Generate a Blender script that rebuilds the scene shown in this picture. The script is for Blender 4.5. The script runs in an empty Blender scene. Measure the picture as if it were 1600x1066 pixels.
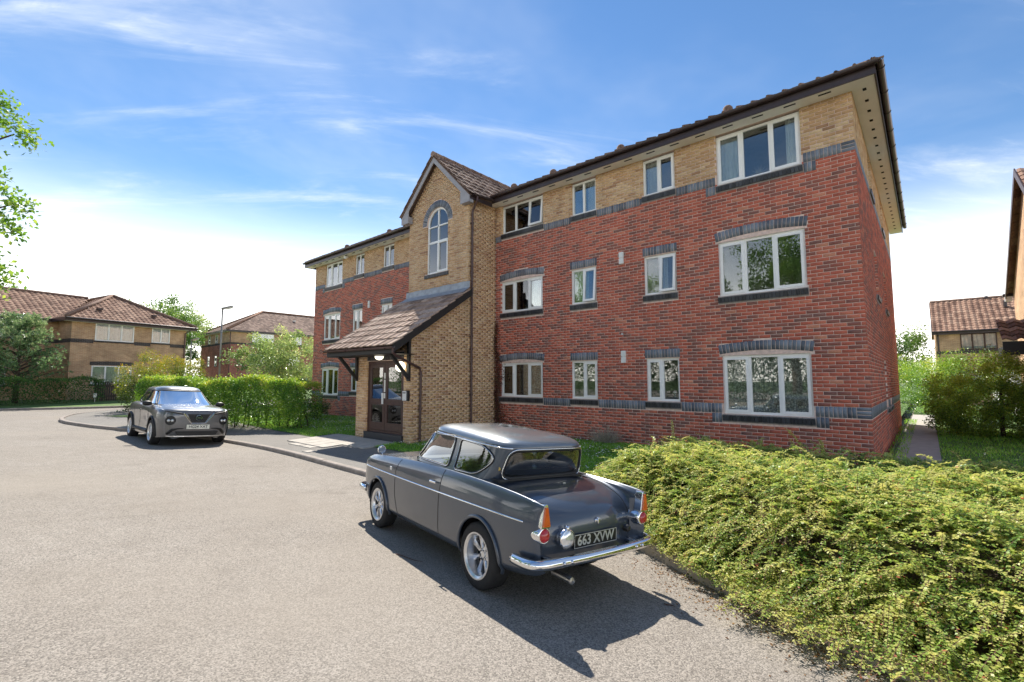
import bpy, bmesh, math, random
import numpy as np
from mathutils import Vector, Matrix

sc = bpy.context.scene
COL = sc.collection

# ------------------------------------------------------------------ camera, sky, sun, exposure
CAM_R = ((0.7502521, 0.0546779, 0.6588870), (0.6611518, -0.0620466, -0.7476821), (0.0, 0.9965744, -0.0827009))
cam_data = bpy.data.cameras.new("camera")
cam_data.sensor_width = 36.0
cam_data.lens = 36.0 * 735.07 / 1600.0
cam_data.clip_start = 0.05
cam_data.clip_end = 3000.0
cam = bpy.data.objects.new("camera", cam_data)
COL.objects.link(cam)
cam.matrix_world = Matrix.Translation((0, 0, 1.65)) @ Matrix(CAM_R).to_4x4()
sc.camera = cam

SUN_EL, SUN_AZ = math.radians(48.0), math.radians(58.9)      # azimuth: towards -X from +Y
SUN_DIR = Vector((-math.sin(SUN_AZ) * math.cos(SUN_EL), math.cos(SUN_AZ) * math.cos(SUN_EL), math.sin(SUN_EL)))
SKY_STRENGTH = 0.15
SUN_STRENGTH = 2.0
EXPOSURE = 2.02

world = bpy.data.worlds.new("World")
sc.world = world
world.use_nodes = True
wt = world.node_tree
wt.nodes.clear()


def wn(kind, **kw):
    n = wt.nodes.new(kind)
    for k, v in kw.items():
        setattr(n, k, v)
    return n


def wmath(op, a, b=None, c=None):
    n = wn('ShaderNodeMath', operation=op)
    for i, v in enumerate((a, b, c)):
        if v is None:
            continue
        if isinstance(v, (int, float)):
            n.inputs[i].default_value = v
        else:
            wt.links.new(v, n.inputs[i])
    return n.outputs[0]


sky = wn('ShaderNodeTexSky', sky_type='NISHITA')
sky.sun_disc = False
sky.sun_elevation = SUN_EL
sky.sun_rotation = -SUN_AZ
sky.altitude = 0.0
sky.air_density = 1.0
sky.dust_density = 0.0
sky.ozone_density = 2.5
tc = wn('ShaderNodeTexCoord')
sep = wn('ShaderNodeSeparateXYZ')
wt.links.new(tc.outputs['Generated'], sep.inputs[0])
zc = wmath('MAXIMUM', sep.outputs['Z'], 0.02)
zc = wmath('ADD', zc, 0.12)
cx_ = wmath('DIVIDE', sep.outputs['X'], zc)
cy_ = wmath('DIVIDE', sep.outputs['Y'], zc)
comb = wn('ShaderNodeCombineXYZ')
wt.links.new(cx_, comb.inputs[0])
wt.links.new(cy_, comb.inputs[1])


def cloud_layer(scale, stretch, rot, lo, hi, detail, dist, off):
    m0 = wn('ShaderNodeMapping')                      # turn first, then stretch along the streaks
    m0.inputs['Rotation'].default_value = (0, 0, rot)
    wt.links.new(comb.outputs[0], m0.inputs[0])
    mp = wn('ShaderNodeMapping')
    mp.inputs['Location'].default_value = off
    mp.inputs['Scale'].default_value = stretch
    wt.links.new(m0.outputs[0], mp.inputs[0])
    nz = wn('ShaderNodeTexNoise')
    nz.inputs['Scale'].default_value = scale
    nz.inputs['Detail'].default_value = detail
    nz.inputs['Roughness'].default_value = 0.62
    nz.inputs['Distortion'].default_value = dist
    wt.links.new(mp.outputs[0], nz.inputs['Vector'])
    mr = wn('ShaderNodeMapRange', interpolation_type='SMOOTHSTEP')
    mr.inputs['From Min'].default_value = lo
    mr.inputs['From Max'].default_value = hi
    wt.links.new(nz.outputs['Fac'], mr.inputs['Value'])
    return mr.outputs[0]


c_wisp = cloud_layer(1.5, (0.6, 2.3, 1), math.radians(-48), 0.49, 0.84, 9, 0.6, (5.3, 1.9, 0))
c_soft = cloud_layer(0.55, (1.0, 0.8, 1), math.radians(20), 0.42, 0.80, 6, 0.2, (1.7, 5.2, 0))
c_fine = cloud_layer(7.0, (0.7, 2.0, 1), math.radians(-38), 0.45, 0.80, 5, 0.5, (0.3, 2.2, 0))
cl = wmath('MULTIPLY', c_wisp, wmath('ADD', wmath('MULTIPLY', c_fine, 0.6), 0.55))
cl = wmath('ADD', wmath('MULTIPLY', cl, 0.9), wmath('MULTIPLY', c_soft, 0.36))
hz = wn('ShaderNodeMapRange', interpolation_type='SMOOTHSTEP')     # thin veil of cloud low over the roofs
hz.inputs['From Min'].default_value = 0.37
hz.inputs['From Max'].default_value = 0.0
hz.inputs['To Max'].default_value = 0.92
wt.links.new(sep.outputs['Z'], hz.inputs['Value'])
cl = wmath('MINIMUM', cl, 0.9)
hsv = wn('ShaderNodeHueSaturation')
hsv.inputs['Saturation'].default_value = 1.14
hsv.inputs['Value'].default_value = 0.265
wt.links.new(sky.outputs[0], hsv.inputs['Color'])
mixc = wn('ShaderNodeMix', data_type='RGBA')                        # wisps of cirrus
mixc.inputs['B'].default_value = (1.95, 2.04, 2.12, 1)
wt.links.new(cl, mixc.inputs['Factor'])
wt.links.new(hsv.outputs[0], mixc.inputs['A'])
mixh = wn('ShaderNodeMix', data_type='RGBA')                        # bright veil low in the sky
mixh.inputs['B'].default_value = (4.9, 4.65, 4.3, 1)
wt.links.new(hz.outputs[0], mixh.inputs['Factor'])
wt.links.new(mixc.outputs['Result'], mixh.inputs['A'])
mixc = mixh
bg = wn('ShaderNodeBackground')
bg.inputs['Strength'].default_value = SKY_STRENGTH
wt.links.new(mixc.outputs['Result'], bg.inputs['Color'])
wo = wn('ShaderNodeOutputWorld')
wt.links.new(bg.outputs[0], wo.inputs['Surface'])

sun_data = bpy.data.lights.new("sun", 'SUN')
sun_data.energy = SUN_STRENGTH
sun_data.angle = math.radians(0.53)
sun_data.color = (1.0, 0.93, 0.82)
sun = bpy.data.objects.new("sun", sun_data)
COL.objects.link(sun)
sun.location = SUN_DIR * 60
sun.rotation_euler = SUN_DIR.to_track_quat('Z', 'Y').to_euler()

sc.view_settings.view_transform = 'Standard'
sc.view_settings.look = 'None'
sc.view_settings.exposure = EXPOSURE
sc.view_settings.gamma = 1.0
sc.view_settings.use_curve_mapping = False
sc.cycles.max_bounces = 8
sc.cycles.transparent_max_bounces = 16
sc.cycles.use_denoising = True

# ------------------------------------------------------------------ helpers
RNG = np.random.default_rng(7)
random.seed(7)


def wm(o):
    """world matrix of an object without waiting for a depsgraph update"""
    b = o.matrix_basis
    if o.parent is None:
        return b.copy()
    return wm(o.parent) @ o.matrix_parent_inverse @ b


def tag(o, label=None, cat=None, group=None, kind=None):
    if label:
        o['label'] = label
    if cat:
        o['category'] = cat
    if group:
        o['group'] = group
    if kind:
        o['kind'] = kind
    return o


def link(name, data, parent=None, local=False):
    o = bpy.data.objects.new(name, data)
    COL.objects.link(o)
    if parent is not None:
        o.parent = parent
        if not local:
            o.matrix_parent_inverse = wm(parent).inverted()
    return o


def empty(name, loc, rz=0.0, label=None, cat=None, group=None, parent=None):
    o = bpy.data.objects.new(name, None)
    COL.objects.link(o)
    o.location = loc
    o.rotation_euler = (0, 0, rz)
    o.empty_display_size = 0.2
    if parent is not None:
        o.parent = parent
    return tag(o, label, cat, group)


def copy_tree(o, parent=None):
    c = o.copy()
    COL.objects.link(c)
    if parent is not None:
        c.parent = parent
    for ch in list(o.children):
        copy_tree(ch, c)
    return c


def np_mesh(name, V, F, mats, tone=None, midx=None, smooth=False):
    me = bpy.data.meshes.new(name)
    V = np.asarray(V, float)
    if isinstance(F, np.ndarray):
        nf, k = F.shape
        me.vertices.add(len(V))
        me.vertices.foreach_set('co', V.ravel())
        me.loops.add(nf * k)
        me.loops.foreach_set('vertex_index', F.ravel().astype(np.int32))
        me.polygons.add(nf)
        me.polygons.foreach_set('loop_start', np.arange(0, nf * k, k, dtype=np.int32))
        me.update(calc_edges=True)
    else:
        me.from_pydata([tuple(v) for v in V], [], F)
        nf = len(F)
    for m in (mats if isinstance(mats, (list, tuple)) else [mats]):
        me.materials.append(m)
    if midx is not None:
        me.polygons.foreach_set('material_index', np.asarray(midx, np.int32))
    if tone is not None:
        a = me.attributes.new('tone', 'FLOAT', 'FACE')
        a.data.foreach_set('value', np.asarray(tone, np.float32))
    if smooth:
        me.polygons.foreach_set('use_smooth', np.ones(nf, bool))
    me.update()
    return me


class MB:
    """collects shapes and links them as one mesh object"""

    def __init__(self):
        self.V, self.F, self.M, self.T = [], [], [], []
        self.mi, self.tone = 0, 0.5

    def add(self, verts, faces):
        n = len(self.V)
        self.V += [tuple(v) for v in verts]
        for f in faces:
            self.F.append([i + n for i in f])
            self.M.append(self.mi)
            self.T.append(self.tone)
        return self

    def box(self, lo, hi):
        (a, b, c), (d, e, f) = lo, hi
        v = [(a, b, c), (d, b, c), (d, e, c), (a, e, c), (a, b, f), (d, b, f), (d, e, f), (a, e, f)]
        return self.add(v, [(0, 3, 2, 1), (4, 5, 6, 7), (0, 1, 5, 4), (1, 2, 6, 5), (2, 3, 7, 6), (3, 0, 4, 7)])

    def obox(self, c, half, M3):
        """box at c with half sizes and 3x3 orientation"""
        c = Vector(c)
        v = []
        for z in (-1, 1):
            for x, y in ((-1, -1), (1, -1), (1, 1), (-1, 1)):
                v.append(c + M3 @ Vector((x * half[0], y * half[1], z * half[2])))
        return self.add(v, [(0, 3, 2, 1), (4, 5, 6, 7), (0, 1, 5, 4), (1, 2, 6, 5), (2, 3, 7, 6), (3, 0, 4, 7)])

    def beam(self, p, q, w, h, up=(0, 0, 1)):
        p, q = Vector(p), Vector(q)
        d = (q - p)
        L = d.length
        d.normalize()
        s = d.cross(Vector(up))
        if s.length < 1e-4:
            s = d.cross(Vector((0, 1, 0)))
        s.normalize()
        u = s.cross(d)
        M3 = Matrix((s, d, u)).transposed()
        return self.obox((p + q) / 2, (w / 2, L / 2, h / 2), M3)

    def tube(self, pts, r, seg=8, cap=True, closed=False):
        pts = [Vector(p) for p in pts]
        n = len(pts)
        rs = r if isinstance(r, (list, tuple, np.ndarray)) else [r] * n
        rings = []
        ref = None
        for i, p in enumerate(pts):
            if closed:
                d = pts[(i + 1) % n] - pts[i - 1]
            else:
                d = pts[min(i + 1, n - 1)] - pts[max(i - 1, 0)]
            if d.length < 1e-9:
                d = Vector((0, 0, 1))
            d.normalize()
            if ref is None:
                ref = Vector((0, 0, 1)) if abs(d.z) < 0.9 else Vector((1, 0, 0))
            s = d.cross(ref)
            if s.length < 1e-5:
                s = d.cross(Vector((0.3, 1, 0.2)))
            s.normalize()
            u = s.cross(d)
            ref = u
            rings.append([p + (s * math.cos(a) + u * math.sin(a)) * rs[i] for a in [2 * math.pi * k / seg for k in range(seg)]])
        v = [x for rg in rings for x in rg]
        f = []
        m = n if closed else n - 1
        for i in range(m):
            j = (i + 1) % n
            for k in range(seg):
                l = (k + 1) % seg
                f.append((i * seg + k, i * seg + l, j * seg + l, j * seg + k))
        if cap and not closed:
            f.append(tuple(range(seg - 1, -1, -1)))
            f.append(tuple((n - 1) * seg + k for k in range(seg)))
        return self.add(v, f)

    def lathe(self, prof, c=(0, 0, 0), M3=None, seg=24):
        """profile [(r,h)], axis is local z of M3"""
        c = Vector(c)
        M3 = M3 or Matrix.Identity(3)
        v, f = [], []
        for r, h in prof:
            for k in range(seg):
                a = 2 * math.pi * k / seg
                v.append(c + M3 @ Vector((r * math.cos(a), r * math.sin(a), h)))
        for i in range(len(prof) - 1):
            for k in range(seg):
                l = (k + 1) % seg
                f.append((i * seg + k, i * seg + l, (i + 1) * seg + l, (i + 1) * seg + k))
        return self.add(v, f)

    def prism(self, poly, f3, t0, t1):
        """poly 2-D outline, f3(a,b,t) -> 3-D, extruded from t0 to t1"""
        n = len(poly)
        v = [f3(a, b, t0) for a, b in poly] + [f3(a, b, t1) for a, b in poly]
        f = [tuple(range(n - 1, -1, -1)), tuple(range(n, 2 * n))]
        for i in range(n):
            j = (i + 1) % n
            f.append((i, j, n + j, n + i))
        return self.add(v, f)

    def quad(self, a, b, c, d):
        return self.add([a, b, c, d], [(0, 1, 2, 3)])

    def build(self, name, mats, parent=None, smooth=False, local=False, bevel=0.0, fix=True):
        me = np_mesh(name, self.V, self.F, mats, self.T, self.M, smooth)
        if fix:
            import bmesh
            bm = bmesh.new()
            bm.from_mesh(me)
            bmesh.ops.recalc_face_normals(bm, faces=bm.faces)
            bm.to_mesh(me)
            bm.free()
        o = link(name, me, parent, local)
        if bevel > 0:
            m = o.modifiers.new('bevel', 'BEVEL')
            m.width = bevel
            m.segments = 2
            m.limit_method = 'ANGLE'
        return o


def catmull(P, n):
    """P (k,...) -> (n+1,...) Catmull-Rom"""
    P = np.asarray(P, float)
    k = len(P)
    E = np.concatenate([[2 * P[0] - P[1]], P, [2 * P[-1] - P[-2]]])
    t = np.linspace(0, k - 1, n + 1)
    i = np.minimum(t.astype(int), k - 2)
    f = (t - i).reshape(-1, *([1] * (P.ndim - 1)))
    a, b, c, d = E[i], E[i + 1], E[i + 2], E[i + 3]
    return .5 * (2 * b + (c - a) * f + (2 * a - 5 * b + 4 * c - d) * f ** 2 + (3 * b - a - 3 * c + d) * f ** 3)


def in_poly(px, pz, poly):
    poly = np.asarray(poly)
    c = np.zeros(len(px), bool)
    j = len(poly) - 1
    for i in range(len(poly)):
        xi, zi = poly[i]
        xj, zj = poly[j]
        m = ((zi > pz) != (zj > pz)) & (px < (xj - xi) * (pz - zi) / (zj - zi + 1e-12) + xi)
        c ^= m
        j = i
    return c


def round_poly(P, r, n=6):
    """rounded corners; r may be a list"""
    out = []
    k = len(P)
    for i in range(k):
        a, b, c = np.array(P[i - 1], float), np.array(P[i], float), np.array(P[(i + 1) % k], float)
        rr = r[i] if isinstance(r, (list, tuple)) else r
        u, v = (a - b), (c - b)
        d = min(rr, .48 * np.linalg.norm(u), .48 * np.linalg.norm(v))
        p, q = b + u / np.linalg.norm(u) * d, b + v / np.linalg.norm(v) * d
        for s in range(n + 1):
            t = s / n
            out.append(tuple((1 - t) ** 2 * p + 2 * t * (1 - t) * b + t * t * q))
    return out


def densify(P, step, closed=True):
    out = []
    n = len(P)
    for i in range(n if closed else n - 1):
        a, b = np.array(P[i]), np.array(P[(i + 1) % n])
        k = max(1, int(np.linalg.norm(b - a) / step))
        for s in range(k):
            out.append(tuple(a + (b - a) * s / k))
    if not closed:
        out.append(tuple(P[-1]))
    return out


def sweep(mb, path, prof, up=(0, 0, 1)):
    """profile [(out, up)] swept along path; 'out' is path direction x up"""
    path = [Vector(p) for p in path]
    up = Vector(up)
    n, k = len(path), len(prof)
    v = []
    for i, p in enumerate(path):
        d = (path[min(i + 1, n - 1)] - path[max(0, i - 1)]).normalized()
        s = d.cross(up).normalized()
        v += [p + s * a + up * b for a, b in prof]
    f = []
    for i in range(n - 1):
        for j in range(k):
            l = (j + 1) % k
            f.append((i * k + j, i * k + l, (i + 1) * k + l, (i + 1) * k + j))
    f += [tuple(range(k))[::-1], tuple((n - 1) * k + j for j in range(k))]
    mb.add(v, f)


def grid_faces(ns, nr):
    i, j = np.meshgrid(np.arange(ns), np.arange(nr), indexing='ij')
    a = (i * (nr + 1) + j).ravel()
    return np.column_stack([a, a + nr + 1, a + nr + 2, a + 1])


# ------------------------------------------------------------------ materials
class NT:
    def __init__(self, name):
        self.m = bpy.data.materials.new(name)
        self.m.use_nodes = True
        self.t = self.m.node_tree
        self.t.nodes.clear()
        self.out = self.t.nodes.new('ShaderNodeOutputMaterial')

    def n(self, kind, ins=None, **kw):
        nd = self.t.nodes.new(kind)
        for k, v in kw.items():
            setattr(nd, k, v)
        for k, v in (ins or {}).items():
            self.s(nd.inputs[k], v)
        return nd

    def s(self, sock, v):
        if isinstance(v, bpy.types.NodeSocket):
            self.t.links.new(v, sock)
        elif isinstance(v, bpy.types.Node):
            self.t.links.new(v.outputs[0], sock)
        elif isinstance(v, (tuple, list)) and len(v) == 3 and sock.type == 'RGBA':
            sock.default_value = (*v, 1)
        else:
            sock.default_value = v

    def noise(self, scale, detail=4, rough=0.6, vec=None, dist=0.0):
        nd = self.n('ShaderNodeTexNoise', {'Scale': scale, 'Detail': detail, 'Roughness': rough, 'Distortion': dist})
        self.t.links.new(vec if vec is not None else self.pos(), nd.inputs['Vector'])
        return nd.outputs['Fac']

    def pos(self):
        if not hasattr(self, '_pos'):
            self._pos = self.n('ShaderNodeNewGeometry').outputs['Position']
        return self._pos

    def obj(self):
        if not hasattr(self, '_obj'):
            self._obj = self.n('ShaderNodeTexCoord').outputs['Object']
        return self._obj

    def attr(self, name='tone'):
        return self.n('ShaderNodeAttribute', attribute_name=name).outputs['Fac']

    def ramp(self, fac, stops, interp='LINEAR'):
        nd = self.n('ShaderNodeValToRGB')
        cr = nd.color_ramp
        cr.interpolation = interp
        while len(cr.elements) > 1:
            cr.elements.remove(cr.elements[-1])
        cr.elements[0].position = stops[0][0]
        cr.elements[0].color = (*stops[0][1], 1)
        for p, c in stops[1:]:
            e = cr.elements.new(p)
            e.color = (*c, 1)
        self.s(nd.inputs[0], fac)
        return nd.outputs[0]

    def math(self, op, a, b=0.0, clamp=False):
        nd = self.n('ShaderNodeMath', operation=op, use_clamp=clamp)
        self.s(nd.inputs[0], a)
        self.s(nd.inputs[1], b)
        return nd.outputs[0]

    def rng(self, v, a, b, c=0.0, d=1.0):
        nd = self.n('ShaderNodeMapRange', {'Value': v, 'From Min': a, 'From Max': b, 'To Min': c, 'To Max': d})
        return nd.outputs[0]

    def mix(self, fac, a, b, mode='MIX'):
        nd = self.n('ShaderNodeMix', data_type='RGBA', blend_type=mode)
        self.s(nd.inputs['Factor'], fac)
        self.s(nd.inputs['A'], a)
        self.s(nd.inputs['B'], b)
        return nd.outputs['Result']

    def bump(self, h, strength=0.3, dist=0.01):
        nd = self.n('ShaderNodeBump', {'Strength': strength, 'Distance': dist, 'Height': h})
        return nd.outputs[0]

    def pbr(self, color, rough=0.6, metal=0.0, bump=None, spec=0.5, **kw):
        p = self.n('ShaderNodeBsdfPrincipled', {'Base Color': color, 'Roughness': rough, 'Metallic': metal, 'Specular IOR Level': spec})
        for k, v in kw.items():
            self.s(p.inputs[k.replace('_', ' ')], v)
        if bump is not None:
            self.s(p.inputs['Normal'], bump)
        self.t.links.new(p.outputs[0], self.out.inputs['Surface'])
        return p

    def surf(self, sh):
        self.t.links.new(sh.outputs[0] if isinstance(sh, bpy.types.Node) else sh, self.out.inputs['Surface'])
        return self.m


MAT = {}


def plain(key, color, rough=0.5, metal=0.0, var=0.12, vscale=6.0, bump=0.0, bscale=60.0, spec=0.5, **kw):
    t = NT(key)
    f = t.noise(vscale, 5)
    lo = tuple(max(0, c * (1 - var)) for c in color)
    hi = tuple(min(1, c * (1 + var)) for c in color)
    col = t.ramp(f, [(0.3, lo), (0.7, hi)])
    b = t.bump(t.noise(bscale, 3), bump, 0.004) if bump else None
    t.pbr(col, rough, metal, b, spec, **kw)
    MAT[key] = t.m
    return t.m


def tone_mat(key, stops, rough=0.8, nscale=40.0, namt=0.25, bump=0.25, bscale=120.0, big=0.0, spec=0.3):
    """colour from the per-piece tone attribute with grain and broad weathering"""
    t = NT(key)
    tn = t.attr()
    col = t.ramp(tn, stops)
    g = t.rng(t.noise(nscale, 4), 0.3, 0.7, 1 - namt, 1 + namt)
    col = t.mix(1.0, col, t.n('ShaderNodeCombineColor', {'Red': g, 'Green': g, 'Blue': g}).outputs[0], 'MULTIPLY')
    if big:
        w = t.rng(t.noise(0.55, 4), 0.35, 0.72, 1 + big * 0.35, 1 - big)
        mp_ = t.n('ShaderNodeMapping', {'Vector': t.pos(), 'Scale': (2.6, 2.6, 0.22)})
        w = t.math('MULTIPLY', w, t.rng(t.noise(1.0, 5, 0.65, mp_.outputs[0]), 0.50, 0.78, 1.0, 1 - big * 1.6))
        col = t.mix(1.0, col, t.n('ShaderNodeCombineColor', {'Red': w, 'Green': w, 'Blue': w}).outputs[0], 'MULTIPLY')
    t.pbr(col, rough, 0.0, t.bump(t.noise(bscale, 3), bump, 0.004), spec)
    MAT[key] = t.m
    return t.m


def leaf_mat(key, stops, transl=0.35, gloss=0.12, gain=2.5):
    stops = [(p, tuple(min(.62, v * gain) for v in c)) for p, c in stops]
    t = NT(key)
    tn = t.attr()
    col = t.ramp(tn, stops)
    d = t.n('ShaderNodeBsdfDiffuse', {'Color': col})
    hs = t.n('ShaderNodeHueSaturation', {'Color': col, 'Saturation': 1.1, 'Value': 1.25, 'Hue': 0.485})
    tr = t.n('ShaderNodeBsdfTranslucent', {'Color': hs.outputs[0]})
    m1 = t.n('ShaderNodeMixShader', {0: transl, 1: d.outputs[0], 2: tr.outputs[0]})
    gl = t.n('ShaderNodeBsdfGlossy', {'Roughness': 0.35, 'Color': (0.9, 0.95, 0.9, 1)})
    lw = t.n('ShaderNodeFresnel', {'IOR': 1.4})
    f = t.math('MULTIPLY', lw.outputs[0], gloss * 5)
    m2 = t.n('ShaderNodeMixShader', {0: f, 1: m1.outputs[0], 2: gl.outputs[0]})
    t.surf(m2)
    MAT[key] = t.m
    return t.m


def glass_mat(key, tint=(0.86, 0.92, 0.9), refl=1.6, ior=1.5, dark=None, rough=0.0):
    t = NT(key)
    tr = t.n('ShaderNodeBsdfTransparent', {'Color': (*tint, 1)})
    gl = t.n('ShaderNodeBsdfGlossy', {'Roughness': rough, 'Color': (1, 1, 1, 1)})
    fr = t.n('ShaderNodeFresnel', {'IOR': ior})
    f = t.math('MULTIPLY', fr.outputs[0], refl, True)
    t.surf(t.n('ShaderNodeMixShader', {0: f, 1: tr.outputs[0], 2: gl.outputs[0]}))
    MAT[key] = t.m
    return t.m


tone_mat('brick_red', [(0.0, (0.27, 0.13, 0.105)), (0.25, (0.37, 0.125, 0.09)), (0.45, (0.52, 0.135, 0.085)), (0.8, (0.61, 0.175, 0.11)), (1.0, (0.64, 0.27, 0.17))], 0.85, 45, 0.16, 0.3, 140, 0.15)
tone_mat('brick_buff', [(0.0, (0.42, 0.24, 0.135)), (0.2, (0.57, 0.345, 0.18)), (0.55, (0.65, 0.42, 0.225)), (1.0, (0.72, 0.52, 0.31))], 0.88, 45, 0.15, 0.3, 140, 0.15)
tone_mat('brick_blue', [(0.0, (0.10, 0.115, 0.14)), (0.5, (0.17, 0.195, 0.23)), (1.0, (0.25, 0.28, 0.32))], 0.55, 45, 0.2, 0.2, 140, 0.0, 0.5)
tone_mat('brick_black', [(0.0, (0.016, 0.018, 0.022)), (1.0, (0.05, 0.055, 0.065))], 0.45, 45, 0.2, 0.2, 140, 0.0, 0.5)
plain('mortar', (0.74, 0.56, 0.48), 0.95, 0, 0.18, 14, 0.4, 200)
plain('mortar_dark', (0.30, 0.28, 0.27), 0.95, 0, 0.15, 14, 0.4, 200)
plain('upvc', (0.88, 0.88, 0.86), 0.32, 0, 0.03, 3, 0, 60, 0.5)
plain('soffit', (0.86, 0.84, 0.78), 0.5, 0, 0.05, 2)
plain('brown_plastic', (0.045, 0.030, 0.030), 0.35, 0, 0.2, 5)
plain('downpipe_brown', (0.085, 0.045, 0.042), 0.4, 0, 0.2, 5)
plain('black_timber', (0.016, 0.015, 0.016), 0.55, 0, 0.3, 9, 0.2, 60)
plain('barge_grey', (0.36, 0.35, 0.37), 0.6, 0, 0.12, 5)
plain('door_wood', (0.060, 0.024, 0.018), 0.42, 0, 0.3, 12, 0.1, 40)
plain('lead', (0.30, 0.33, 0.37), 0.5, 0.2, 0.25, 7, 0.3, 20)
plain('dark_void', (0.012, 0.012, 0.012), 0.9)
plain('room_wall', (0.42, 0.40, 0.36), 0.9)
plain('room_floor', (0.16, 0.13, 0.10), 0.8)
plain('white_plastic', (0.78, 0.78, 0.76), 0.4, 0, 0.04)
plain('steel', (0.62, 0.62, 0.62), 0.35, 1.0)
tone_mat('tile_brown', [(0.0, (0.12, 0.078, 0.062)), (0.5, (0.22, 0.145, 0.112)), (1.0, (0.33, 0.235, 0.185))], 0.9, 18, 0.35, 0.5, 60, 0.1, 0.2)
tone_mat('tile_rust', [(0.0, (0.18, 0.105, 0.075)), (0.5, (0.29, 0.175, 0.125)), (1.0, (0.38, 0.25, 0.18))], 0.9, 18, 0.3, 0.4, 60, 0.1, 0.2)
tone_mat('tile_porch', [(0.0, (0.24, 0.17, 0.135)), (0.5, (0.40, 0.29, 0.23)), (1.0, (0.52, 0.40, 0.33))], 0.9, 9, 0.25, 0.4, 60, 0.1, 0.2)
glass_mat('window_glass', (0.88, 0.92, 0.90), 3.2)
glass_mat('dark_car_glass', (0.20, 0.23, 0.24), 9.0)
glass_mat('car_glass', (0.88, 0.92, 0.91), 3.0)
# ------------------------------------------------------------------ apartment building
Z3 = Vector((0, 0, 1))
YF = 11.2                      # plane of the front walls
XR, XL = -0.83, -23.3          # right and left ends
TX0, TX1, TY = -13.65, -10.6, 9.95
PX0, PY = -13.38, 7.85         # porch
bld = empty('apartment_building', (-11.0, 14.0, 0.0), 0, 'three storey red and buff brick apartment block with a gabled entrance tower', 'building')


class Frame:
    def __init__(self, O, U, N):
        self.O, self.U, self.N = Vector(O), Vector(U), Vector(N)

    def p(self, u, z, d=0.0):
        return self.O + self.U * u + self.N * d + Z3 * z


FR = Frame((0, YF, 0), (1, 0, 0), (0, -1, 0))          # front walls: u = X
FT = Frame((0, TY, 0), (1, 0, 0), (0, -1, 0))          # tower front
FP = Frame((0, PY, 0), (1, 0, 0), (0, -1, 0))          # porch front
FS = Frame((TX1, 0, 0), (0, 1, 0), (1, 0, 0))          # tower and porch side: u = Y
FE = Frame((XR, 0, 0), (0, 1, 0), (1, 0, 0))           # right end wall: u = Y

RECS = []      # (frame, [(u,z)*4], mat index, tone, class, proud)
RB, BB, BL, BK = 0, 1, 2, 3


def tone_for(m):
    if m == RB:
        r = random.random()
        return random.uniform(0.0, 0.28) if r < 0.34 else random.uniform(0.38, 0.85) if r < 0.95 else random.uniform(0.85, 1)
    if m == BB:
        r = random.random()
        return random.uniform(0.0, 0.2) if r < 0.08 else random.uniform(0.2, 1.0)
    return random.random()


def rect_rec(fr, a, b, z0, z1, m, cls, proud=0.0):
    RECS.append((fr, ((a, z0), (b, z0), (b, z1), (a, z1)), m, tone_for(m), cls, proud))


def subtract(iv, cuts):
    for c0, c1 in cuts:
        out = []
        for a, b in iv:
            if c1 <= a or c0 >= b:
                out.append((a, b))
            else:
                if c0 - a > 0.02:
                    out.append((a, c0))
                if b - c1 > 0.02:
                    out.append((c1, b))
        iv = out
    return iv


def brick_courses(fr, u0, u1, z0, z1, cuts, matfn, limit=None, phase=0.0):
    """stretcher bond; cuts: functions of course z giving (a,b) to leave open"""
    k = math.floor(z0 / 0.075 + 0.5)
    while k * 0.075 + 0.02 < z1:
        zb = k * 0.075 + 0.005
        zt = min(zb + 0.065, z1)
        zm = (zb + zt) / 2
        a0, a1 = (u0, u1) if limit is None else limit(zm)
        off = phase + (0.1125 if k % 2 else 0.0)
        cc = [c for c in (f(zm) for f in cuts) if c]
        i = math.floor((a0 - off) / 0.225) - 1
        u = off + i * 0.225
        while u < a1:
            a, b = max(u, a0), min(u + 0.215, a1)
            if b - a > 0.02:
                for p, q in subtract([(a, b)], cc):
                    jit = random.uniform(-0.0012, 0.0012)
                    rect_rec(fr, p, q, zb, zt, matfn(zm), 'brick' if q - p > 0.21 else 'cut', jit)
            u += 0.225
        k += 1


def rect_cut(a, b, z0, z1):
    return lambda z: (a, b) if z0 < z < z1 else None


def arch_top(u, uc, hw, zs, rise):
    return zs + rise * max(0.0, 1 - ((u - uc) / hw) ** 2)


def arch_cut(a, b, z0, zs, rise):
    uc, hw = (a + b) / 2, (b - a) / 2

    def f(z):
        if z <= z0 or z >= zs + rise:
            return None
        if z <= zs:
            return (a, b)
        w = hw * math.sqrt(1 - (z - zs) / rise)
        return (uc - w, uc + w)
    return f


def soldiers(fr, a, b, z0, h=0.215, m=BL, proud=0.002, cls='soldier'):
    n = max(1, round((b - a + 0.010) / 0.075))
    w = (b - a + 0.010) / n
    for i in range(n):
        rect_rec(fr, a + i * w, a + i * w + w - 0.010, z0 + 0.004, z0 + h - 0.004, m, cls, proud + random.uniform(-.001, .001))


def seg_arch(fr, a, b, zb, rise, h=0.205, m=BL):
    """segmental arch of voussoirs"""
    uc, hw = (a + b) / 2, (b - a) / 2
    n = round((b - a) / 0.075)
    for i in range(n):
        u_ = [a + (b - a) * (i + e) / n for e in (0.07, 0.93)]
        pts = []
        for u in u_:
            zz = arch_top(u, uc, hw, zb, rise)
            lean = (u - uc) / hw * 0.035
            pts.append(((u, zz), (u + lean, zz + h)))
        RECS.append((fr, (pts[0][0], pts[1][0], pts[1][1], pts[0][1]), m, tone_for(m), 'voussoir', 0.003))


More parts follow.
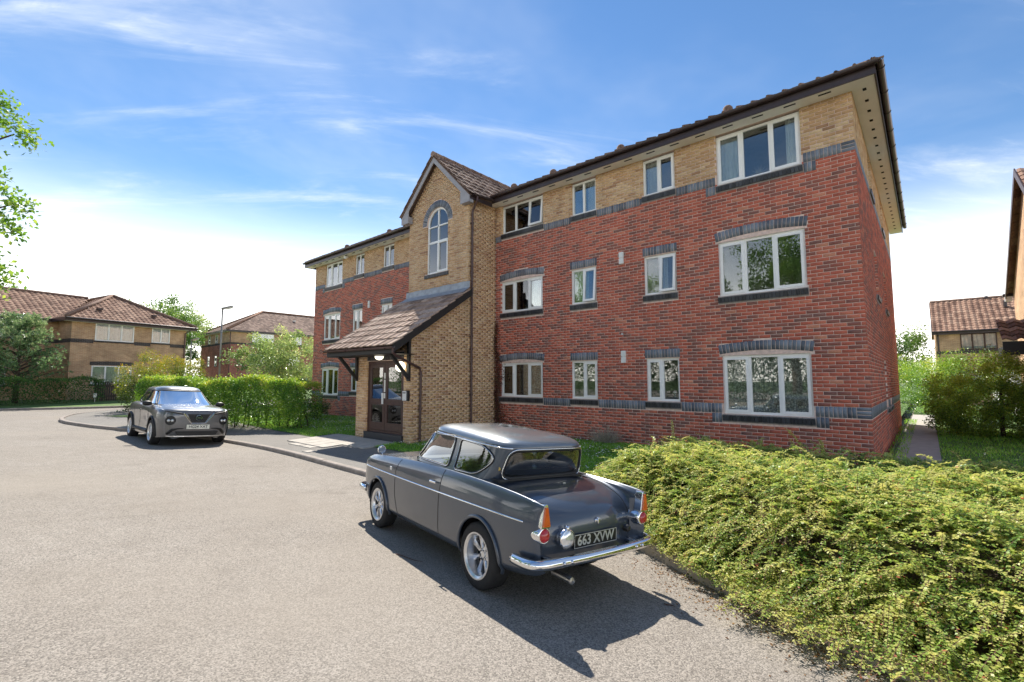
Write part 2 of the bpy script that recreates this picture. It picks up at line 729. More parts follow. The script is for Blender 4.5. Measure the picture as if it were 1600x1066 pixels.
# ---- windows -------------------------------------------------------------------------------------
WIN = [  # u0, u1, z0, z1, kind, floor, name words
    (-3.50, -1.755, 0.90, 2.20, '3a', 0), (-5.345, -4.485, 1.13, 2.19, '2l', 0), (-7.62, -6.76, 1.13, 2.19, '2r', 0), (-10.36, -8.64, 1.13, 2.19, '3a', 0),
    (-3.50, -1.755, 3.565, 4.815, '3a', 1), (-5.345, -4.485, 3.81, 4.81, '2o', 1), (-7.60, -6.75, 3.81, 4.82, '2o', 1), (-10.34, -8.63, 3.82, 4.83, '3a', 1),
    (-3.47, -1.745, 6.18, 7.40, '3', 2), (-5.32, -4.465, 6.41, 7.40, '2r', 2), (-7.55, -6.73, 6.41, 7.40, '2', 2), (-10.30, -8.60, 6.44, 7.40, '3o', 2),
    (-22.40, -20.74, 0.94, 2.20, '3a', 0), (-19.66, -18.80, 1.15, 2.20, '2r', 0),
    (-22.33, -20.70, 3.60, 4.83, '3a', 1), (-19.62, -18.77, 3.82, 4.84, '2l', 1), (-17.32, -16.48, 3.82, 4.84, '2l', 1),
    (-22.25, -20.62, 6.21, 7.40, '3', 2), (-19.50, -18.72, 6.44, 7.40, '2', 2), (-17.25, -16.43, 6.44, 7.40, '2', 2),
]
BAND0, BAND2 = 0.912, 6.19      # bottoms of the soldier bands


def zone(z):
    return RB if z < BAND2 + 0.1 else BB


cuts = []
bandcuts = {0: [], 2: []}
for (a, b, z0, z1, kd, fl) in WIN:
    cuts.append(rect_cut(a, b, z0, z1 + 0.01))
    cuts.append(rect_cut(a - 0.03, b + 0.03, z0 - 0.205, z0 + 0.004))          # sill
    if 'a' in kd:
        seg_arch(FR, a - 0.04, b + 0.04, z1 + 0.03, 0.075)
        cuts.append(arch_cut(a - 0.05, b + 0.05, z1 - 0.01, z1 + 0.24, 0.075))
    elif fl < 2:
        soldiers(FR, a - 0.02, b + 0.02, z1 + 0.012, 0.22)
        cuts.append(rect_cut(a - 0.02, b + 0.02, z1, z1 + 0.235))
    if fl in (0, 2):
        bandcuts[fl].append((a - 0.03, b + 0.03))
        if (z0 < 1.0 and fl == 0) or (fl == 2 and z0 < 6.3):                   # toothed drop of the band beside the wide windows
            zb = BAND0 if fl == 0 else BAND2
            for s0, s1 in ((a - 0.255, a - 0.03), (b + 0.03, b + 0.255)):
                soldiers(FR, s0, s1 - 0.01, zb - 0.215)
                cuts.append(rect_cut(s0, s1 - 0.008, zb - 0.215, zb))
for u0, u1 in ((TX1, XR), (XL, TX0)):
    for fl, zb in ((0, BAND0), (2, BAND2)):
        for p, q in subtract([(u0 + 0.005, u1 - 0.23 if u1 == XR else u1)], bandcuts[fl]):
            soldiers(FR, p, q - 0.005, zb)
        if u1 == XR:                                                           # stretchers turning the corner
            for i in range(3):
                rect_rec(FR, u1 - 0.222, u1 - 0.002, zb + 0.0725 * i + 0.004, zb + 0.0725 * i + 0.066, BL, 'cut', 0.002)
        cuts.append(rect_cut(u0, u1, zb, zb + 0.215))
    brick_courses(FR, u0, u1, -0.225, 7.42, cuts, zone)
# right end wall
EW = [(15.6, 16.3, 0.95, 2.2), (17.2, 17.9, 0.95, 2.2), (14.4, 15.3, 3.75, 4.85), (17.6, 18.6, 3.75, 4.85), (14.2, 15.2, 6.35, 7.38), (18.2, 19.2, 6.35, 7.38)]
ecuts = [rect_cut(a, b, z0, z1) for a, b, z0, z1 in EW]
for a, b, z0, z1 in EW:
    ecuts.append(rect_cut(a - .03, b + .03, z0 - .15, z0))
for zb in (BAND0, BAND2):
    for p, q in subtract([(YF + 0.01, 23.2)], [(a - .03, b + .03) for a, b, z0, z1 in EW if z0 - .15 < zb + .1 < z1]):
        soldiers(FE, p, q - 0.01, zb, cls='cut')
    ecuts.append(rect_cut(YF, 23.2, zb, zb + 0.215))
brick_courses(FE, YF + 0.005, 23.2, -0.225, 7.42, ecuts, zone, phase=0.11)
# tower front
TW = (-12.68, -11.58, 5.22, 6.93)
TUC, TR = -12.13, 0.55
GAB = 9.08


def tower_arch(z):
    if TW[3] <= z < TW[3] + 0.785:
        w = math.sqrt(max(0, 0.785 ** 2 - (z - TW[3]) ** 2))
        return (TUC - w, TUC + w)
    return None


def gable_lim(z):
    if z < 7.5:
        return (TX0, TX1)
    w = 1.525 * (GAB - z) / (GAB - 7.5)
    return (TUC - w, TUC + w)


brick_courses(FT, TX0, TX1, 2.55, GAB - 0.05, [rect_cut(TW[0], TW[1], TW[2], TW[3]), tower_arch, rect_cut(TW[0] - .06, TW[1] + .06, TW[2] - .14, TW[2])], lambda z: BB, gable_lim)
nv = 30
for i in range(nv):
    a0, a1 = math.pi * (i + .06) / nv, math.pi * (i + .94) / nv
    RECS.append((FT, tuple((TUC + r * math.cos(t), TW[3] + r * math.sin(t)) for r, t in ((TR, a0), (TR + .225, a0), (TR + .225, a1), (TR, a1))), BL, tone_for(BL), 'voussoir', 0.003))
# porch front and the long side wall of porch and tower
DOOR = (-12.80, -10.93, 0.12, 2.21)
brick_courses(FP, PX0, TX1, -0.225, 2.95, [rect_cut(DOOR[0], DOOR[1], -1, DOOR[3]), rect_cut(DOOR[0], DOOR[1], DOOR[3], DOOR[3] + .235)], lambda z: BB)
soldiers(FP, DOOR[0], DOOR[1], DOOR[3] + .012, 0.22, BK, cls='soldier')
SL = 0.668                      # porch roof slope


def roof_z(y):
    return 2.58 + SL * (y - 7.15)


brick_courses(FS, PY + 0.005, YF, -0.225, 7.42, [], lambda z: BB,
              lambda z: (PY + 0.005 if z < 2.85 else max(PY, min(TY + .005, 7.15 + (z - 2.58) / SL + 0.10)), YF - 0.002), phase=0.07)

# turn the records into one mesh of joined bricks plus the separate nearest bricks
NEAR = 300
camx = Vector((0, 0, 1.65))
cand = {'brick': [], 'soldier': []}
for i, r in enumerate(RECS):
    if r[0] is FR and r[4] in cand:
        uc = (r[1][0][0] + r[1][1][0]) / 2
        zc_ = (r[1][0][1] + r[1][2][1]) / 2
        if uc > TX1 + 0.2 and zc_ > 0.75:
            cand[r[4]].append(((FR.p(uc, zc_) - camx).length, i))
single = set()
for c in cand.values():
    c.sort()
    single |= {i for d, i in c[:NEAR]}
VV, FF, TT, MM = [], [], [], []
kk = 0
for i, (fr, q, m, t, cls, pr) in enumerate(RECS):
    if i in single:
        continue
    for d in (pr, -0.10):
        for u, z in q:
            VV.append(fr.p(u, z, d))
    b0 = kk * 8
    flip = fr.U.cross(Z3).dot(fr.N) < 0
    fs = [(0, 1, 2, 3), (1, 0, 4, 5), (2, 1, 5, 6), (3, 2, 6, 7), (0, 3, 7, 4)]
    for f in fs:
        f = tuple(b0 + j for j in f)
        FF.append(f[::-1] if flip else f)
    TT += [t] * 5
    MM += [m] * 5
    kk += 1
brick_mats = [MAT['brick_red'], MAT['brick_buff'], MAT['brick_blue'], MAT['brick_black']]
bw = link('brickwork', np_mesh('brickwork', np.array(VV), np.array(FF), brick_mats, TT, MM), bld)
tag(bw, kind='stuff')
BM = {}
for i in sorted(single):
    fr, q, m, t, cls, pr = RECS[i]
    tq = round(t * 7) / 7
    w, h = q[1][0] - q[0][0], q[2][1] - q[0][1]
    key = (m, tq, round(w, 2), round(h, 2))
    if key not in BM:
        mb = MB()
        mb.tone, mb.mi = tq, 0
        mb.box((-w / 2, -0.05, -h / 2), (w / 2, 0.05, h / 2))
        BM[key] = np_mesh(cls, mb.V, np.array(mb.F), brick_mats[m], mb.T)
    o = bpy.data.objects.new('brick' if cls == 'brick' else 'soldier_brick', BM[key])
    COL.objects.link(o)
    o.parent = bld
    o.location = fr.p((q[0][0] + q[1][0]) / 2, (q[0][1] + q[2][1]) / 2, pr - 0.05) - bld.location
n_single = len(single)

# ---- mortar backing of the walls, with real openings --------------------------------------------
def wall_sheet(mb, fr, u0, u1, z0, z1, holes, d=-0.003, reveal=0.11):
    us = sorted({u0, u1, *[h[0] for h in holes], *[h[1] for h in holes]})
    zs = sorted({z0, z1, *[h[2] for h in holes], *[h[3] for h in holes]})
    us = [u for u in us if u0 <= u <= u1]
    for i in range(len(us) - 1):
        for j in range(len(zs) - 1):
            um, zm = (us[i] + us[i + 1]) / 2, (zs[j] + zs[j + 1]) / 2
            if any(h[0] < um < h[1] and h[2] < zm < h[3] for h in holes):
                continue
            mb.quad(fr.p(us[i], zs[j], d), fr.p(us[i + 1], zs[j], d), fr.p(us[i + 1], zs[j + 1], d), fr.p(us[i], zs[j + 1], d))
    e = 0.004
    for a, b, c, f in holes:
        a, b, c, f = a - e, b + e, c - e, f + e
        for p, q in (((a, c), (a, f)), ((b, c), (b, f)), ((a, f), (b, f)), ((a, c), (b, c))):
            mb.quad(fr.p(*p, d), fr.p(*q, d), fr.p(*q, -reveal), fr.p(*p, -reveal))


mb = MB()
wh = [(a, b, z0, z1) for a, b, z0, z1, k, f in WIN]
wall_sheet(mb, FR, TX1, XR - 0.007, -0.5, 7.42, [h for h in wh if h[0] > TX1])
wall_sheet(mb, FR, XL, TX0, -0.5, 7.42, [h for h in wh if h[1] < TX0])
wall_sheet(mb, FE, YF + 0.007, 23.2, -0.5, 7.42, EW)
wall_sheet(mb, FT, TX0, TX1 - .003, 2.5, 7.5, [(TW[0], TW[1], TW[2], 7.5)])
for i in range(24):                                   # spandrels beside and above the round head
    ua, ub = TW[0] + 1.1 * i / 24, TW[0] + 1.1 * (i + 1) / 24
    za, zb = [TW[3] + math.sqrt(max(0, TR ** 2 - (u - TUC) ** 2)) for u in (ua, ub)]
    mb.quad(FT.p(ua, za, -.003), FT.p(ub, zb, -.003), FT.p(ub, 7.5, -.003), FT.p(ua, 7.5, -.003))
    mb.quad(FT.p(ua, za, -.003), FT.p(ub, zb, -.003), FT.p(ub, zb, -.11), FT.p(ua, za, -.11))
mb.add([FT.p(TX0, 7.5, -.003), FT.p(TX1 - .003, 7.5, -.003), FT.p(TUC, GAB, -.003)], [(0, 1, 2)])
wall_sheet(mb, FP, PX0, TX1 - .003, -0.5, 2.95, [(DOOR[0], DOOR[1], -0.5, DOOR[3])])
mb.add([FS.p(PY + .003, -0.5, -.003), FS.p(YF, -0.5, -.003), FS.p(YF, 7.45, -.003), FS.p(TY, 7.45, -.003), FS.p(TY, roof_z(TY) - .05, -.003), FS.p(PY + .003, roof_z(PY) - .05, -.003)], [(0, 1, 2, 3, 4, 5)])
# unseen left sides and back of the block
mb.quad((TX0, TY, 2.5), (TX0, YF, 2.5), (TX0, YF, 7.5), (TX0, TY, 7.5))
mb.add([(PX0, PY, -.5), (PX0, YF, -.5), (PX0, YF, 4.3), (PX0, TY, roof_z(TY) - .05), (PX0, PY, roof_z(PY) - .05)], [(0, 1, 2, 3, 4)])
mb.quad((XL, YF, -.5), (XL, 23.2, -.5), (XL, 23.2, 7.42), (XL, YF, 7.42))
mb.quad((XL, 23.2, -.5), (XR - .003, 23.2, -.5), (XR - .003, 23.2, 7.42), (XL, 23.2, 7.42))
wall = mb.build('wall', MAT['mortar'], bld, fix=False)

# floors, ceilings and cross walls of the rooms behind the glass
mb = MB()
for z in (0.0, 2.50, 5.12, 7.43):
    mb.quad((XL + .05, YF + .12, z), (XR - .05, YF + .12, z), (XR - .05, 23.1, z), (XL + .05, 23.1, z))
mb.quad((TX0 + .05, TY + .12, 4.9), (TX1 - .05, TY + .12, 4.9), (TX1 - .05, YF + .2, 4.9), (TX0 + .05, YF + .2, 4.9))
mb.quad((PX0 + .05, PY + .12, 0.1), (TX1 - .05, PY + .12, 0.1), (TX1 - .05, YF + .2, 0.1), (PX0 + .05, YF + .2, 0.1))
link('room_floor', np_mesh('room_floor', mb.V, np.array(mb.F), MAT['room_floor']), bld)
mb = MB()
mb.quad((XL + .05, 14.9, 0), (XR - .05, 14.9, 0), (XR - .05, 14.9, 7.4), (XL + .05, 14.9, 7.4))
for x in (-4.0, -6.1, -8.1, -10.65, -13.6, -18.0, -20.2):
    mb.quad((x, YF + .12, 0), (x, 14.9, 0), (x, 14.9, 7.4), (x, YF + .12, 7.4))
mb.quad((-13.6, 13.0, 0), (-10.65, 13.0, 0), (-10.65, 13.0, 7.4), (-13.6, 13.0, 7.4))
link('room_wall', np_mesh('room_wall', mb.V, np.array(mb.F), MAT['room_wall']), bld)


# ---- window units ---------------------------------------------------------------------------------
def frame_ring(mb, fr, a, b, z0, z1, w, d0, d1):
    f3 = lambda u, z, t: fr.p(u, z, t)
    for r in ((a, a + w, z0, z1), (b - w, b, z0, z1), (a + w, b - w, z0, z0 + w), (a + w, b - w, z1 - w, z1)):
        mb.prism([(r[0], r[2]), (r[1], r[2]), (r[1], r[3]), (r[0], r[3])], f3, d0, d1)


def make_window(fr, a, b, z0, z1, kind, sill=True, parent=bld, sill_h=0.15):
    f3 = lambda u, z, t: fr.p(u, z, t)
    n = 3 if kind[0] == '3' else 2 if kind[0] == '2' else 1
    mb = MB()
    fw = 0.055
    frame_ring(mb, fr, a, b, z0, z1, fw, -0.055, -0.115)
    W = b - a
    ed = [a + W * x for x in ([0, 0.325, 0.66, 1] if n == 3 else [0, 0.48, 1] if n == 2 else [0, 1])]
    for u in ed[1:-1]:
        mb.prism([(u - .032, z0 + fw), (u + .032, z0 + fw), (u + .032, z1 - fw), (u - .032, z1 - fw)], f3, -0.055, -0.112)
    win = mb.build('window', MAT['upvc'], parent)
    sashes = {'3': [0, 2], '3a': [0, 2], '3o': [2], '2l': [0], '2r': [1], '2o': [1], '2': [], '1': []}.get(kind, [])
    for i in range(n):
        p0 = ed[i] + (fw if i == 0 else .032)
        p1 = ed[i + 1] - (fw if i == n - 1 else .032)
        q0, q1 = z0 + fw, z1 - fw
        if i in sashes:
            s = MB()
            frame_ring(s, fr, p0 - .018, p1 + .018, q0 - .018, q1 + .018, 0.06, -0.036, -0.085)
            so = s.build('sash', MAT['upvc'], win)
            g = MB()
            g.prism([(p0 + .04, q0 + .04), (p1 - .04, q0 + .04), (p1 - .04, q1 - .04), (p0 + .04, q1 - .04)], f3, -0.060, -0.066)
            go = g.build('pane', MAT['window_glass'], win)
            if 'o' in kind:                      # light standing ajar, hinged at the top
                piv = fr.p((p0 + p1) / 2, q1, -0.05)
                rot = Matrix.Translation(piv) @ Matrix.Rotation(math.radians(-5.5), 4, fr.U) @ Matrix.Translation(-piv)
                for o in (so, go):
                    o.data.transform(rot)
        else:
            g = MB()
            g.prism([(p0 - .004, q0 - .004), (p1 + .004, q0 - .004), (p1 + .004, q1 + .004), (p0 - .004, q1 + .004)], f3, -0.084, -0.090)
            g.build('pane', MAT['window_glass'], win)
    if 'a' in kind:                              # white infill under the arch
        uc, hw = (a + b) / 2, W / 2 + .04
        pl = [(a, z1 + .001)] + [(b, z1 + .001)] + [(b - W * k / 14, arch_top(b - W * k / 14, uc, hw, z1 + .028, .075)) for k in range(15)]
        g = MB()
        g.prism(pl, f3, -0.02, -0.10)
        g.build('head_panel', MAT['upvc'], win)
    if sill:                                     # header bricks, sloping and standing proud
        g = MB()
        m_ = round((W + .04) / 0.075)
        w_ = (W + .04) / m_
        for i in range(m_):
            u0 = a - .02 + i * w_
            g.tone = random.random()
            zt = z0 - 0.004
            v = []
            for u in (u0 + .005, u0 + w_ - .005):
                v += [fr.p(u, zt, -.05), fr.p(u, zt - .035, .055), fr.p(u, zt - sill_h, .045), fr.p(u, zt - sill_h, -.05)]
            g.add(v, [(0, 1, 2, 3), (7, 6, 5, 4), (0, 4, 5, 1), (1, 5, 6, 2), (2, 6, 7, 3), (3, 7, 4, 0)])
        g.mi = 1
        g.prism([(a - .02, z0 - .185), (b + .02, z0 - .185), (b + .02, z0 - .012), (a - .02, z0 - .012)], lambda u, z, t: fr.p(u, z, t + .04 if z > z0 - .1 else t + .008), -.06, -.004)
        so = g.build('sill', [MAT['brick_black'], MAT['mortar_dark']], win)
    return win


for (a, b, z0, z1, kd, fl) in WIN:
    make_window(FR, a, b, z0, z1 - (.03 if fl == 2 else 0), kd)
for a, b, z0, z1 in EW:
    make_window(FE, a, b, z0, z1, '2', sill_h=.13)

# tower window with round head and glazing bars
mb = MB()
f3T = lambda u, z, t: FT.p(u, z, t)
a, b, z0, zs = TW
for lo, hi in (((a, z0), (a + .06, zs)), ((b - .06, z0), (b, zs)), ((a + .06, z0), (b - .06, z0 + .06)), ((a + .06, 6.27), (b - .06, 6.34)), ((a + .06, 6.83), (b - .06, 6.87)), ((TUC - .022, 6.34), (TUC + .022, zs + TR - .05)), ((TUC - .03, z0 + .06), (TUC + .03, 6.27))):
    mb.prism([lo, (hi[0], lo[1]), hi, (lo[0], hi[1])], f3T, -0.055, -0.115)
for i in range(20):
    t0, t1 = math.pi * i / 20, math.pi * (i + 1) / 20
    mb.prism([(TUC + r * math.cos(t), zs + r * math.sin(t)) for r, t in ((TR, t0), (TR, t1), (TR - .06, t1), (TR - .06, t0))], f3T, -0.055, -0.115)
tw = mb.build('window', MAT['upvc'], bld)
tw['label'] = 'tall round headed window of the entrance tower'
s = MB()
frame_ring(s, FT, TUC - .01, b - .03, z0 + .03, 6.30, .06, -.030, -.085)
s.build('sash', MAT['upvc'], tw)
for r in ((a + .05, TUC - .02, z0 + .05, 6.28), (TUC + .04, b - .08, z0 + .08, 6.25)):
    g = MB()
    g.prism([(r[0], r[2]), (r[1], r[2]), (r[1], r[3]), (r[0], r[3])], f3T, -.075, -.08)
    g.build('pane', MAT['window_glass'], tw)
g = MB()
g.prism([(a + .05, 6.33), (b - .05, 6.33), (b - .05, zs)] + [(TUC + (TR - .05) * math.cos(math.pi * k / 20), zs + (TR - .05) * math.sin(math.pi * k / 20)) for k in range(1, 20)] + [(a + .05, zs)], f3T, -.088, -.094)
g.build('pane', MAT['window_glass'], tw)
g = MB()
m_ = 16
for i in range(m_):
    u0 = a - .06 + i * (1.22 / m_)
    g.tone = random.random()
    v = []
    for u in (u0 + .004, u0 + 1.22 / m_ - .004):
        v += [FT.p(u, z0 - .004, -.05), FT.p(u, z0 - .03, .05), FT.p(u, z0 - .135, .045), FT.p(u, z0 - .135, -.05)]
    g.add(v, [(0, 1, 2, 3), (7, 6, 5, 4), (0, 4, 5, 1), (1, 5, 6, 2), (2, 6, 7, 3), (3, 7, 4, 0)])
g.build('sill', MAT['brick_black'], tw)

# ---- roof, eaves, gutters -------------------------------------------------------------------------
EY, EX, EZ = 10.79, -0.42, 7.62
P28 = math.tan(math.radians(27.5))
by, bx = 23.6, XL - .4
RZ = EZ + P28 * (17.2 - EY)
mb = MB()
hx = (17.2 - EY)
mb.tone = .4
e0, e1, e2, e3 = (bx, EY, EZ), (EX, EY, EZ), (EX, by, EZ), (bx, by, EZ)
r0, r1 = (bx + hx, 17.2, RZ), (EX - hx, 17.2, RZ)
mb.add([e0, e1, e2, e3, r0, r1], [(0, 1, 5, 4), (1, 2, 5), (2, 3, 4, 5), (3, 0, 4)])
roof = mb.build('roof', MAT['tile_brown'], bld, fix=False)
# noses of the eaves tiles
mb = MB()
x = bx + .02
while x < EX - .05:
    if not (TX0 - .3 < x < TX1 + .1):
        mb.tone = random.random()
        h = random.uniform(-.006, .008)
        k_ = max(.06, min(.5, EX - x - .2))
        mb.beam((x + .15, EY - .06, EZ + .01 + h), (x + .15, EY + k_, EZ + .035 + P28 * k_ + h), .29, .03)
        mb.tube([(x + .15, EY - .07, EZ + .03 + h), (x + .15, EY + k_ * .8, EZ + .05 + P28 * k_ * .8 + h)], .032, 6)
    x += .30
y = EY + .1
while y < by:
    mb.tone = random.random()
    h = random.uniform(-.006, .01)
    k_ = max(.06, min(.5, y - EY - .15))
    mb.beam((EX + .06, y, EZ + .01 + h), (EX - k_, y, EZ + .035 + P28 * k_ + h), .29, .03)
    mb.tube([(EX + .08, y, EZ + .03 + h), (EX - k_ * .8, y, EZ + .05 + P28 * k_ * .8 + h)], .034, 6)
    y += .30
mb.tube([(EX - .10, EY + .1, EZ + .07), (EX - 2.0, EY + 2.0, EZ + .05 + P28 * 2)], .06, 8)
ro = mb.build('eaves_tiles', MAT['tile_brown'], roof)
tag(ro, kind='stuff')
for x in (-3.2, -6.0, -8.3, -9.9, -17.0, -20.5):            # small roof vents over the gutter
    g = MB()
    g.lathe([(0, .16), (.07, .15), (.11, .10), (.12, 0)], (x, EY + .55, EZ + .04 + P28 * .55), None, 10)
    g.build('roof_vent', MAT['tile_brown'], roof, True)
# soffit with vent slots, fascia, gutter
mb = MB()
for u0, u1 in ((bx + .05, TX0), (TX1, EX - .03)):
    mb.box((u0, EY + .03, 7.405), (u1, YF - .001, 7.42))
mb.box((XR + .002, YF - .0005, 7.405), (EX - .03, by, 7.42))
sof = mb.build('soffit', MAT['soffit'], bld)
vent_a, vent_b = MB(), MB()
vent_a.box((-.11, -.022, -.0025), (.11, .022, .0025))
vent_b.box((-.03, -.05, -.0025), (.03, .05, .0025))
vent_a = np_mesh('soffit_vent', vent_a.V, np.array(vent_a.F), MAT['dark_void'])
vent_b = np_mesh('soffit_vent', vent_b.V, np.array(vent_b.F), MAT['dark_void'])
spots = []
x = -1.25
while x > bx + .3:
    if not (TX0 - .2 < x < TX1 + .15):
        spots.append((vent_a, (x, 10.952, 7.4015)))
    x -= .62
y = 11.3
while y < 23:
    spots.append((vent_b, (-.63, y, 7.4015)))
    y += .5
for me_, p in spots:
    o = link('soffit_vent', me_, sof)
    o.location = p
mb = MB()
for u0, u1 in ((bx, TX0 - .1), (TX1 + .2, EX)):
    mb.box((u0, EY, 7.39), (u1, EY + .025, 7.60))
mb.box((EX - .025, EY + .026, 7.39), (EX, by, 7.60))
mb.box((bx, EY + .026, 7.39), (bx + .025, by, 7.6))
mb.build('fascia', MAT['brown_plastic'], bld)


def gutter(p, q, r=.062, name='gutter', parent=bld, mat='brown_plastic'):
    p, q = Vector(p), Vector(q)
    d = (q - p).normalized()
    s = d.cross(Z3)
    mb = MB()
    n = 9
    ring = lambda c, rr: [c + s * math.cos(math.pi * k / (n - 1)) * rr - Z3 * math.sin(math.pi * k / (n - 1)) * rr for k in range(n)]
    v = ring(p, r) + ring(q, r) + ring(p, r - .006) + ring(q, r - .006)
    f = []
    for k in range(n - 1):
        f += [(k, k + 1, n + k + 1, n + k), (2 * n + k + 1, 2 * n + k, 3 * n + k, 3 * n + k + 1), (k, k + 1, 2 * n + k + 1, 2 * n + k), (n + k, n + k + 1, 3 * n + k + 1, 3 * n + k)]
    f += [(0, n, 3 * n, 2 * n), (n - 1, 2 * n - 1, 4 * n - 1, 3 * n - 1)]
    mb.add(v, f)
    L = (q - p).length
    for i in range(int(L / 1.0) + 1):
        c = p + d * min(L - .02, i * 1.0 + .3)
        mb.tube([c + s * math.cos(math.pi * k / 8) * (r + .006) - Z3 * math.sin(math.pi * k / 8) * (r + .006) for k in range(9)], .007, 5)
    return mb.build(name, MAT[mat], parent)


gutter((bx, EY - .066, 7.60), (TX0 - .25, EY - .066, 7.60))
gutter((TX1 + .25, EY - .066, 7.60), (EX + .05, EY - .066, 7.60))
gutter((EX + .066, EY - .1, 7.60), (EX + .066, by, 7.60))

# tower roof: slabs of tile courses
TAX, TAZ = TUC, 9.22
TEX, TEZ = 1.76, 7.45
sl = math.hypot(TEX, TAZ - TEZ)
th = math.atan2(TAZ - TEZ, TEX)
TILE = []


def tile_mesh(w, l, th_, tones=4, mat='tile_brown'):
    out = []
    for k in range(tones):
        mb = MB()
        mb.tone = (k + .5) / tones
        # shallow roll along both sides, a nose at the lower edge
        prof = [(-w / 2, 0), (-w / 2 + .012, .022), (-w / 2 + .06, .026), (-w / 2 + .085, .006), (w / 2 - .07, .006), (w / 2 - .045, .022), (w / 2, .018)]
        n = len(prof)
        v = []
        for y in (0, l):
            v += [(x, y, z + th_) for x, z in prof] + [(x, y, z) for x, z in prof]
        f = []
        for i in range(n - 1):
            f += [(i, i + 1, 2 * n + i + 1, 2 * n + i), (n + i + 1, n + i, 3 * n + i, 3 * n + i + 1), (i + 1, i, n + i, n + i + 1), (2 * n + i, 2 * n + i + 1, 3 * n + i + 1, 3 * n + i)]
        f += [(0, 2 * n, 3 * n, n), (n - 1, 2 * n - 1, 4 * n - 1, 3 * n - 1)]
        mb.add(v, f)
        out.append(np_mesh('tile', mb.V, mb.F, MAT[mat], mb.T))
    return out


def lay_tiles(O, along, up, ncol, nrow, w, gauge, parent, meshes, clip=None, half=True):
    """tiles in courses: O lower corner, along = eaves direction, up = direction up the slope"""
    along, up = Vector(along).normalized(), Vector(up).normalized()
    nrm = along.cross(up)
    tilt = 0.075
    up2 = (up * math.cos(tilt) - nrm * math.sin(tilt)).normalized()
    nr2 = along.cross(up2)
    R3 = Matrix((along, up2, nr2)).transposed().to_4x4()
    inv = wm(parent).inverted()
    for r in range(nrow):
        for c in range(ncol):
            if clip and clip(c, r):
                continue
            p = Vector(O) + along * (w * (c + .5)) + up * (gauge * r) + nrm * (.030 + random.uniform(-.003, .004))
            o = bpy.data.objects.new('tile', random.choice(meshes))
            COL.objects.link(o)
            o.parent = parent
            o.matrix_basis = inv @ Matrix.Translation(p) @ R3 @ Matrix.Rotation(random.uniform(-.012, .012), 4, 'Z')


TM = tile_mesh(.335, .42, .018)
for sgn in (1, -1):
    mb = MB()
    ex = TAX + sgn * TEX
    mb.tone = .3
    q = [(ex, 9.73, TEZ), (ex, 14.2, TEZ), (TAX, 14.2, TAZ), (TAX, 9.73, TAZ)]
    mb.add(q + [(x, y, z - .05) for x, y, z in q], [(0, 1, 2, 3), (7, 6, 5, 4), (0, 4, 5, 1), (1, 5, 6, 2), (2, 6, 7, 3), (3, 7, 4, 0)])
    mb.build('tower_roof', MAT['tile_brown'], bld)
up_r = Vector((-TEX, 0, TAZ - TEZ)).normalized()
lay_tiles((TAX + TEX + .03, 9.70, TEZ - .02), (0, 1, 0), up_r, 12, 7, .335, .355, bld, TM, lambda c, r: c * .335 > 1.3 + r * .55 + .5)
lay_tiles((TAX - TEX - .03, 9.70 + .335 * 3, TEZ - .02), (0, -1, 0), Vector((TEX, 0, TAZ - TEZ)).normalized(), 3, 7, .335, .355, bld, TM)
mb = MB()
y = 9.70
while y < 13.6:
    mb.tone = random.random()
    mb.tube([(TAX, y, TAZ + .035), (TAX, y + .44, TAZ + .028)], [.10, .095], 10)
    y += .45
tag(mb.build('ridge_tiles', MAT['tile_brown'], bld), kind='stuff')
# barge boards with boxed ends
mb = MB()
for sgn in (1, -1):
    f3b = lambda u, z, t: Vector((TAX + sgn * u, 9.78 - t, z))
    mb.prism([(0, TAZ - .02), (TEX, TEZ - .02), (TEX, TEZ - .27), (TEX - .40, TEZ - .27), (TEX - .40, TEZ + .14), (0, TAZ - .25)], f3b, 0, .03)
    mb.box((min(TAX + sgn * (TEX - .01), TAX + sgn * (TEX - .4)), 9.781, TEZ - .26), (max(TAX + sgn * (TEX - .01), TAX + sgn * (TEX - .4)), TY - .003, TEZ - .03))
mb.build('barge_board', MAT['barge_grey'], bld)
mb = MB()
mb.box((TX1 + .002, 9.95, 7.405), (TX1 + .20, EY + .03, 7.42))
mb.box((TX0 - .2, 9.95, 7.405), (TX0 - .002, EY + .03, 7.42))
mb.build('soffit', MAT['soffit'], bld)
mb = MB()
mb.box((TX1 + .20, 9.80, 7.28), (TX1 + .225, EY, 7.45))
mb.build('fascia', MAT['brown_plastic'], bld)
gutter((TX1 + .29, 9.85, 7.44), (TX1 + .29, EY - .05, 7.50))
# downpipes
def downpipe(pts, r=.036, clips=(), parent=bld, n=Vector((1, 0, 0))):
    mb = MB()
    mb.tube(pts, r, 10)
    for c in clips:
        mb.lathe([(r, -.03), (r + .012, -.03), (r + .012, .03), (r, .03)], c, None, 10)
        mb.box((c[0] - .06, c[1] - .05, c[2] - .012), (c[0] + .0, c[1] + .05, c[2] + .012))
    return mb.build('downpipe', MAT['downpipe_brown'], parent, False)


dx = TX1 + .06
downpipe([(dx + .23, 10.05, 7.40), (dx + .23, 10.05, 7.28), (dx + .02, 10.07, 7.02), (dx, 10.07, 6.9), (dx, 10.07, -.05)], .036, [(dx, 10.07, z) for z in (6.6, 5.0, 4.45, 3.0, 2.6, 1.2)])
downpipe([(TX0 - .06, YF - .06, 7.4), (TX0 - .06, YF - .06, 3.0)], .036)

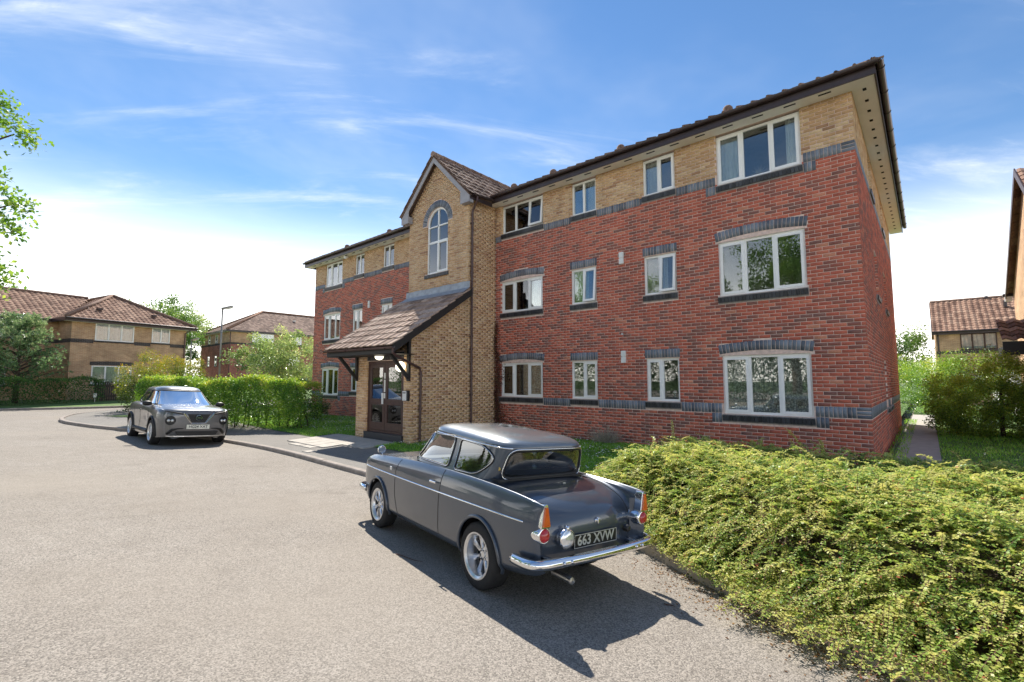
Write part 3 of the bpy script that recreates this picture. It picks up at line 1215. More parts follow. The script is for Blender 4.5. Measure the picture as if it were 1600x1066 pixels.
# ---- porch ---------------------------------------------------------------------------------------
upP = Vector((0, 1, SL)).normalized()
EYP, EZP = 7.13, 2.56
mb = MB()
x0, x1 = -13.93, -10.42
q = [(x0, EYP, EZP), (x1, EYP, EZP), (x1, TY - .005, roof_z(TY)), (x0, TY - .005, roof_z(TY))]
mb.tone = .3
mb.add(q + [(x, y, z - .04) for x, y, z in q], [(0, 1, 2, 3), (7, 6, 5, 4), (0, 4, 5, 1), (1, 5, 6, 2), (2, 6, 7, 3), (3, 7, 4, 0)])
mb.build('porch_roof', MAT['tile_brown'], bld)
lay_tiles((x0 - .02, EYP - .05, EZP - .03), (1, 0, 0), upP, 11, 9, (x1 - x0 + .06) / 11, .365, bld, tile_mesh((x1 - x0 + .06) / 11 - .004, .43, .03, 6, 'tile_porch'))
mb = MB()
f3v = lambda y, z, t: Vector((x1 + .035 + t, y, z))
mb.prism([(EYP - .02, EZP + .02), (TY - .01, roof_z(TY) + .02), (TY - .01, roof_z(TY) - .2), (EYP - .02, EZP - .2)], f3v, -.03, .0)
mb.build('verge_board', MAT['black_timber'], bld)
mb = MB()
mb.box((x0, EYP + .0, EZP - .20), (x1 + .002, EYP + .025, EZP - .005))
mb.box((x0, EYP + .026, EZP - .215), (x1, PY - .003, EZP - .20))
mb.build('porch_fascia', MAT['black_timber'], bld)
gutter((x0 - .02, EYP - .066, EZP - .02), (x1 + .12, EYP - .066, EZP - .04), .06, 'gutter', bld, 'downpipe_brown')
# lead flashing
mb = MB()
nx = 14
for i in range(nx):
    u0, u1 = -13.77 + 3.26 * i / nx, -13.77 + 3.26 * (i + 1) / nx + .02
    z = 4.73 + random.uniform(-.01, .01)
    mb.add([(u0, TY - .012 - .004 * (i % 2), z), (u1, TY - .012 - .004 * (i % 2), z), (u1, TY - .02 - .004 * (i % 2), 4.52), (u0, TY - .02 - .004 * (i % 2), 4.52), (u0, TY - .30, roof_z(TY - .3) + .085), (u1, TY - .30, roof_z(TY - .3) + .085)], [(0, 1, 2, 3), (3, 2, 5, 4)])
mb.build('lead_flashing', MAT['lead'], bld)
# gallows brackets
for bxp in (TX1 - .06, PX0 + .05):
    mb = MB()
    mb.box((bxp - .045, PY - .075, 1.62), (bxp + .045, PY - .003, roof_z(PY) - .06))
    mb.beam((bxp, PY - .05, 1.70), (bxp, EYP + .10, EZP - .22), .08, .08, (1, 0, 0))
    mb.build('porch_bracket', MAT['black_timber'], bld)
downpipe([(x1 + .08, EYP - .06, EZP - .08), (x1 + .08, EYP - .06, EZP - .2), (x1 + .05, EYP + .06, EZP - .27), (TX1 + .06, 8.10, 1.98), (TX1 + .055, 8.14, 1.86), (TX1 + .055, 8.14, -.05)], .034, [(TX1 + .055, 8.14, z) for z in (1.80, .85)])
# double doors
f3P = lambda u, z, t: FP.p(u, z, t)
mb = MB()
frame_ring(mb, FP, DOOR[0], DOOR[1], DOOR[2], DOOR[3], .07, -.05, -.13)
df = mb.build('door_frame', MAT['door_wood'], bld)
um = (DOOR[0] + DOOR[1]) / 2 - .05
for a, b in ((DOOR[0] + .07, um - .006), (um + .006, DOOR[1] - .07)):
    mb = MB()
    z0, z1 = DOOR[2] + .075, DOOR[3] - .075
    st = .115
    for r in ((a, a + st, z0, z1), (b - st, b, z0, z1), (a + st, b - st, z0, z0 + .22), (a + st, b - st, z1 - .12, z1), (a + st, b - st, .93, 1.10)):
        mb.prism([(r[0], r[2]), (r[1], r[2]), (r[1], r[3]), (r[0], r[3])], f3P, -.06, -.105)
    d = mb.build('door', MAT['door_wood'], bld)
    for r in ((a + st, b - st, z0 + .22, .93), (a + st, b - st, 1.10, z1 - .12)):
        g = MB()
        g.prism([(r[0], r[2]), (r[1], r[2]), (r[1], r[3]), (r[0], r[3])], f3P, -.080, -.088)
        g.build('pane', MAT['window_glass'], d)
    if b < um + .1:
        g = MB()
        g.prism([(b - .14, .95), (b - .06, .95), (b - .06, 1.27), (b - .14, 1.27)], f3P, -.04, -.059)
        g.build('push_plate', MAT['white_plastic'], d)
        g = MB()
        for z0_, z1_ in ((1.12, 1.27), (1.30, 1.66), (1.69, 1.86)):
            g.prism([(b - .03, z0_), (b + .03, z0_), (b + .03, z1_), (b - .03, z1_)], f3P, -.045, -.059)
        g.build('notice_strip', MAT['white_plastic'], d)
mb = MB()
mb.box((DOOR[0] - .02, PY - .06, -.2), (DOOR[1] + .02, PY + .12, DOOR[2]))
mb.build('door_step', MAT['brick_black'], bld)
# ------------------------------------------------------------------ ground, road, pavements, lawns
def smooth01(t):
    t = min(1.0, max(0.0, t))
    return t * t * (3 - 2 * t)


def road_z(x, y):
    p = -.28 + .06 * (5.2 - min(5.2, max(-1.0, y)))
    w = smooth01((-16 - x) / 18)
    return p * (1 - w) + .1 * w


def land_z(x, y):
    return min(road_z(x, min(y, 5.3)) + .10 + max(0, y - 5.3) * .035, max(0.0, road_z(x, 5.2) + .12))


def asphalt(key, lo, mid, hi, speck):
    t = NT(key)
    big = t.noise(0.35, 5, 0.6)
    med = t.noise(3.0, 5, 0.65)
    f = t.math('ADD', t.math('MULTIPLY', big, 0.55), t.math('MULTIPLY', med, 0.45))
    col = t.ramp(f, [(0.32, lo), (0.5, mid), (0.68, hi)])
    vo = t.n('ShaderNodeTexVoronoi', {'Scale': 110.0, 'Randomness': 1.0})
    t.t.links.new(t.pos(), vo.inputs['Vector'])
    st = t.n('ShaderNodeSeparateColor', {0: vo.outputs['Color']})
    g = t.rng(st.outputs[0], 0, 1, 1 - speck, 1 + speck)
    col = t.mix(1.0, col, t.n('ShaderNodeCombineColor', {'Red': g, 'Green': g, 'Blue': g}).outputs[0], 'MULTIPLY')
    dk = t.rng(t.noise(160, 2), 0.66, 0.72, 0, 0.55)
    col = t.mix(dk, col, (lo[0] * .35, lo[1] * .35, lo[2] * .35))
    st2 = t.rng(t.noise(1.1, 6, 0.7), 0.56, 0.74, 0, 0.42)
    col = t.mix(st2, col, (lo[0] * .62, lo[1] * .60, lo[2] * .58))
    st3 = t.rng(t.noise(0.22, 3, 0.5), 0.52, 0.70, 0, 0.5)
    col = t.mix(st3, col, (hi[0] * 1.06, hi[1] * 1.03, hi[2] * .98))
    h = t.math('ADD', t.math('MULTIPLY', vo.outputs['Distance'], -1.0), t.math('MULTIPLY', med, 0.3))
    t.pbr(col, 0.88, 0, t.bump(h, 0.55, 0.006), 0.3)
    MAT[key] = t.m


asphalt('asphalt_road', (0.215, 0.190, 0.163), (0.250, 0.224, 0.195), (0.282, 0.256, 0.226), 0.46)
asphalt('asphalt_path', (0.175, 0.165, 0.152), (0.205, 0.194, 0.18), (0.235, 0.222, 0.205), 0.26)
plain('kerb_stone', (0.30, 0.26, 0.23), 0.9, 0, 0.25, 5, 0.5, 90)
plain('edging_stone', (0.36, 0.32, 0.26), 0.9, 0, 0.3, 5, 0.5, 90)
plain('paving', (0.42, 0.39, 0.35), 0.9, 0, 0.15, 4, 0.4, 120)
plain('soil', (0.075, 0.052, 0.035), 0.95, 0, 0.4, 9, 0.8, 40)
plain('lawn_ground', (0.09, 0.16, 0.035), 0.95, 0, 0.35, 3, 0.6, 60)
plain('meadow', (0.07, 0.11, 0.03), 0.95, 0, 0.35, 0.3)


def strip(name, A, B, zf, mat, n=12, skirt=0.0):
    """ruled sheet between two plan polylines with equal point counts"""
    V, F = [], []
    m = len(A)
    for i in range(m):
        for k in range(n + 1):
            t = k / n
            x, y = A[i][0] + (B[i][0] - A[i][0]) * t, A[i][1] + (B[i][1] - A[i][1]) * t
            V.append((x, y, zf(x, y)))
    for i in range(m - 1):
        for k in range(n):
            a = i * (n + 1) + k
            F.append((a, a + n + 1, a + n + 2, a + 1))
    me = np_mesh(name, V, np.array(F), MAT[mat])
    import bmesh
    bm = bmesh.new()
    bm.from_mesh(me)
    bmesh.ops.recalc_face_normals(bm, faces=bm.faces)
    if sum(f.normal.z for f in bm.faces) < 0:
        bmesh.ops.reverse_faces(bm, faces=bm.faces)
    bm.to_mesh(me)
    bm.free()
    me.polygons.foreach_set('use_smooth', np.ones(len(me.polygons), bool))
    o = link(name, me)
    tag(o, kind='structure')
    return o


def resample(P, step):
    P = [Vector((p[0], p[1])) for p in P]
    out = [P[0]]
    for a, b in zip(P, P[1:]):
        n = max(1, round((b - a).length / step))
        for i in range(1, n + 1):
            out.append(a.lerp(b, i / n))
    return [(p.x, p.y) for p in out]


def smooth_line(P, it=2):
    for _ in range(it):
        Q = [P[0]]
        for a, b in zip(P, P[1:]):
            Q += [(a[0] * .75 + b[0] * .25, a[1] * .75 + b[1] * .25), (a[0] * .25 + b[0] * .75, a[1] * .25 + b[1] * .75)]
        P = Q + [P[-1]]
    return P


g = MB()
g.quad((-900, -900, -1.2), (900, -900, -1.2), (900, 900, -1.2), (-900, 900, -1.2))
tag(g.build('ground', MAT['meadow']), kind='structure')
xs = [-75 + i * 1.0 for i in range(100)]
strip('road', [(x, -45) for x in xs], [(x, 60) for x in xs], road_z, 'asphalt_road', 110)

# kerb line, from the far side of the spit round to the planting bed at the right
KERB = [(-33.2, 14), (-31.7, 5.3), (-29.0, 3.0), (-27.0, 2.35), (-25.2, 2.2), (-23.6, 2.55), (-22.3, 2.92), (-21.07, 3.53), (-18.6, 4.75), (-15.95, 5.27), (-12.7, 5.45), (-8.4, 5.22), (-5, 5.2), (-3.2, 5.25), (-2.48, 5.1), (-1.66, 4.56), (-1.05, 4.26), (-.6, 4.03), (-.25, 3.90), (.5, 3.72), (3, 3.5), (7, 3.4)]
KL = smooth_line(KERB, 2)


def offset_line(P, d):
    out = []
    for i in range(len(P)):
        a, b = Vector(P[max(0, i - 1)]), Vector(P[min(len(P) - 1, i + 1)])
        t = (b - a).normalized()
        n = Vector((-t.y, t.x))
        out.append((P[i][0] + n.x * d, P[i][1] + n.y * d))
    return out


kerb = empty('kerb', (-12, 5.4, -.28))
tag(kerb, kind='structure')
KR = resample(KL, .1)
# walk the line in stone lengths
acc, cur = 0.0, [KR[0]]
stones = []
for p, q in zip(KR, KR[1:]):
    acc += math.dist(p, q)
    cur.append(q)
    if acc > .92:
        stones.append((cur[0], cur[-1]))
        cur, acc = [q], 0.0
for p, q in stones:
    a, b = Vector((p[0], p[1])), Vector((q[0], q[1]))
    t = (b - a).normalized()
    n = Vector((-t.y, t.x))
    a, b = a + t * .004, b - t * .004
    bed = p[0] > -3.0
    H_ = .15 if bed else .105
    jz = random.uniform(-.004, .004)
    v = []
    for e in (a, b):
        zb = road_z(e.x, e.y)
        for off, h in ((0.0, -.1), (0.0, H_ - .025), (.012, H_ - .006), (.03, H_), (.125, H_), (.125, -.1)):
            c = e + n * (off + (.0 if not bed else random.uniform(0, .006)))
            v.append((c.x, c.y, zb + h + jz))
    f = [(i, (i + 1) % 6, 6 + (i + 1) % 6, 6 + i) for i in range(6)] + [(5, 4, 3, 2, 1, 0), (6, 7, 8, 9, 10, 11)]
    m = MB()
    m.add(v, f)
    m.build('kerb_stone', MAT['edging_stone' if bed else 'kerb_stone'], kerb)


def kerb_y(x):
    """y of the back of the front kerb at x (front side only)"""
    best = None
    for a, b in zip(KL, KL[1:]):
        if a[0] <= x <= b[0] and a[0] > -26.5:
            t = (x - a[0]) / max(1e-6, b[0] - a[0])
            best = a[1] + (b[1] - a[1]) * t
    return best


pv = lambda x, y: land_z(x, y) - .004
px_ = [-25 + .5 * i for i in range(44)]          # -25 .. -3.5
A = [(x, (kerb_y(x) or 2.3) + .11) for x in px_]
B = [(x, max(7.05, 0) if x > -21 else 7.05 - (-21 - x) * .55) for x in px_]
strip('pavement', A, B, pv, 'asphalt_path', 10)
# rounded end of the spit behind the kerb
KS = [p for p in KL if p[0] <= -24.8]
strip('pavement', offset_line(KS, .11), [(-25.0 + (i / (len(KS) - 1)) * .0 if i > len(KS) * .6 else -27.5, 4.6 + (1 - i / (len(KS) - 1)) * 9) for i in range(len(KS))], pv, 'asphalt_path', 8)
# lawns
lz = lambda x, y: land_z(x, y) + .006
xa = [-27 + .5 * i for i in range(26)]           # -27 .. -14.5
strip('lawn', [(x, (7.05 if x > -21 else 7.05 - (-21 - x) * .55) - .01) for x in xa], [(x, 11.35) for x in xa], lz, 'lawn_ground', 14)
xa = [-11.15 + .43 * i for i in range(26)]       # -11.15 .. -.4
strip('lawn', [(x, 7.04) for x in xa], [(x, 11.35) for x in xa], lz, 'lawn_ground', 14)
xa = [-.62 + .5 * i for i in range(30)]
strip('lawn', [(x, 10.5) for x in xa], [(x, 60) for x in xa], lambda x, y: -.002, 'lawn_ground', 30)
xa = [-60 + i for i in range(60)]
strip('lawn', [(x, 23.3) for x in xa], [(x, 70) for x in xa], lambda x, y: .0, 'lawn_ground', 20)
xa = [-14.6 + .25 * i for i in range(6)]
strip('lawn', [(x, 7.6) for x in xa], [(x, 11.35) for x in xa], lz, 'lawn_ground', 10)
# planting bed of soil
xa = [-4.6 + .25 * i for i in range(48)]
strip('planting_bed', [(x, (kerb_y(x) or 3.4) + .11) for x in xa], [(x, 10.6) for x in xa], lambda x, y: max(road_z(x, y) + .12, land_z(x, y) + .014), 'soil', 14)
# side path of the block
strip('side_path', [(-.62, 10.6 + i) for i in range(20)], [(.12, 10.6 + i) for i in range(20)], lambda x, y: .012, 'paving', 6)
# paved path at the door: single slabs
path = empty('door_path', (-12.6, 7.2, -.1))
tag(path, kind='structure')
for i in range(6):
    for j in range(3):
        x0, y0 = -14.35 + i * .55, 6.20 + j * .55
        if j == 0 and i > 3:
            continue
        if y0 + .55 > PY and x0 > PX0 - .3:
            y1 = PY - .07
        else:
            y1 = y0 + .542
        z = land_z(x0, y0)
        m = MB()
        jz = [random.uniform(.006, .014) for _ in range(4)]
        c = [(x0, y0), (x0 + .542, y0), (x0 + .542, y1), (x0, y1)]
        m.add([(x, y, land_z(x, y) - .03) for x, y in c] + [(x, y, land_z(x, y) + k + .012) for (x, y), k in zip(c, jz)], [(0, 3, 2, 1), (4, 5, 6, 7), (0, 1, 5, 4), (1, 2, 6, 5), (2, 3, 7, 6), (3, 0, 4, 7)])
        m.build('paving_slab', MAT['paving'], path)
for (x0, y0, w, d) in ((-13.75, 5.98, .62, .42), (-13.05, 5.98, .62, .42), (-12.1, 5.62, .3, .22)):
    m = MB()
    z = land_z(x0, y0)
    m.box((x0, y0, z - .05), (x0 + w, y0 + d, z + .012))
    m.build('inspection_cover', MAT['paving'], path)
# far side of the side road: kerb, verge
FK = [(-39.0, -14.0), (-35.9, -2.0), (-35.33, .89), (-34.4, 3.16), (-34.0, 5.76), (-34.2, 9.0), (-35.5, 16.0), (-38, 30)]
FK = smooth_line(FK, 1)
strip('verge', offset_line(FK, .1), [(p[0] - 30, p[1]) for p in FK], lambda x, y: .19 + min(.25, max(0, (-35 - x) * .05)), 'lawn_ground', 12)
m = MB()
for i in range(len(FK) - 1):
    a, b = Vector(FK[i]), Vector(FK[i + 1])
    t = (b - a).normalized()
    n = Vector((-t.y, t.x))
    v = []
    for e in (a, b):
        for off, h in ((0, -.1), (0, .10), (.03, .115), (.14, .115), (.14, -.1)):
            c = e + n * off
            v.append((c.x, c.y, road_z(c.x, c.y) + h))
    m.add(v, [(k, k + 1, 6 + k - 0, 5 + k) for k in range(4)])
tag(m.build('far_kerb', MAT['kerb_stone']), kind='structure')


# ---- grass blades, daisies (uncountable) -----------------------------------------------------------
leaf_mat('grass_blade', [(0.0, (0.035, 0.085, 0.012)), (0.5, (0.075, 0.16, 0.022)), (1.0, (0.15, 0.24, 0.05))], 0.35, 0.04, 3.4)
plain('daisy_white', (0.80, 0.80, 0.76), 0.7, 0, 0.05)


def leaf_mesh(name, P, D, N, L, W, tone, mat, fold=0.15, curl=0.0):
    """diamond leaves: base P, direction D, normal N, length L, half width W"""
    n = len(P)
    D = D / np.maximum(1e-6, np.linalg.norm(D, axis=1, keepdims=True))
    S = np.cross(D, N)
    S /= np.maximum(1e-6, np.linalg.norm(S, axis=1, keepdims=True))
    N2 = np.cross(S, D)
    L, W = L[:, None], W[:, None]
    mid = P + D * L * .48
    V = np.empty((n, 4, 3))
    V[:, 0] = P
    V[:, 1] = mid + S * W + N2 * W * fold
    V[:, 2] = P + D * L - N2 * L * curl
    V[:, 3] = mid - S * W + N2 * W * fold
    F = np.arange(n * 4).reshape(n, 4)
    return np_mesh(name, V.reshape(-1, 3), F, mat, tone)


def unit(rng, n):
    v = rng.normal(size=(n, 3))
    return v / np.linalg.norm(v, axis=1, keepdims=True)


def grass(name, boxes, zf, seed, hmin=.03, hmax=.075, mat='grass_blade'):
    rng = np.random.default_rng(seed)
    Ps = []
    for x0, x1, y0, y1, dens in boxes:
        n = int((x1 - x0) * (y1 - y0) * dens)
        xy = np.column_stack([rng.uniform(x0, x1, n), rng.uniform(y0, y1, n)])
        Ps.append(xy)
    xy = np.vstack(Ps)
    z = np.array([zf(x, y) for x, y in xy])
    P = np.column_stack([xy, z])
    n = len(P)
    D = np.column_stack([rng.normal(0, .35, n), rng.normal(0, .35, n), np.ones(n)])
    N = unit(rng, n)
    patch = .5 + .5 * np.sin(xy[:, 0] * 1.9 + np.sin(xy[:, 1] * 2.3)) * np.sin(xy[:, 1] * 1.7 + 1.1)
    L = rng.uniform(hmin, hmax, n) * (.75 + .5 * patch)
    tone = np.clip(.25 + .4 * patch + rng.normal(0, .2, n), 0, 1)
    o = link(name, leaf_mesh(name, P, D, N, L, L * .09 + .0015, tone, MAT[mat]))
    tag(o, kind='stuff')
    return o


o = grass('grass', [(-23, -14.4, 7.05, 11.1, 700), (-14.45, -13.4, 7.8, 11.1, 900), (-11.1, -3.2, 7.05, 11.1, 1500), (-9.5, -4, 6.7, 7.1, 500), (-.78, -.42, 11.3, 26, 300), (.13, 2.6, 10.6, 22, 420), (-.8, 3, 31, 36, 120)], lz, 21)
tag(o, 'short green grass of the lawns beside the block', 'grass')


def daisies(name, boxes, seed):
    rng = np.random.default_rng(seed)
    V, F = [], []
    for x0, x1, y0, y1, n in boxes:
        for _ in range(n):
            x, y = rng.uniform(x0, x1), rng.uniform(y0, y1)
            if math.sin(x * 2.1 + 1.3) * math.sin(y * 2.7 + x) < rng.uniform(-.9, .25):
                continue
            z = lz(x, y) + rng.uniform(.05, .10)
            r = rng.uniform(.011, .018)
            tx, ty = rng.normal(0, .25), rng.normal(-.1, .25)
            b = len(V)
            for k in range(6):
                a = k * math.pi / 3
                dx_, dy_ = r * math.cos(a), r * math.sin(a)
                V.append((x + dx_, y + dy_, z + dx_ * tx + dy_ * ty))
            F.append(tuple(range(b, b + 6)))
    o = link(name, np_mesh(name, V, F, MAT['daisy_white']))
    tag(o, 'small white daisies scattered through the lawn grass', 'daisies', kind='stuff')


daisies('daisies', [(-23, -14.3, 7.9, 10.9, 2600), (-11, -3.4, 7.6, 11, 3400)], 5)
# ------------------------------------------------------------------ neighbouring houses
def far_brick(key, c1, c2, mortar, band=None):
    """brick courses too small to pick apart; u from the wall direction, z up; soldier band colour by height is real geometry"""
    t = NT(key)
    tcn = t.n('ShaderNodeTexCoord')
    so = t.n('ShaderNodeSeparateXYZ', {0: tcn.outputs['Object']})
    sn = t.n('ShaderNodeSeparateXYZ', {0: tcn.outputs['Normal']})
    k = t.math('GREATER_THAN', t.math('ABSOLUTE', sn.outputs[0]), 0.7)
    u = t.math('ADD', t.math('MULTIPLY', so.outputs[1], k), t.math('MULTIPLY', so.outputs[0], t.math('SUBTRACT', 1.0, k)))
    cv = t.n('ShaderNodeCombineXYZ', {0: u, 1: so.outputs[2], 2: 0.0})
    br = t.n('ShaderNodeTexBrick', {'Vector': cv.outputs[0], 'Color1': (*c1, 1), 'Color2': (*c2, 1), 'Mortar': (*mortar, 1), 'Scale': 1.0, 'Mortar Size': 0.006, 'Brick Width': 0.225, 'Row Height': 0.075, 'Bias': -0.1})
    n = t.rng(t.noise(1.3, 5), 0.3, 0.7, 0.72, 1.25)
    col = t.mix(1.0, br.outputs['Color'], t.n('ShaderNodeCombineColor', {'Red': n, 'Green': n, 'Blue': n}).outputs[0], 'MULTIPLY')
    t.pbr(col, 0.9, 0, t.bump(br.outputs['Fac'], -0.4, 0.006), 0.2)
    MAT[key] = t.m


far_brick('far_buff', (0.46, 0.265, 0.15), (0.58, 0.37, 0.215), (0.58, 0.48, 0.37))
far_brick('far_red', (0.34, 0.10, 0.07), (0.46, 0.15, 0.10), (0.52, 0.42, 0.35))
far_brick('far_dark', (0.055, 0.045, 0.045), (0.085, 0.07, 0.07), (0.22, 0.2, 0.18))
plain('brown_frame', (0.055, 0.025, 0.018), 0.45)
plain('blind', (0.72, 0.73, 0.74), 0.8)
plain('net', (0.70, 0.76, 0.77), 0.9)


def roof_plane(mb, O, U, V, poly, w=.30, g=.34, amp=.028, step=.022):
    """tiled slope: waves along U, course steps along V; poly in (u,v)"""
    O, U, V = Vector(O), Vector(U).normalized(), Vector(V).normalized()
    N = U.cross(V)
    if N.z < 0:
        N = -N
    us = [p[0] for p in poly]
    vs = [p[1] for p in poly]
    nu, nv = int((max(us) - min(us)) / (w / 4)) + 1, int((max(vs) - min(vs)) / g) + 1
    uu = np.linspace(min(us), max(us), nu + 1)
    cache = {}

    def vert(i, j, top):
        key = (i, j, top)
        if key not in cache:
            u = uu[i]
            v = min(vs) + j * g
            h = amp * math.sin(2 * math.pi * u / w) + (step if not top else 0.0)
            cache[key] = len(mb.V)
            mb.V.append(tuple(O + U * u + V * v + N * h))
        return cache[key]
    pu = np.array([(uu[i] + uu[i + 1]) / 2 for i in range(nu)])
    for j in range(nv):
        vm = min(vs) + (j + .5) * g
        ins = in_poly(pu, np.full(len(pu), vm), poly)
        tone = None
        for i in range(nu):
            if i % 4 == 0:
                tone = random.random()
            if not ins[i]:
                continue
            a, b = vert(i, j, False), vert(i + 1, j, False)
            c, d = vert(i + 1, j + 1, True), vert(i, j + 1, True)
            mb.F.append([a, b, c, d])
            mb.M.append(mb.mi)
            mb.T.append(tone)
            e, f = vert(i, j, True), vert(i + 1, j, True)
            mb.F.append([e, f, b, a])
            mb.M.append(mb.mi)
            mb.T.append(tone * .6)


def far_window(parent, P, a, b, z0, z1, n, mat='upvc', fill='net', arch=False, proud=0.0):
    """P(u,z,d) local; parts window > pane, curtain"""
    m = MB()
    fr_ = .06
    for r in ((a, a + fr_, z0, z1), (b - fr_, b, z0, z1), (a + fr_, b - fr_, z0, z0 + fr_), (a + fr_, b - fr_, z1 - fr_, z1)):
        m.prism([(r[0], r[2]), (r[1], r[2]), (r[1], r[3]), (r[0], r[3])], P, .03, -.05)
    for k in range(1, n):
        u = a + (b - a) * k / n
        m.prism([(u - .04, z0 + fr_), (u + .04, z0 + fr_), (u + .04, z1 - fr_), (u - .04, z1 - fr_)], P, .028, -.05)
    w = m.build('window', MAT[mat], parent, False, True)
    m = MB()
    m.prism([(a + .03, z0 + .03), (b - .03, z0 + .03), (b - .03, z1 - .03), (a + .03, z1 - .03)], P, .004, .0)
    m.build('pane', MAT['window_glass'], w, False, True)
    m = MB()
    v = []
    k = 24
    for i in range(k + 1):
        u = a + .05 + (b - a - .1) * i / k
        d = -.055 + .012 * math.sin(i * 2.1)
        v += [P(u, z0 + .05, d), P(u, z1 - .05, d)]
    m.add(v, [(2 * i, 2 * i + 2, 2 * i + 3, 2 * i + 1) for i in range(k)])
    m.build('window_blind', MAT[fill], w, False, True)
    m = MB()
    m.prism([(a - .04, z0 - .11), (b + .04, z0 - .11), (b + .04, z0 - .003), (a - .04, z0 - .003)], P, .05, -.05)
    m.build('sill', MAT['far_dark'], w, False, True)
    return w


def hollow_wall(m, pts, z0, z1):
    for (a, b) in zip(pts, pts[1:]):
        m.quad((a[0], a[1], z0), (b[0], b[1], z0), (b[0], b[1], z1), (a[0], a[1], z1))


def wall_holes(m, P, a, b, z0, z1, holes, depth=.12):
    us = sorted({a, b, *[h[0] for h in holes], *[h[1] for h in holes]})
    zs = sorted({z0, z1, *[h[2] for h in holes], *[h[3] for h in holes]})
    for i in range(len(us) - 1):
        for j in range(len(zs) - 1):
            um, zm = (us[i] + us[i + 1]) / 2, (zs[j] + zs[j + 1]) / 2
            if any(h[0] < um < h[1] and h[2] < zm < h[3] for h in holes):
                continue
            m.quad(P(us[i], zs[j], 0), P(us[i + 1], zs[j], 0), P(us[i + 1], zs[j + 1], 0), P(us[i], zs[j + 1], 0))
    for h in holes:
        for p, q in (((h[0], h[2]), (h[0], h[3])), ((h[1], h[2]), (h[1], h[3])), ((h[0], h[3]), (h[1], h[3])), ((h[0], h[2]), (h[1], h[2]))):
            m.quad(P(*p, 0), P(*q, 0), P(*q, -depth), P(*p, -depth))


# ---- two storey house across the side road -----------------------------------------------------
hL = empty('corner_house', (-39.91, 3.73, .35), math.atan2(.9747, -.2235), 'two storey buff brick house with hipped brown tile roof behind the dark hedge', 'house')
PF = lambda u, z, d: Vector((u, -d, z))            # front of the right bay
PL = lambda u, z, d: Vector((u, 2.0 - d, z))       # recessed left wing
zE = 5.05
wins = [(1.18, 3.30, 3.85, 5.0, 3), (4.36, 5.50, 3.93, 5.0, 2), (1.12, 3.29, 1.03, 2.22, 3)]
winl = [(-2.9, -2.1, 3.9, 5.0, 2), (-7.5, -5.7, 3.9, 5.0, 3), (-7.5, -5.7, 1.0, 2.2, 3), (-3.6, -2.2, 1.0, 2.2, 2)]
m = MB()
wall_holes(m, PF, 0, 6.6, -.6, zE, [w[:4] for w in wins])
wall_holes(m, PL, -13, 0, -.6, zE, [w[:4] for w in winl])
hollow_wall(m, [(0, 0), (0, 2.0)], -.6, zE)
hollow_wall(m, [(6.6, 0), (6.6, 9), (-13, 9), (-13, 2.0)], -.6, zE)
m.build('wall', MAT['far_buff'], hL, False, True, fix=False)
for P_, a, b in ((PF, -.004, 6.604), (PL, -13, 0)):
    m = MB()
    for p, q in subtract([(a, b)], [(w[0] - .05, w[1] + .05) for w in (wins if P_ is PF else winl) if w[2] > 3]):
        m.prism([(p, 3.66), (q, 3.66), (q, 3.90), (p, 3.90)], P_, .012, -.05)
    tag(m.build('brick_band', MAT['far_dark'], hL, False, True), kind='stuff')
m = MB()
m.prism([(1.02, 2.26), (3.39, 2.26), (3.39, 2.46)] + [(2.2 + 1.19 * math.cos(t), 2.46 + .06 * math.sin(t)) for t in np.linspace(.2, 2.94, 9)] + [(1.02, 2.46)], PF, .012, -.05)
m.build('brick_arch', MAT['far_dark'], hL, False, True)
m = MB()
m.box((-.012, .05, 3.66), (.05, 2.0, 3.90))
m.build('brick_band', MAT['far_dark'], hL, False, True)
for w in wins:
    far_window(hL, PF, w[0], w[1], w[2], w[3], w[4])
for w in winl:
    far_window(hL, PL, w[0], w[1], w[2], w[3], w[4])
m = MB()
ap = Vector((3.3, 3.5, 7.35))
e0, e1 = Vector((-.45, -.45, zE + .12)), Vector((7.05, -.45, zE + .12))
Vup = (ap - Vector((3.3, -.45, zE + .12)))
Lv = Vup.length
roof_plane(m, e0, (1, 0, 0), Vup, [(0, 0), (7.5, 0), (3.76, Lv), (3.74, Lv)])
# side slopes of the bay, back to the main ridge
bk = 9.0
Vs = Vector((3.75, 0, 7.35 - zE - .12))
roof_plane(m, Vector((-.45, 9, zE + .12)), (0, -1, 0), Vs, [(0, 0), (9.45, 0), (5.5, Vs.length), (0, Vs.length)])
Vs2 = Vector((-3.75, 0, 7.35 - zE - .12))
roof_plane(m, Vector((7.05, -.45, zE + .12)), (0, 1, 0), Vs2, [(0, 0), (9.45, 0), (9.45, Vs2.length), (3.95, Vs2.length)])
# left wing
Vl = Vector((0, 3.9, 2.1))
roof_plane(m, Vector((-13.4, 1.6, zE + .1)), (1, 0, 0), Vl, [(0, 0), (13.2, 0), (16.2, Vl.length), (0, Vl.length)])
m.quad((-13.4, 9.4, zE), (3, 9.4, zE), (3, 5.5, zE + 2.17), (-13.4, 5.5, zE + 2.17))
rf = m.build('roof', MAT['tile_rust'], hL, False, True, fix=False)
m = MB()
m.tube([e0 + Vector((0, 0, .08)), ap + Vector((0, 0, .06))], .10, 8)
m.tube([e1 + Vector((0, 0, .08)), ap + Vector((0, 0, .06))], .10, 8)
m.tube([ap + Vector((0, 0, .06)), (3.3, 9, 7.42)], .10, 8)
m.tube([(-13.4, 5.5, zE + 2.23), (2.6, 5.5, zE + 2.23)], .10, 8)
m.build('ridge_tiles', MAT['tile_brown'], rf, True, True)
m = MB()
m.box((-.46, -.50, zE - .10), (7.06, -.46, zE + .13))
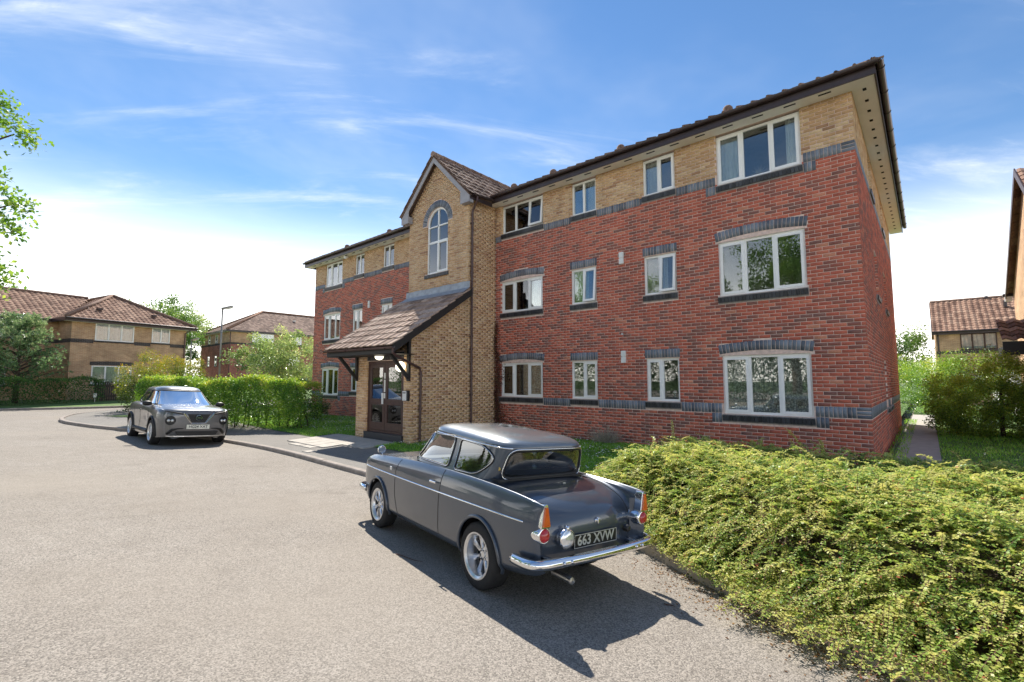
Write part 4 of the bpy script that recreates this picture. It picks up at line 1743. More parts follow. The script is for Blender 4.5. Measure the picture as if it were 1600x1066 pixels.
m.box((-.50, -.46, zE - .10), (-.46, 1.6, zE + .13))
m.box((7.06, -.46, zE - .10), (7.10, 9, zE + .13))
m.box((-13.4, 1.54, zE - .10), (-.5, 1.58, zE + .11))
m.tube([(-.5, -.56, zE + .08), (7.1, -.56, zE + .08)], .06, 8)
m.tube([(-13.4, 1.48, zE + .06), (-.5, 1.48, zE + .06)], .06, 8)
m.build('gutter', MAT['brown_plastic'], hL, False, True)
m = MB()
m.box((-.46, -.46, zE - .10), (7.06, -.002, zE - .085))
m.box((-13.4, 1.58, zE - .10), (-.46, 1.998, zE - .085))
m.build('soffit', MAT['soffit'], hL, False, True)
m = MB()
m.tube([(6.72, -.5, zE), (6.5, -.06, zE - .3), (6.5, -.05, 0)], .04, 8)
m.build('downpipe', MAT['downpipe_brown'], hL, False, True)
for u, v in ((1.5, 1.6), (4.6, 1.4)):
    m = MB()
    q = e0 + Vector((u + .6, 0, 0)) + Vup.normalized() * v
    m.obox(q + Vector((0, -.05, .07)), (.14, .12, .06), Matrix.Identity(3))
    m.build('roof_vent', MAT['brown_plastic'], rf, False, True)

# ---- three storey block further back ---------------------------------------------------------------
hM = empty('distant_block', (-63.15, 19.9, 0), 0, 'distant three storey red brick block with plain brown hipped roof beyond the lamp post', 'building')
Pr = lambda u, z, d: Vector((d, u, z))              # wall facing +X, u = +Y
Pl = lambda u, z, d: Vector((-u, -d, z))            # wall facing -Y, u = -X
wr = [(2.6, 5.2, 6.35, 7.5, 3), (11.2, 13.8, 6.35, 7.5, 3), (7.4, 8.8, 6.35, 7.5, 2), (2.4, 4.4, 3.55, 4.9, 3), (7.2, 8.6, 3.6, 4.8, 2), (2.4, 4.4, .9, 2.2, 3), (11.0, 13.2, 3.6, 4.9, 3)]
wl = [(4.0, 4.8, 6.3, 7.4, 1), (6.8, 7.6, 6.3, 7.4, 1), (4.0, 4.8, 3.4, 4.7, 1), (6.8, 7.6, 3.4, 4.7, 1)]
for nm, mt, z0, z1 in (('wall', 'far_red', -1, 6.0), ('upper_wall', 'far_buff', 6.24, 7.6), ('brick_band', 'far_dark', 6.0, 6.24)):
    m = MB()
    wall_holes(m, Pr, 0, 22, z0, z1, [w[:4] for w in wr if w[2] < z1 and w[3] > z0])
    wall_holes(m, Pl, 0, 10.6, z0, z1, [w[:4] for w in wl if w[2] < z1 and w[3] > z0])
    hollow_wall(m, [(-10.6, 0), (-10.6, 22), (0, 22)], z0, z1)
    m.build(nm, MAT[mt], hM, False, True, fix=False)
for w in wr:
    far_window(hM, Pr, *w[:4], w[4], fill='blind')
for w in wl:
    far_window(hM, Pl, *w[:4], w[4], fill='blind')
m = MB()
za, hr = 7.72, 11.0
rg0, rg1 = Vector((-5.3, 5.6, hr)), Vector((-5.3, 22, hr))
V1 = Vector((-5.7, 0, hr - za))
roof_plane(m, (.4, -.4, za), (0, 1, 0), V1, [(0, 0), (23, 0), (23, V1.length), (6.0, V1.length)], .3, .34, .006, .012)
V2 = Vector((0, 6.0, hr - za))
roof_plane(m, (-11.0, -.4, za), (1, 0, 0), V2, [(0, 0), (11.4, 0), (5.75, V2.length), (5.65, V2.length)], .3, .34, .006, .012)
m.quad((-11, -.4, za), (-11, 23, za), (-5.3, 23, hr), (-5.3, 5.6, hr))
rf = m.build('roof', MAT['tile_brown'], hM, False, True, fix=False)
m = MB()
m.tube([(.4, -.4, za + .08), (-5.3, 5.6, hr + .06)], .13, 8)
m.tube([(-11, -.4, za + .08), (-5.3, 5.6, hr + .06)], .13, 8)
m.tube([(-5.3, 5.6, hr + .06), (-5.3, 22, hr + .06)], .12, 8)
m.build('ridge_tiles', MAT['tile_rust'], rf, True, True)
m = MB()
m.box((.40, -.45, za - .22), (.46, 22.4, za + .02))
m.box((-11, -.46, za - .22), (.40, -.40, za + .02))
m.build('gutter', MAT['brown_plastic'], hM, False, True)
m = MB()
m.box((0, -.40, za - .22), (.40, 22, za - .2))
m.box((-11, -.40, za - .225), (-.002, 0, za - .205))
m.build('soffit', MAT['soffit'], hM, False, True)
m = MB()
m.tube([(.06, .12, 7.5), (.06, .12, 0)], .05, 8)
m.build('downpipe', MAT['downpipe_brown'], hM, False, True)
for u, v in ((9.5, 4.2), (12.5, 3.8), (15, 3.6)):
    m = MB()
    q = Vector((.4, -.4, za)) + Vector((0, u, 0)) + V1.normalized() * v
    m.obox(q + Vector((.05, 0, .08)), (.14, .16, .07), Matrix.Identity(3))
    m.build('roof_vent', MAT['white_plastic'], rf, False, True)

# ---- house at the end of the side path ------------------------------------------------------------
hR = empty('end_house', (.55, 43.5, 0), 0, 'buff brick house with orange brown tiled gable roof at the end of the side path', 'house')
Pf = lambda u, z, d: Vector((u, -d, z))
ww = [(1.22, 2.95, 3.66, 4.74, 3), (.9, 2.3, .9, 2.0, 2), (4.2, 5.2, 0, 2.05, 1)]
m = MB()
wall_holes(m, Pf, 0, 9.5, -.3, 4.9, [w[:4] for w in ww])
m.add([(0, 0, -.3), (0, 7.5, -.3), (0, 7.5, 4.9), (0, 3.75, 7.35), (0, 0, 4.9)], [(0, 1, 2, 3, 4)])
m.build('wall', MAT['far_buff'], hR, False, True, fix=False)
m = MB()
m.prism([(-.003, 3.42), (9.5, 3.42), (9.5, 3.60), (-.003, 3.60)], Pf, .015, -.05)
m.build('brick_band', MAT['far_dark'], hR, False, True)
m = MB()
m.prism([(-.003, 2.1), (9.5, 2.1), (9.5, 2.32), (-.003, 2.32)], Pf, .015, -.05)
m.build('brick_band', MAT['far_dark'], hR, False, True)
for w in ww:
    far_window(hR, Pf, *w[:4], w[4], 'brown_frame', 'blind')
m = MB()
V1 = Vector((0, 4.05, 7.45 - 4.88))
roof_plane(m, (-.15, -.3, 4.92), (1, 0, 0), V1, [(0, 0), (10, 0), (10, V1.length), (0, V1.length)])
m.quad((-.15, 7.8, 4.9), (9.8, 7.8, 4.9), (9.8, 3.75, 7.45), (-.15, 3.75, 7.45))
rf = m.build('roof', MAT['tile_rust'], hR, False, True, fix=False)
m = MB()
m.tube([(-.15, 3.75, 7.48), (9.8, 3.75, 7.48)], .11, 8)
m.build('ridge_tiles', MAT['tile_brown'], rf, True, True)
m = MB()
m.box((-.17, -.34, 4.72), (9.8, -.30, 4.9))
m.tube([(-.17, -.40, 4.9), (9.8, -.40, 4.9)], .06, 8)
m.prism([(-.3, 4.72), (-.3, 4.92), (3.75, 7.47), (3.75, 7.2)], lambda y, z, t: Vector((-.155 - t, y, z)), 0, .03)
m.tube([(.12, -.36, 4.85), (.12, -.06, 4.6), (.12, -.06, 0)], .045, 8)
m.build('gutter', MAT['brown_plastic'], hR, False, True)
for u, v, mt, h in ((5.3, 3.1, 'brown_plastic', .45), (6.7, 4.3, 'white_plastic', .1), (4.2, 4.7, 'brown_plastic', .14)):
    m = MB()
    q = Vector((-.15 + u * .72, -.3, 4.92)) + V1.normalized() * v
    m.lathe([(.0, h), (.09, h), (.10, 0), (.16, -.03)], q + Vector((0, 0, .03)), None, 10)
    m.build('roof_vent', MAT[mt], rf, False, True)

# ---- gable of the house at the right edge, with its small tiled canopy --------------------------------
hG = empty('side_house', (2.5, 20.5, 0), 0, 'pale buff gable wall of a house at the right edge with brown verge board', 'house')
m = MB()
m.add([(0, -4.2, -.3), (0, 4.2, -.3), (0, 4.2, 4.85), (0, 0, 7.9), (0, -4.2, 4.85)], [(0, 1, 2, 3, 4)])
hollow_wall(m, [(0, -4.2), (7, -4.2), (7, 4.2), (0, 4.2)], -.3, 4.85)
m.build('wall', MAT['far_buff'], hG, False, True, fix=False)
m = MB()
m.mi = 0
V1 = Vector((0, 4.5, 3.27))
roof_plane(m, (-.16, -4.5, 4.8), (1, 0, 0), V1, [(0, 0), (7.4, 0), (7.4, V1.length), (0, V1.length)])
roof_plane(m, (7.24, 4.5, 4.8), (-1, 0, 0), Vector((0, -4.5, 3.27)), [(0, 0), (7.4, 0), (7.4, V1.length), (0, V1.length)])
m.build('roof', MAT['tile_rust'], hG, False, True, fix=False)
m = MB()
for sg in (-1, 1):
    m.prism([(sg * 4.5, 4.58), (sg * 4.5, 4.80), (0, 8.07), (0, 7.82)], lambda y, z, t: Vector((-.165 - t, y, z)), 0, .03)
m.build('verge_board', MAT['brown_frame'], hG, False, True)
m = MB()
for sg in (-1, 1):
    m.box((-.2, sg * 4.5 - .06, 4.55), (-.02, sg * 4.5 + .06, 4.72))
m.build('verge_end', MAT['upvc'], hG, False, True)
m = MB()
m.tube([(-.25, 4.56, 4.78), (7.4, 4.56, 4.78)], .06, 8)
m.build('gutter', MAT['brown_plastic'], hG, False, True)
# canopy
m = MB()
V1 = Vector((0, 1.2, .62))
roof_plane(m, (-.86, -1.3, 2.78), (1, 0, 0), V1, [(0, 0), (2.6, 0), (2.6, V1.length), (0, V1.length)], .30, .30, .04, .035)
cp = m.build('canopy_roof', MAT['tile_brown'], hG, False, True, fix=False)
m = MB()
m.box((-.85, -1.26, 2.36), (1.7, -1.20, 2.74))
m.box((-.85, -1.2, 2.36), (-.80, -.1, 2.6))
m.beam((-.1, -1.2, 2.36), (.35, -1.2, 1.75), .09, .09, (0, 1, 0))
m.build('canopy_fascia', MAT['black_timber'], cp, False, True)

# pale garden wall beyond the golden bush
m = MB()
m.box((3.0, 31.0, -.05), (3.2, 42.0, 2.05))
m.box((2.94, 31.0, 2.05), (3.26, 42.0, 2.12))
m.box((2.92, 30.8, -.05), (3.28, 31.1, 2.2))
gw = m.build('garden_wall', MAT['white_plastic'], None, False, False, .01)
tag(gw, 'pale rendered garden wall beyond the golden bush', 'wall')
# ------------------------------------------------------------------ vintage saloon
def car_paint(key, c, metal=0.35, rough=0.32, flake=0.1):
    t = NT(key)
    f = t.rng(t.noise(900, 2, 0.5, t.obj()), 0.3, 0.7, 1 - flake, 1 + flake)
    col = t.mix(1.0, c, t.n('ShaderNodeCombineColor', {'Red': f, 'Green': f, 'Blue': f}).outputs[0], 'MULTIPLY')
    dirt = t.rng(t.noise(3.5, 5, 0.65, t.obj()), 0.35, 0.75, 0.0, 0.25)
    r = t.math('ADD', rough, t.math('MULTIPLY', dirt, 0.35))
    t.pbr(col, r, metal, None, 0.5, Coat_Weight=1.0, Coat_Roughness=0.06)
    MAT[key] = t.m


car_paint('paint_slate', (0.050, 0.067, 0.096))
car_paint('paint_grey', (0.15, 0.152, 0.16), 0.35, 0.30)
car_paint('paint_silver', (0.16, 0.185, 0.21), 0.5, 0.3)
plain('chrome', (0.82, 0.83, 0.85), 0.08, 1.0, 0.03)
plain('alloy', (0.70, 0.71, 0.73), 0.28, 0.85, 0.06)
plain('tyre', (0.018, 0.018, 0.019), 0.82, 0, 0.25, 20, 0.3, 120)
plain('rubber', (0.012, 0.012, 0.013), 0.55)
plain('seat_black', (0.02, 0.02, 0.022), 0.6, 0, 0.2, 20)
plain('lens_orange', (0.62, 0.10, 0.012), 0.15, 0, 0.1, 60, 0.3, 250, Coat_Weight=1.0)
plain('lens_red', (0.42, 0.008, 0.012), 0.15, 0, 0.1, 60, 0.3, 250, Coat_Weight=1.0)
plain('plate_black', (0.012, 0.012, 0.014), 0.35)
plain('plate_silver', (0.62, 0.63, 0.64), 0.35, 0.5)
plain('plate_white', (0.82, 0.82, 0.72), 0.4)
plain('brass', (0.55, 0.42, 0.12), 0.3, 0.8)
plain('black_plastic', (0.014, 0.014, 0.015), 0.5)
plain('lamp_glass', (0.75, 0.78, 0.80), 0.12, 0.6, 0.15, 50)


def make_wheel(parent, x, y, r, width, side, dish, spokes=8, rim_r=.19, mat_rim='alloy', style='spoke'):
    """side -1: outer face towards -y"""
    w = MB()
    M3 = Matrix(((1, 0, 0), (0, 0, side), (0, -side, 0)))        # local z -> side*y
    hw = width / 2
    c = (x, y, r)
    w.lathe([(rim_r - .01, -hw * .9), (rim_r + .012, -hw), (r - .035, -hw * 1.02), (r - .012, -hw * .9), (r, -hw * .72), (r, hw * .72), (r - .012, hw * .9), (r - .035, hw * 1.02), (rim_r + .012, hw), (rim_r - .01, hw * .9)], c, M3, 40)
    wh = w.build('wheel', MAT['tyre'], parent, True, True)
    g = MB()
    zf = hw - dish
    g.lathe([(rim_r - .012, -hw), (rim_r - .02, zf - .03), (rim_r - .03, zf), (rim_r - .022, hw - .012), (rim_r - .004, hw + .002), (rim_r + .008, hw + .003), (rim_r + .010, hw - .01)], c, M3, 40)
    g.lathe([(0, zf + .012), (.028, zf + .012), (.034, zf), (.06, zf - .004), (.066, zf - .03)], c, M3, 20)
    def P(a, rr, h, off):
        return Vector(c) + M3 @ Vector((rr * math.cos(a) - off * math.sin(a), rr * math.sin(a) + off * math.cos(a), h))
    for k in range(spokes):
        a = 2 * math.pi * (k + .5) / spokes
        if style == 'spoke':
            ws = ((.055, .017), (.10, .016), (rim_r - .022, .030))
        else:
            ws = ((.05, .016), (.11, .012), (rim_r - .015, .017))
        v = []
        for rr, hwid in ws:
            v += [P(a, rr, zf - .004, -hwid), P(a, rr, zf + .010, -hwid * .5), P(a, rr, zf + .010, hwid * .5), P(a, rr, zf - .004, hwid), P(a, rr, zf - .03, hwid), P(a, rr, zf - .03, -hwid)]
        f = []
        for s in range(2):
            for q in range(6):
                f.append((s * 6 + q, s * 6 + (q + 1) % 6, s * 6 + 6 + (q + 1) % 6, s * 6 + 6 + q))
        g.add(v, f)
    for k in range(4):
        a = 2 * math.pi * (k + .5) / 4
        g.lathe([(0, .016), (.008, .016), (.009, 0)], P(a, .047, zf - .004, 0), M3, 8)
    g.build('rim', MAT[mat_rim], wh, False, True)
    d = MB()
    d.lathe([(0, zf - .05), (rim_r - .02, zf - .05)], c, M3, 24)
    d.build('brake_disc', MAT['black_plastic'], wh, False, True)
    return wh


# frame of the car on the sloping road
def on_road(o, x, y, h, scale):
    n = Vector((0, .06, 1)).normalized()
    fw = Vector((-math.cos(h), math.sin(h), 0))
    fw = (fw - n * fw.dot(n)).normalized()
    bk = -fw
    rt = n.cross(bk)
    M = Matrix((bk, rt, n)).transposed().to_4x4()
    M.translation = (x, y, road_z(x, y))
    o.matrix_basis = M @ Matrix.Scale(scale, 4)


vc = empty('vintage_car', (0, 0, 0), 0, 'vintage dark slate blue two door saloon with tail fins, number plate 663 XVW', 'car')
on_road(vc, -5.106, 4.047, .193, .975)

SX = [-.64, -.61, -.50, -.20, .20, .55, 1.0, 1.5, 2.0, 2.4, 2.75, 2.98, 3.07, 3.10]
rows = [
    (SX, [.45, .56, .61, .63, .64, .65, .655, .655, .655, .65, .64, .62, .60, .58], [.32, .30, .28, .26, .25, .245, .245, .245, .245, .25, .27, .30, .33, .35]),
    (SX, [.50, .60, .65, .675, .685, .69, .695, .695, .695, .69, .685, .665, .64, .62], [.37, .36, .34, .325, .315, .31, .31, .31, .31, .315, .33, .36, .38, .39]),
    (SX, [.52, .62, .67, .695, .705, .71, .715, .715, .715, .71, .705, .69, .67, .64], [.5] * 14),
    (SX, [.53, .62, .675, .70, .71, .715, .72, .72, .715, .71, .705, .69, .675, .65], [.66, .67, .68, .69, .69, .69, .69, .69, .685, .68, .67, .66, .65, .65]),
    (SX, [.52, .61, .66, .685, .695, .70, .70, .70, .695, .69, .685, .675, .665, .645], [.75, .77, .80, .815, .825, .83, .84, .845, .84, .83, .81, .79, .775, .77]),
    (SX[:11] + [3.0, 3.10, 3.13], [.46, .54, .60, .625, .64, .645, .65, .655, .655, .65, .648, .645, .64, .635], [.78, .815, .85, .88, .90, .915, .93, .935, .93, .918, .900, .878, .862, .857]),
    (SX[:11] + [2.98, 3.07, 3.09], [.42, .50, .565, .59, .605, .61, .61, .615, .615, .612, .608, .606, .605, .60], [.78, .815, .85, .88, .90, .92, .935, .94, .93, .912, .885, .848, .82, .77]),
    (SX[:10] + [2.70, 2.90, 2.99, 3.0], [.38, .44, .49, .52, .54, .55, .55, .55, .55, .55, .55, .55, .55, .55], [.78, .82, .855, .88, .905, .93, .94, .945, .93, .905, .86, .775, .63, .36]),
    (SX[:10] + [2.72, 2.95, 3.05, 3.04], [.28] * 14, [.76, .81, .86, .90, .93, .955, .96, .96, .945, .92, .875, .79, .64, .36]),
    (SX[:10] + [2.73, 2.97, 3.07, 3.06], [0.0] * 14, [.75, .81, .865, .91, .94, .965, .97, .97, .95, .925, .88, .795, .64, .36]),
]
G = np.array([np.column_stack(r) for r in rows]).transpose(1, 0, 2)       # stations x rows x 3
NS, NR = 230, 72
D1 = catmull(G, NS)
D2 = catmull(D1.transpose(1, 0, 2), NR).transpose(1, 0, 2)
D2[:, -1, 1] = 0
side_rows = int(NR * 5.2 / 9)
SIDE = D2[:, :side_rows].reshape(-1, 3)


def side_y(x, z):
    d = (SIDE[:, 0] - x) ** 2 + (SIDE[:, 2] - z) ** 2
    i = np.argsort(d)[:4]
    w = 1 / (d[i] + 1e-6)
    return float((SIDE[i, 1] * w).sum() / w.sum())


AR, AZ = .318, .30
ARCH = [(-.01, AZ), (2.325, AZ)]


def mirrored(V, F):
    V2 = V.copy()
    V2[:, 1] *= -1
    return np.vstack([V, V2]), np.vstack([F, F[:, ::-1] + len(V)])


V = D2.reshape(-1, 3).copy()
F = grid_faces(NS, NR)
cen = V[F].mean(1)
keep = np.ones(len(F), bool)
for ax, az in ARCH:
    rad = np.hypot(V[:, 0] - ax, V[:, 2] - az)
    inside = (rad < AR) & (V[:, 1] > .45)
    keep &= ~inside[F].all(1)
    mv = inside
    s = AR / np.maximum(rad, 1e-4)
    used = np.zeros(len(V), bool)
    used[F[keep].ravel()] = True
    m2 = mv & used
    V[m2, 0] = ax + (V[m2, 0] - ax) * s[m2]
    V[m2, 2] = az + (V[m2, 2] - az) * s[m2]
V, F = mirrored(V, F[keep])
def clean(me):
    bm = bmesh.new()
    bm.from_mesh(me)
    bmesh.ops.remove_doubles(bm, verts=bm.verts, dist=.0006)
    lo = [v for v in bm.verts if not v.link_faces]
    bmesh.ops.delete(bm, geom=lo, context='VERTS')
    bmesh.ops.recalc_face_normals(bm, faces=bm.faces)
    bm.to_mesh(me)
    bm.free()
    me.polygons.foreach_set('use_smooth', np.ones(len(me.polygons), bool))
    me.update()
    return me


body = link('body', clean(np_mesh('body', V, F, MAT['paint_slate'])), vc, True)
def half_well(m, ax, az, sg, r, y0, y1):
    v = []
    n = 20
    for k in range(n + 1):
        t = math.radians(-8 + 196 * k / n)
        for y in (y0, y1):
            v.append((ax + r * math.cos(t), sg * y, az + r * math.sin(t)))
    f = [(2 * k, 2 * k + 1, 2 * k + 3, 2 * k + 2) for k in range(n)]
    v.append((ax, sg * y0, az))
    f += [(2 * k, 2 * k + 2, len(v) - 1) for k in range(n)]
    m.add(v, f)


# closing plates between the fin ends and the tail panel
for sg in (-1, 1):
    m = MB()
    zz = np.linspace(.345, .80, 12)
    last = D2[-1, :int(NR * 5 / 9)]
    o_ = [(3.098, sg * float(np.interp(z, last[:, 2], last[:, 1])), z) for z in zz]
    i_ = [(2.99 + .02 * (z > .5), sg * .54, z) for z in zz]
    v = o_ + i_
    m.add(v, [(k, k + 1, 12 + k + 1, 12 + k) for k in range(11)])
    m.build('rear_corner', MAT['paint_slate'], body, True, True)
# arch lips
for ax, az in ARCH:
    for sg in (-1, 1):
        m = MB()
        pts = []
        for k in range(41):
            a = math.radians(-14 + 208 * k / 40)
            x, z = ax + (AR + .004) * math.cos(a), az + (AR + .004) * math.sin(a)
            pts.append((x, sg * (side_y(x, z) + .006), z))
        m.tube(pts, .017, 8)
        m.build('arch_lip', MAT['paint_slate'], body, True, True)
        m = MB()
        M3 = Matrix(((1, 0, 0), (0, 0, sg), (0, -sg, 0)))
        half_well(m, ax, az, sg, AR + .012, .30, .665)
        m.build('wheel_well', MAT['black_plastic'], body, False, True)
m = MB()
m.box((-.55, -.56, .255), (2.75, .56, .34))
m.box((2.75, -.5, .30), (2.98, .5, .36))
m.build('underbody', MAT['black_plastic'], vc, False, True)
# panel gaps and trims
for sg in (-1, 1):
    for xs_, name in ((((.56, .91), (.52, .76), (.53, .50), (.60, .30)), 'gap'), (((1.62, .93), (1.61, .70), (1.60, .30)), 'gap'), (((.60, .30), (1.1, .298), (1.60, .30)), 'gap')):
        pts = densify(xs_, .03, False)
        m = MB()
        m.tube([(x, sg * (side_y(x, z) - .0005), z) for x, z in pts], .0045, 6)
        m.build('panel_gap', MAT['black_plastic'], body, False, True)
    pts = [(x, sg * (side_y(x, .718 - .003 * x) + .004), .718 - .003 * x) for x in np.arange(-.54, 2.97, .04)]
    m = MB()
    m.tube(pts, .0085, 6)
    m.build('side_trim', MAT['chrome'], body, True, True)
    m = MB()
    m.obox((1.50, sg * (side_y(1.50, .80) + .028), .80), (.065, .008, .010), Matrix.Identity(3))
    m.obox((1.45, sg * (side_y(1.45, .80) + .012), .80), (.014, .016, .012), Matrix.Identity(3))
    m.build('door_handle', MAT['chrome'], body, False, True, .004)
    m = MB()
    m.obox((.38, sg * (side_y(.38, .79) + .004), .79), (.022, .006, .022), Matrix.Identity(3))
    m.build('side_repeater', MAT['lamp_glass'], body, False, True, .004)
# boot lid gap
m = MB()
pts = []
for k in range(60):
    s_ = NS * (8.6 + 4.0 * k / 59) / 13
    i0 = int(s_)
    p = D2[i0, int(NR * 7.08 / 9)]
    pts.append(p)
for sg in (-1, 1):
    m.tube([(p[0], sg * p[1], p[2] + .0005) for p in pts], .004, 6)
m.build('panel_gap', MAT['black_plastic'], body, False, True)

# greenhouse
ZB, ZT = .925, 1.262


def zflat(x, z):
    d = x - 1.7
    return (z + .026 * d - .027 * d * ZB / (ZT - ZB)) / (1 - .027 * d / (ZT - ZB))


def zreal(x, z):
    d = x - 1.7
    return z + d * (-.026 - .027 * min(1.15, max(-.1, (z - ZB) / (ZT - ZB))))


def ring_par(z):
    t = (z - ZB) / (ZT - ZB)
    xf = .665 + .36 * t - .045 * t * t
    xr = 2.385 + .115 * t + .02 * math.sin(math.pi * min(1, t))
    hy = .640 - .095 * t - .012 * math.sin(math.pi * min(1, max(0, t)))
    return xf, xr, hy


EXPN = 5.2


def ring_pt(z, a):
    xf, xr, hy = ring_par(z)
    xc, hx = (xf + xr) / 2, (xr - xf) / 2
    c, s = math.cos(a), math.sin(a)
    return (xc + hx * math.copysign(abs(c) ** (2 / EXPN), c), hy * math.copysign(abs(s) ** (2 / EXPN), s), z)


def cab_y(x, z):
    z = zflat(x, z)
    xf, xr, hy = ring_par(z)
    xc, hx = (xf + xr) / 2, (xr - xf) / 2
    return hy * max(0, 1 - abs((x - xc) / hx) ** EXPN) ** (1 / EXPN)


def cab_x(y, z, rear=True):
    z = zflat(2.43 if rear else .8, z)
    xf, xr, hy = ring_par(z)
    xc, hx = (xf + xr) / 2, (xr - xf) / 2
    d = hx * max(0, 1 - abs(y / hy) ** EXPN) ** (1 / EXPN)
    return xc + d if rear else xc - d


NA, NZ = 420, 44
angs = []
for k in range(NA):                     # even spacing along the superellipse
    angs.append(2 * math.pi * k / NA)
xf, xr, hy = ring_par(1.05)
raw = [ring_pt(1.05, 2 * math.pi * k / 4000) for k in range(4001)]
cum = np.concatenate([[0], np.cumsum([math.dist(raw[i], raw[i + 1]) for i in range(4000)])])
angs = np.interp(np.linspace(0, cum[-1], NA + 1)[:-1], cum, np.linspace(0, 2 * math.pi, 4001))
rings = []
for j in range(NZ + 1):
    z = ZB + (ZT - ZB) * j / NZ
    rings.append([ring_pt(z, a) for a in angs])
base = np.array(rings[-1])
cx0 = (base[:, 0].min() + base[:, 0].max()) / 2
for s_, dz in ((.995, .018), (.982, .036), (.955, .053), (.90, .070), (.80, .088), (.62, .105), (.40, .116), (.2, .121), (.06, .122)):
    q = base.copy()
    q[:, 0] = cx0 + (q[:, 0] - cx0) * s_
    q[:, 1] *= s_
    q[:, 2] = ZT + dz
    rings.append([tuple(p) for p in q])
V = np.array(rings).reshape(-1, 3)
zfl = V[:, 2].copy()
V[:, 2] = [zreal(p[0], p[2]) for p in V]
nr_ = len(rings)
i, j = np.meshgrid(np.arange(nr_ - 1), np.arange(NA), indexing='ij')
a = (i * NA + j).ravel()
b = (i * NA + (j + 1) % NA).ravel()
F = np.column_stack([a, b, b + NA, a + NA])
cen = V[F].mean(1)
zcf = zfl[F].mean(1)
zlim = zcf < ZT
is_side = np.zeros(len(F), bool)
for k in range(len(F)):
    if zlim[k]:
        is_side[k] = abs(cen[k, 1]) > ring_par(zcf[k])[2] * .80
door_w = round_poly([(.795, .985), (1.03, 1.272), (1.615, 1.268), (1.60, .965)], [.02, .05, .05, .04])
quar_w = round_poly([(1.725, .955), (1.715, 1.255), (2.14, 1.225), (2.33, 1.12), (2.12, .955)], [.05, .06, .12, .10, .10])
rear_w = round_poly([(-.505, .945), (-.455, 1.205), (.455, 1.205), (.505, .945)], .085)
scr_w = round_poly([(-.56, .985), (-.47, 1.262), (.47, 1.262), (.56, .985)], .08)
take = np.zeros(len(F), bool)
parts = []
for nm, poly, side in (('door_window', door_w, 1), ('quarter_window', quar_w, 1), ('door_window', door_w, -1), ('quarter_window', quar_w, -1), ('rear_window', rear_w, 0), ('windscreen', scr_w, 2)):
    if side in (1, -1):
        msk = is_side & (np.sign(cen[:, 1]) == side) & in_poly(cen[:, 0], cen[:, 2], poly)
    else:
        mid = cx0
        msk = zlim & ~(is_side & (abs(cen[:, 1]) > .5)) & ((cen[:, 0] > mid + .5) if side == 0 else (cen[:, 0] < mid - .35)) & in_poly(cen[:, 1], cen[:, 2], poly)
    take |= msk
    parts.append((nm, msk, poly, side))
roofm = zcf > ZT + .022
cab = link('cabin', clean(np_mesh('cabin', V, F[~take & ~roofm], MAT['paint_slate'])), vc, True)
link('roof_panel', clean(np_mesh('roof_panel', V, F[roofm], MAT['paint_silver'])), vc, True)
for nm, msk, poly, side in parts:
    gl = link(nm, clean(np_mesh(nm, V, F[msk], MAT['car_glass'])), vc, True)
    pp = densify(poly, .02)
    m = MB()
    if side in (1, -1):
        m.tube([(x, side * (cab_y(x, z) + .001), z) for x, z in pp], .0125, 6, closed=True)
    else:
        m.tube([(cab_x(y, z, side == 0) + (.001 if side == 0 else -.001), y, z) for y, z in pp], .017, 6, closed=True)
    m.build('window_seal', MAT['rubber'], gl, True, True)
    m = MB()
    if side in (1, -1):
        c0 = np.mean(poly, axis=0)
        m.tube([(x, side * (cab_y(x, z) + .010), z) for x, z in pp], .0045, 5, closed=True)
        if nm == 'door_window':
            m.tube([(x, side * (cab_y(x, z) + .003), z) for x, z in ((.93, .985), (1.0, 1.08), (1.085, 1.262))], .008, 6)
    else:
        c0 = np.mean(poly, axis=0)
        m.tube([(cab_x(y, z, side == 0) + (.012 if side == 0 else -.012), c0[0] + (y - c0[0]) * 1.03, c0[1] + (z - c0[1]) * 1.07) for y, z in pp], .006, 5, closed=True)
    m.build('window_trim', MAT['chrome'], gl, True, True)
# drip rails
for sg in (-1, 1):
    m = MB()
    pts = [(x, sg * (cab_y(x, zreal(x, ZT - .003)) + .006), zreal(x, ZT - .003)) for x in np.arange(1.04, 2.46, .03)]
    m.tube(pts, .008, 6)
    m.build('drip_rail', MAT['chrome'], cab, True, True)
    m = MB()
    m.lathe([(0, .004), (.018, .004), (.021, -.002)], (2.345, sg * (cab_y(2.345, 1.03) - .004), 1.03), Matrix(((1, 0, 0), (0, 0, sg), (0, -sg, 0))), 16)
    m.build('pillar_badge', MAT['brass'], cab, False, True)
# wheels
for wx, dish, wd, yo in ((-.01, .035, .175, .600), (2.315, .085, .20, .608)):
    for sg in (-1, 1):
        make_wheel(vc, wx, sg * yo, .285, wd, sg, dish)
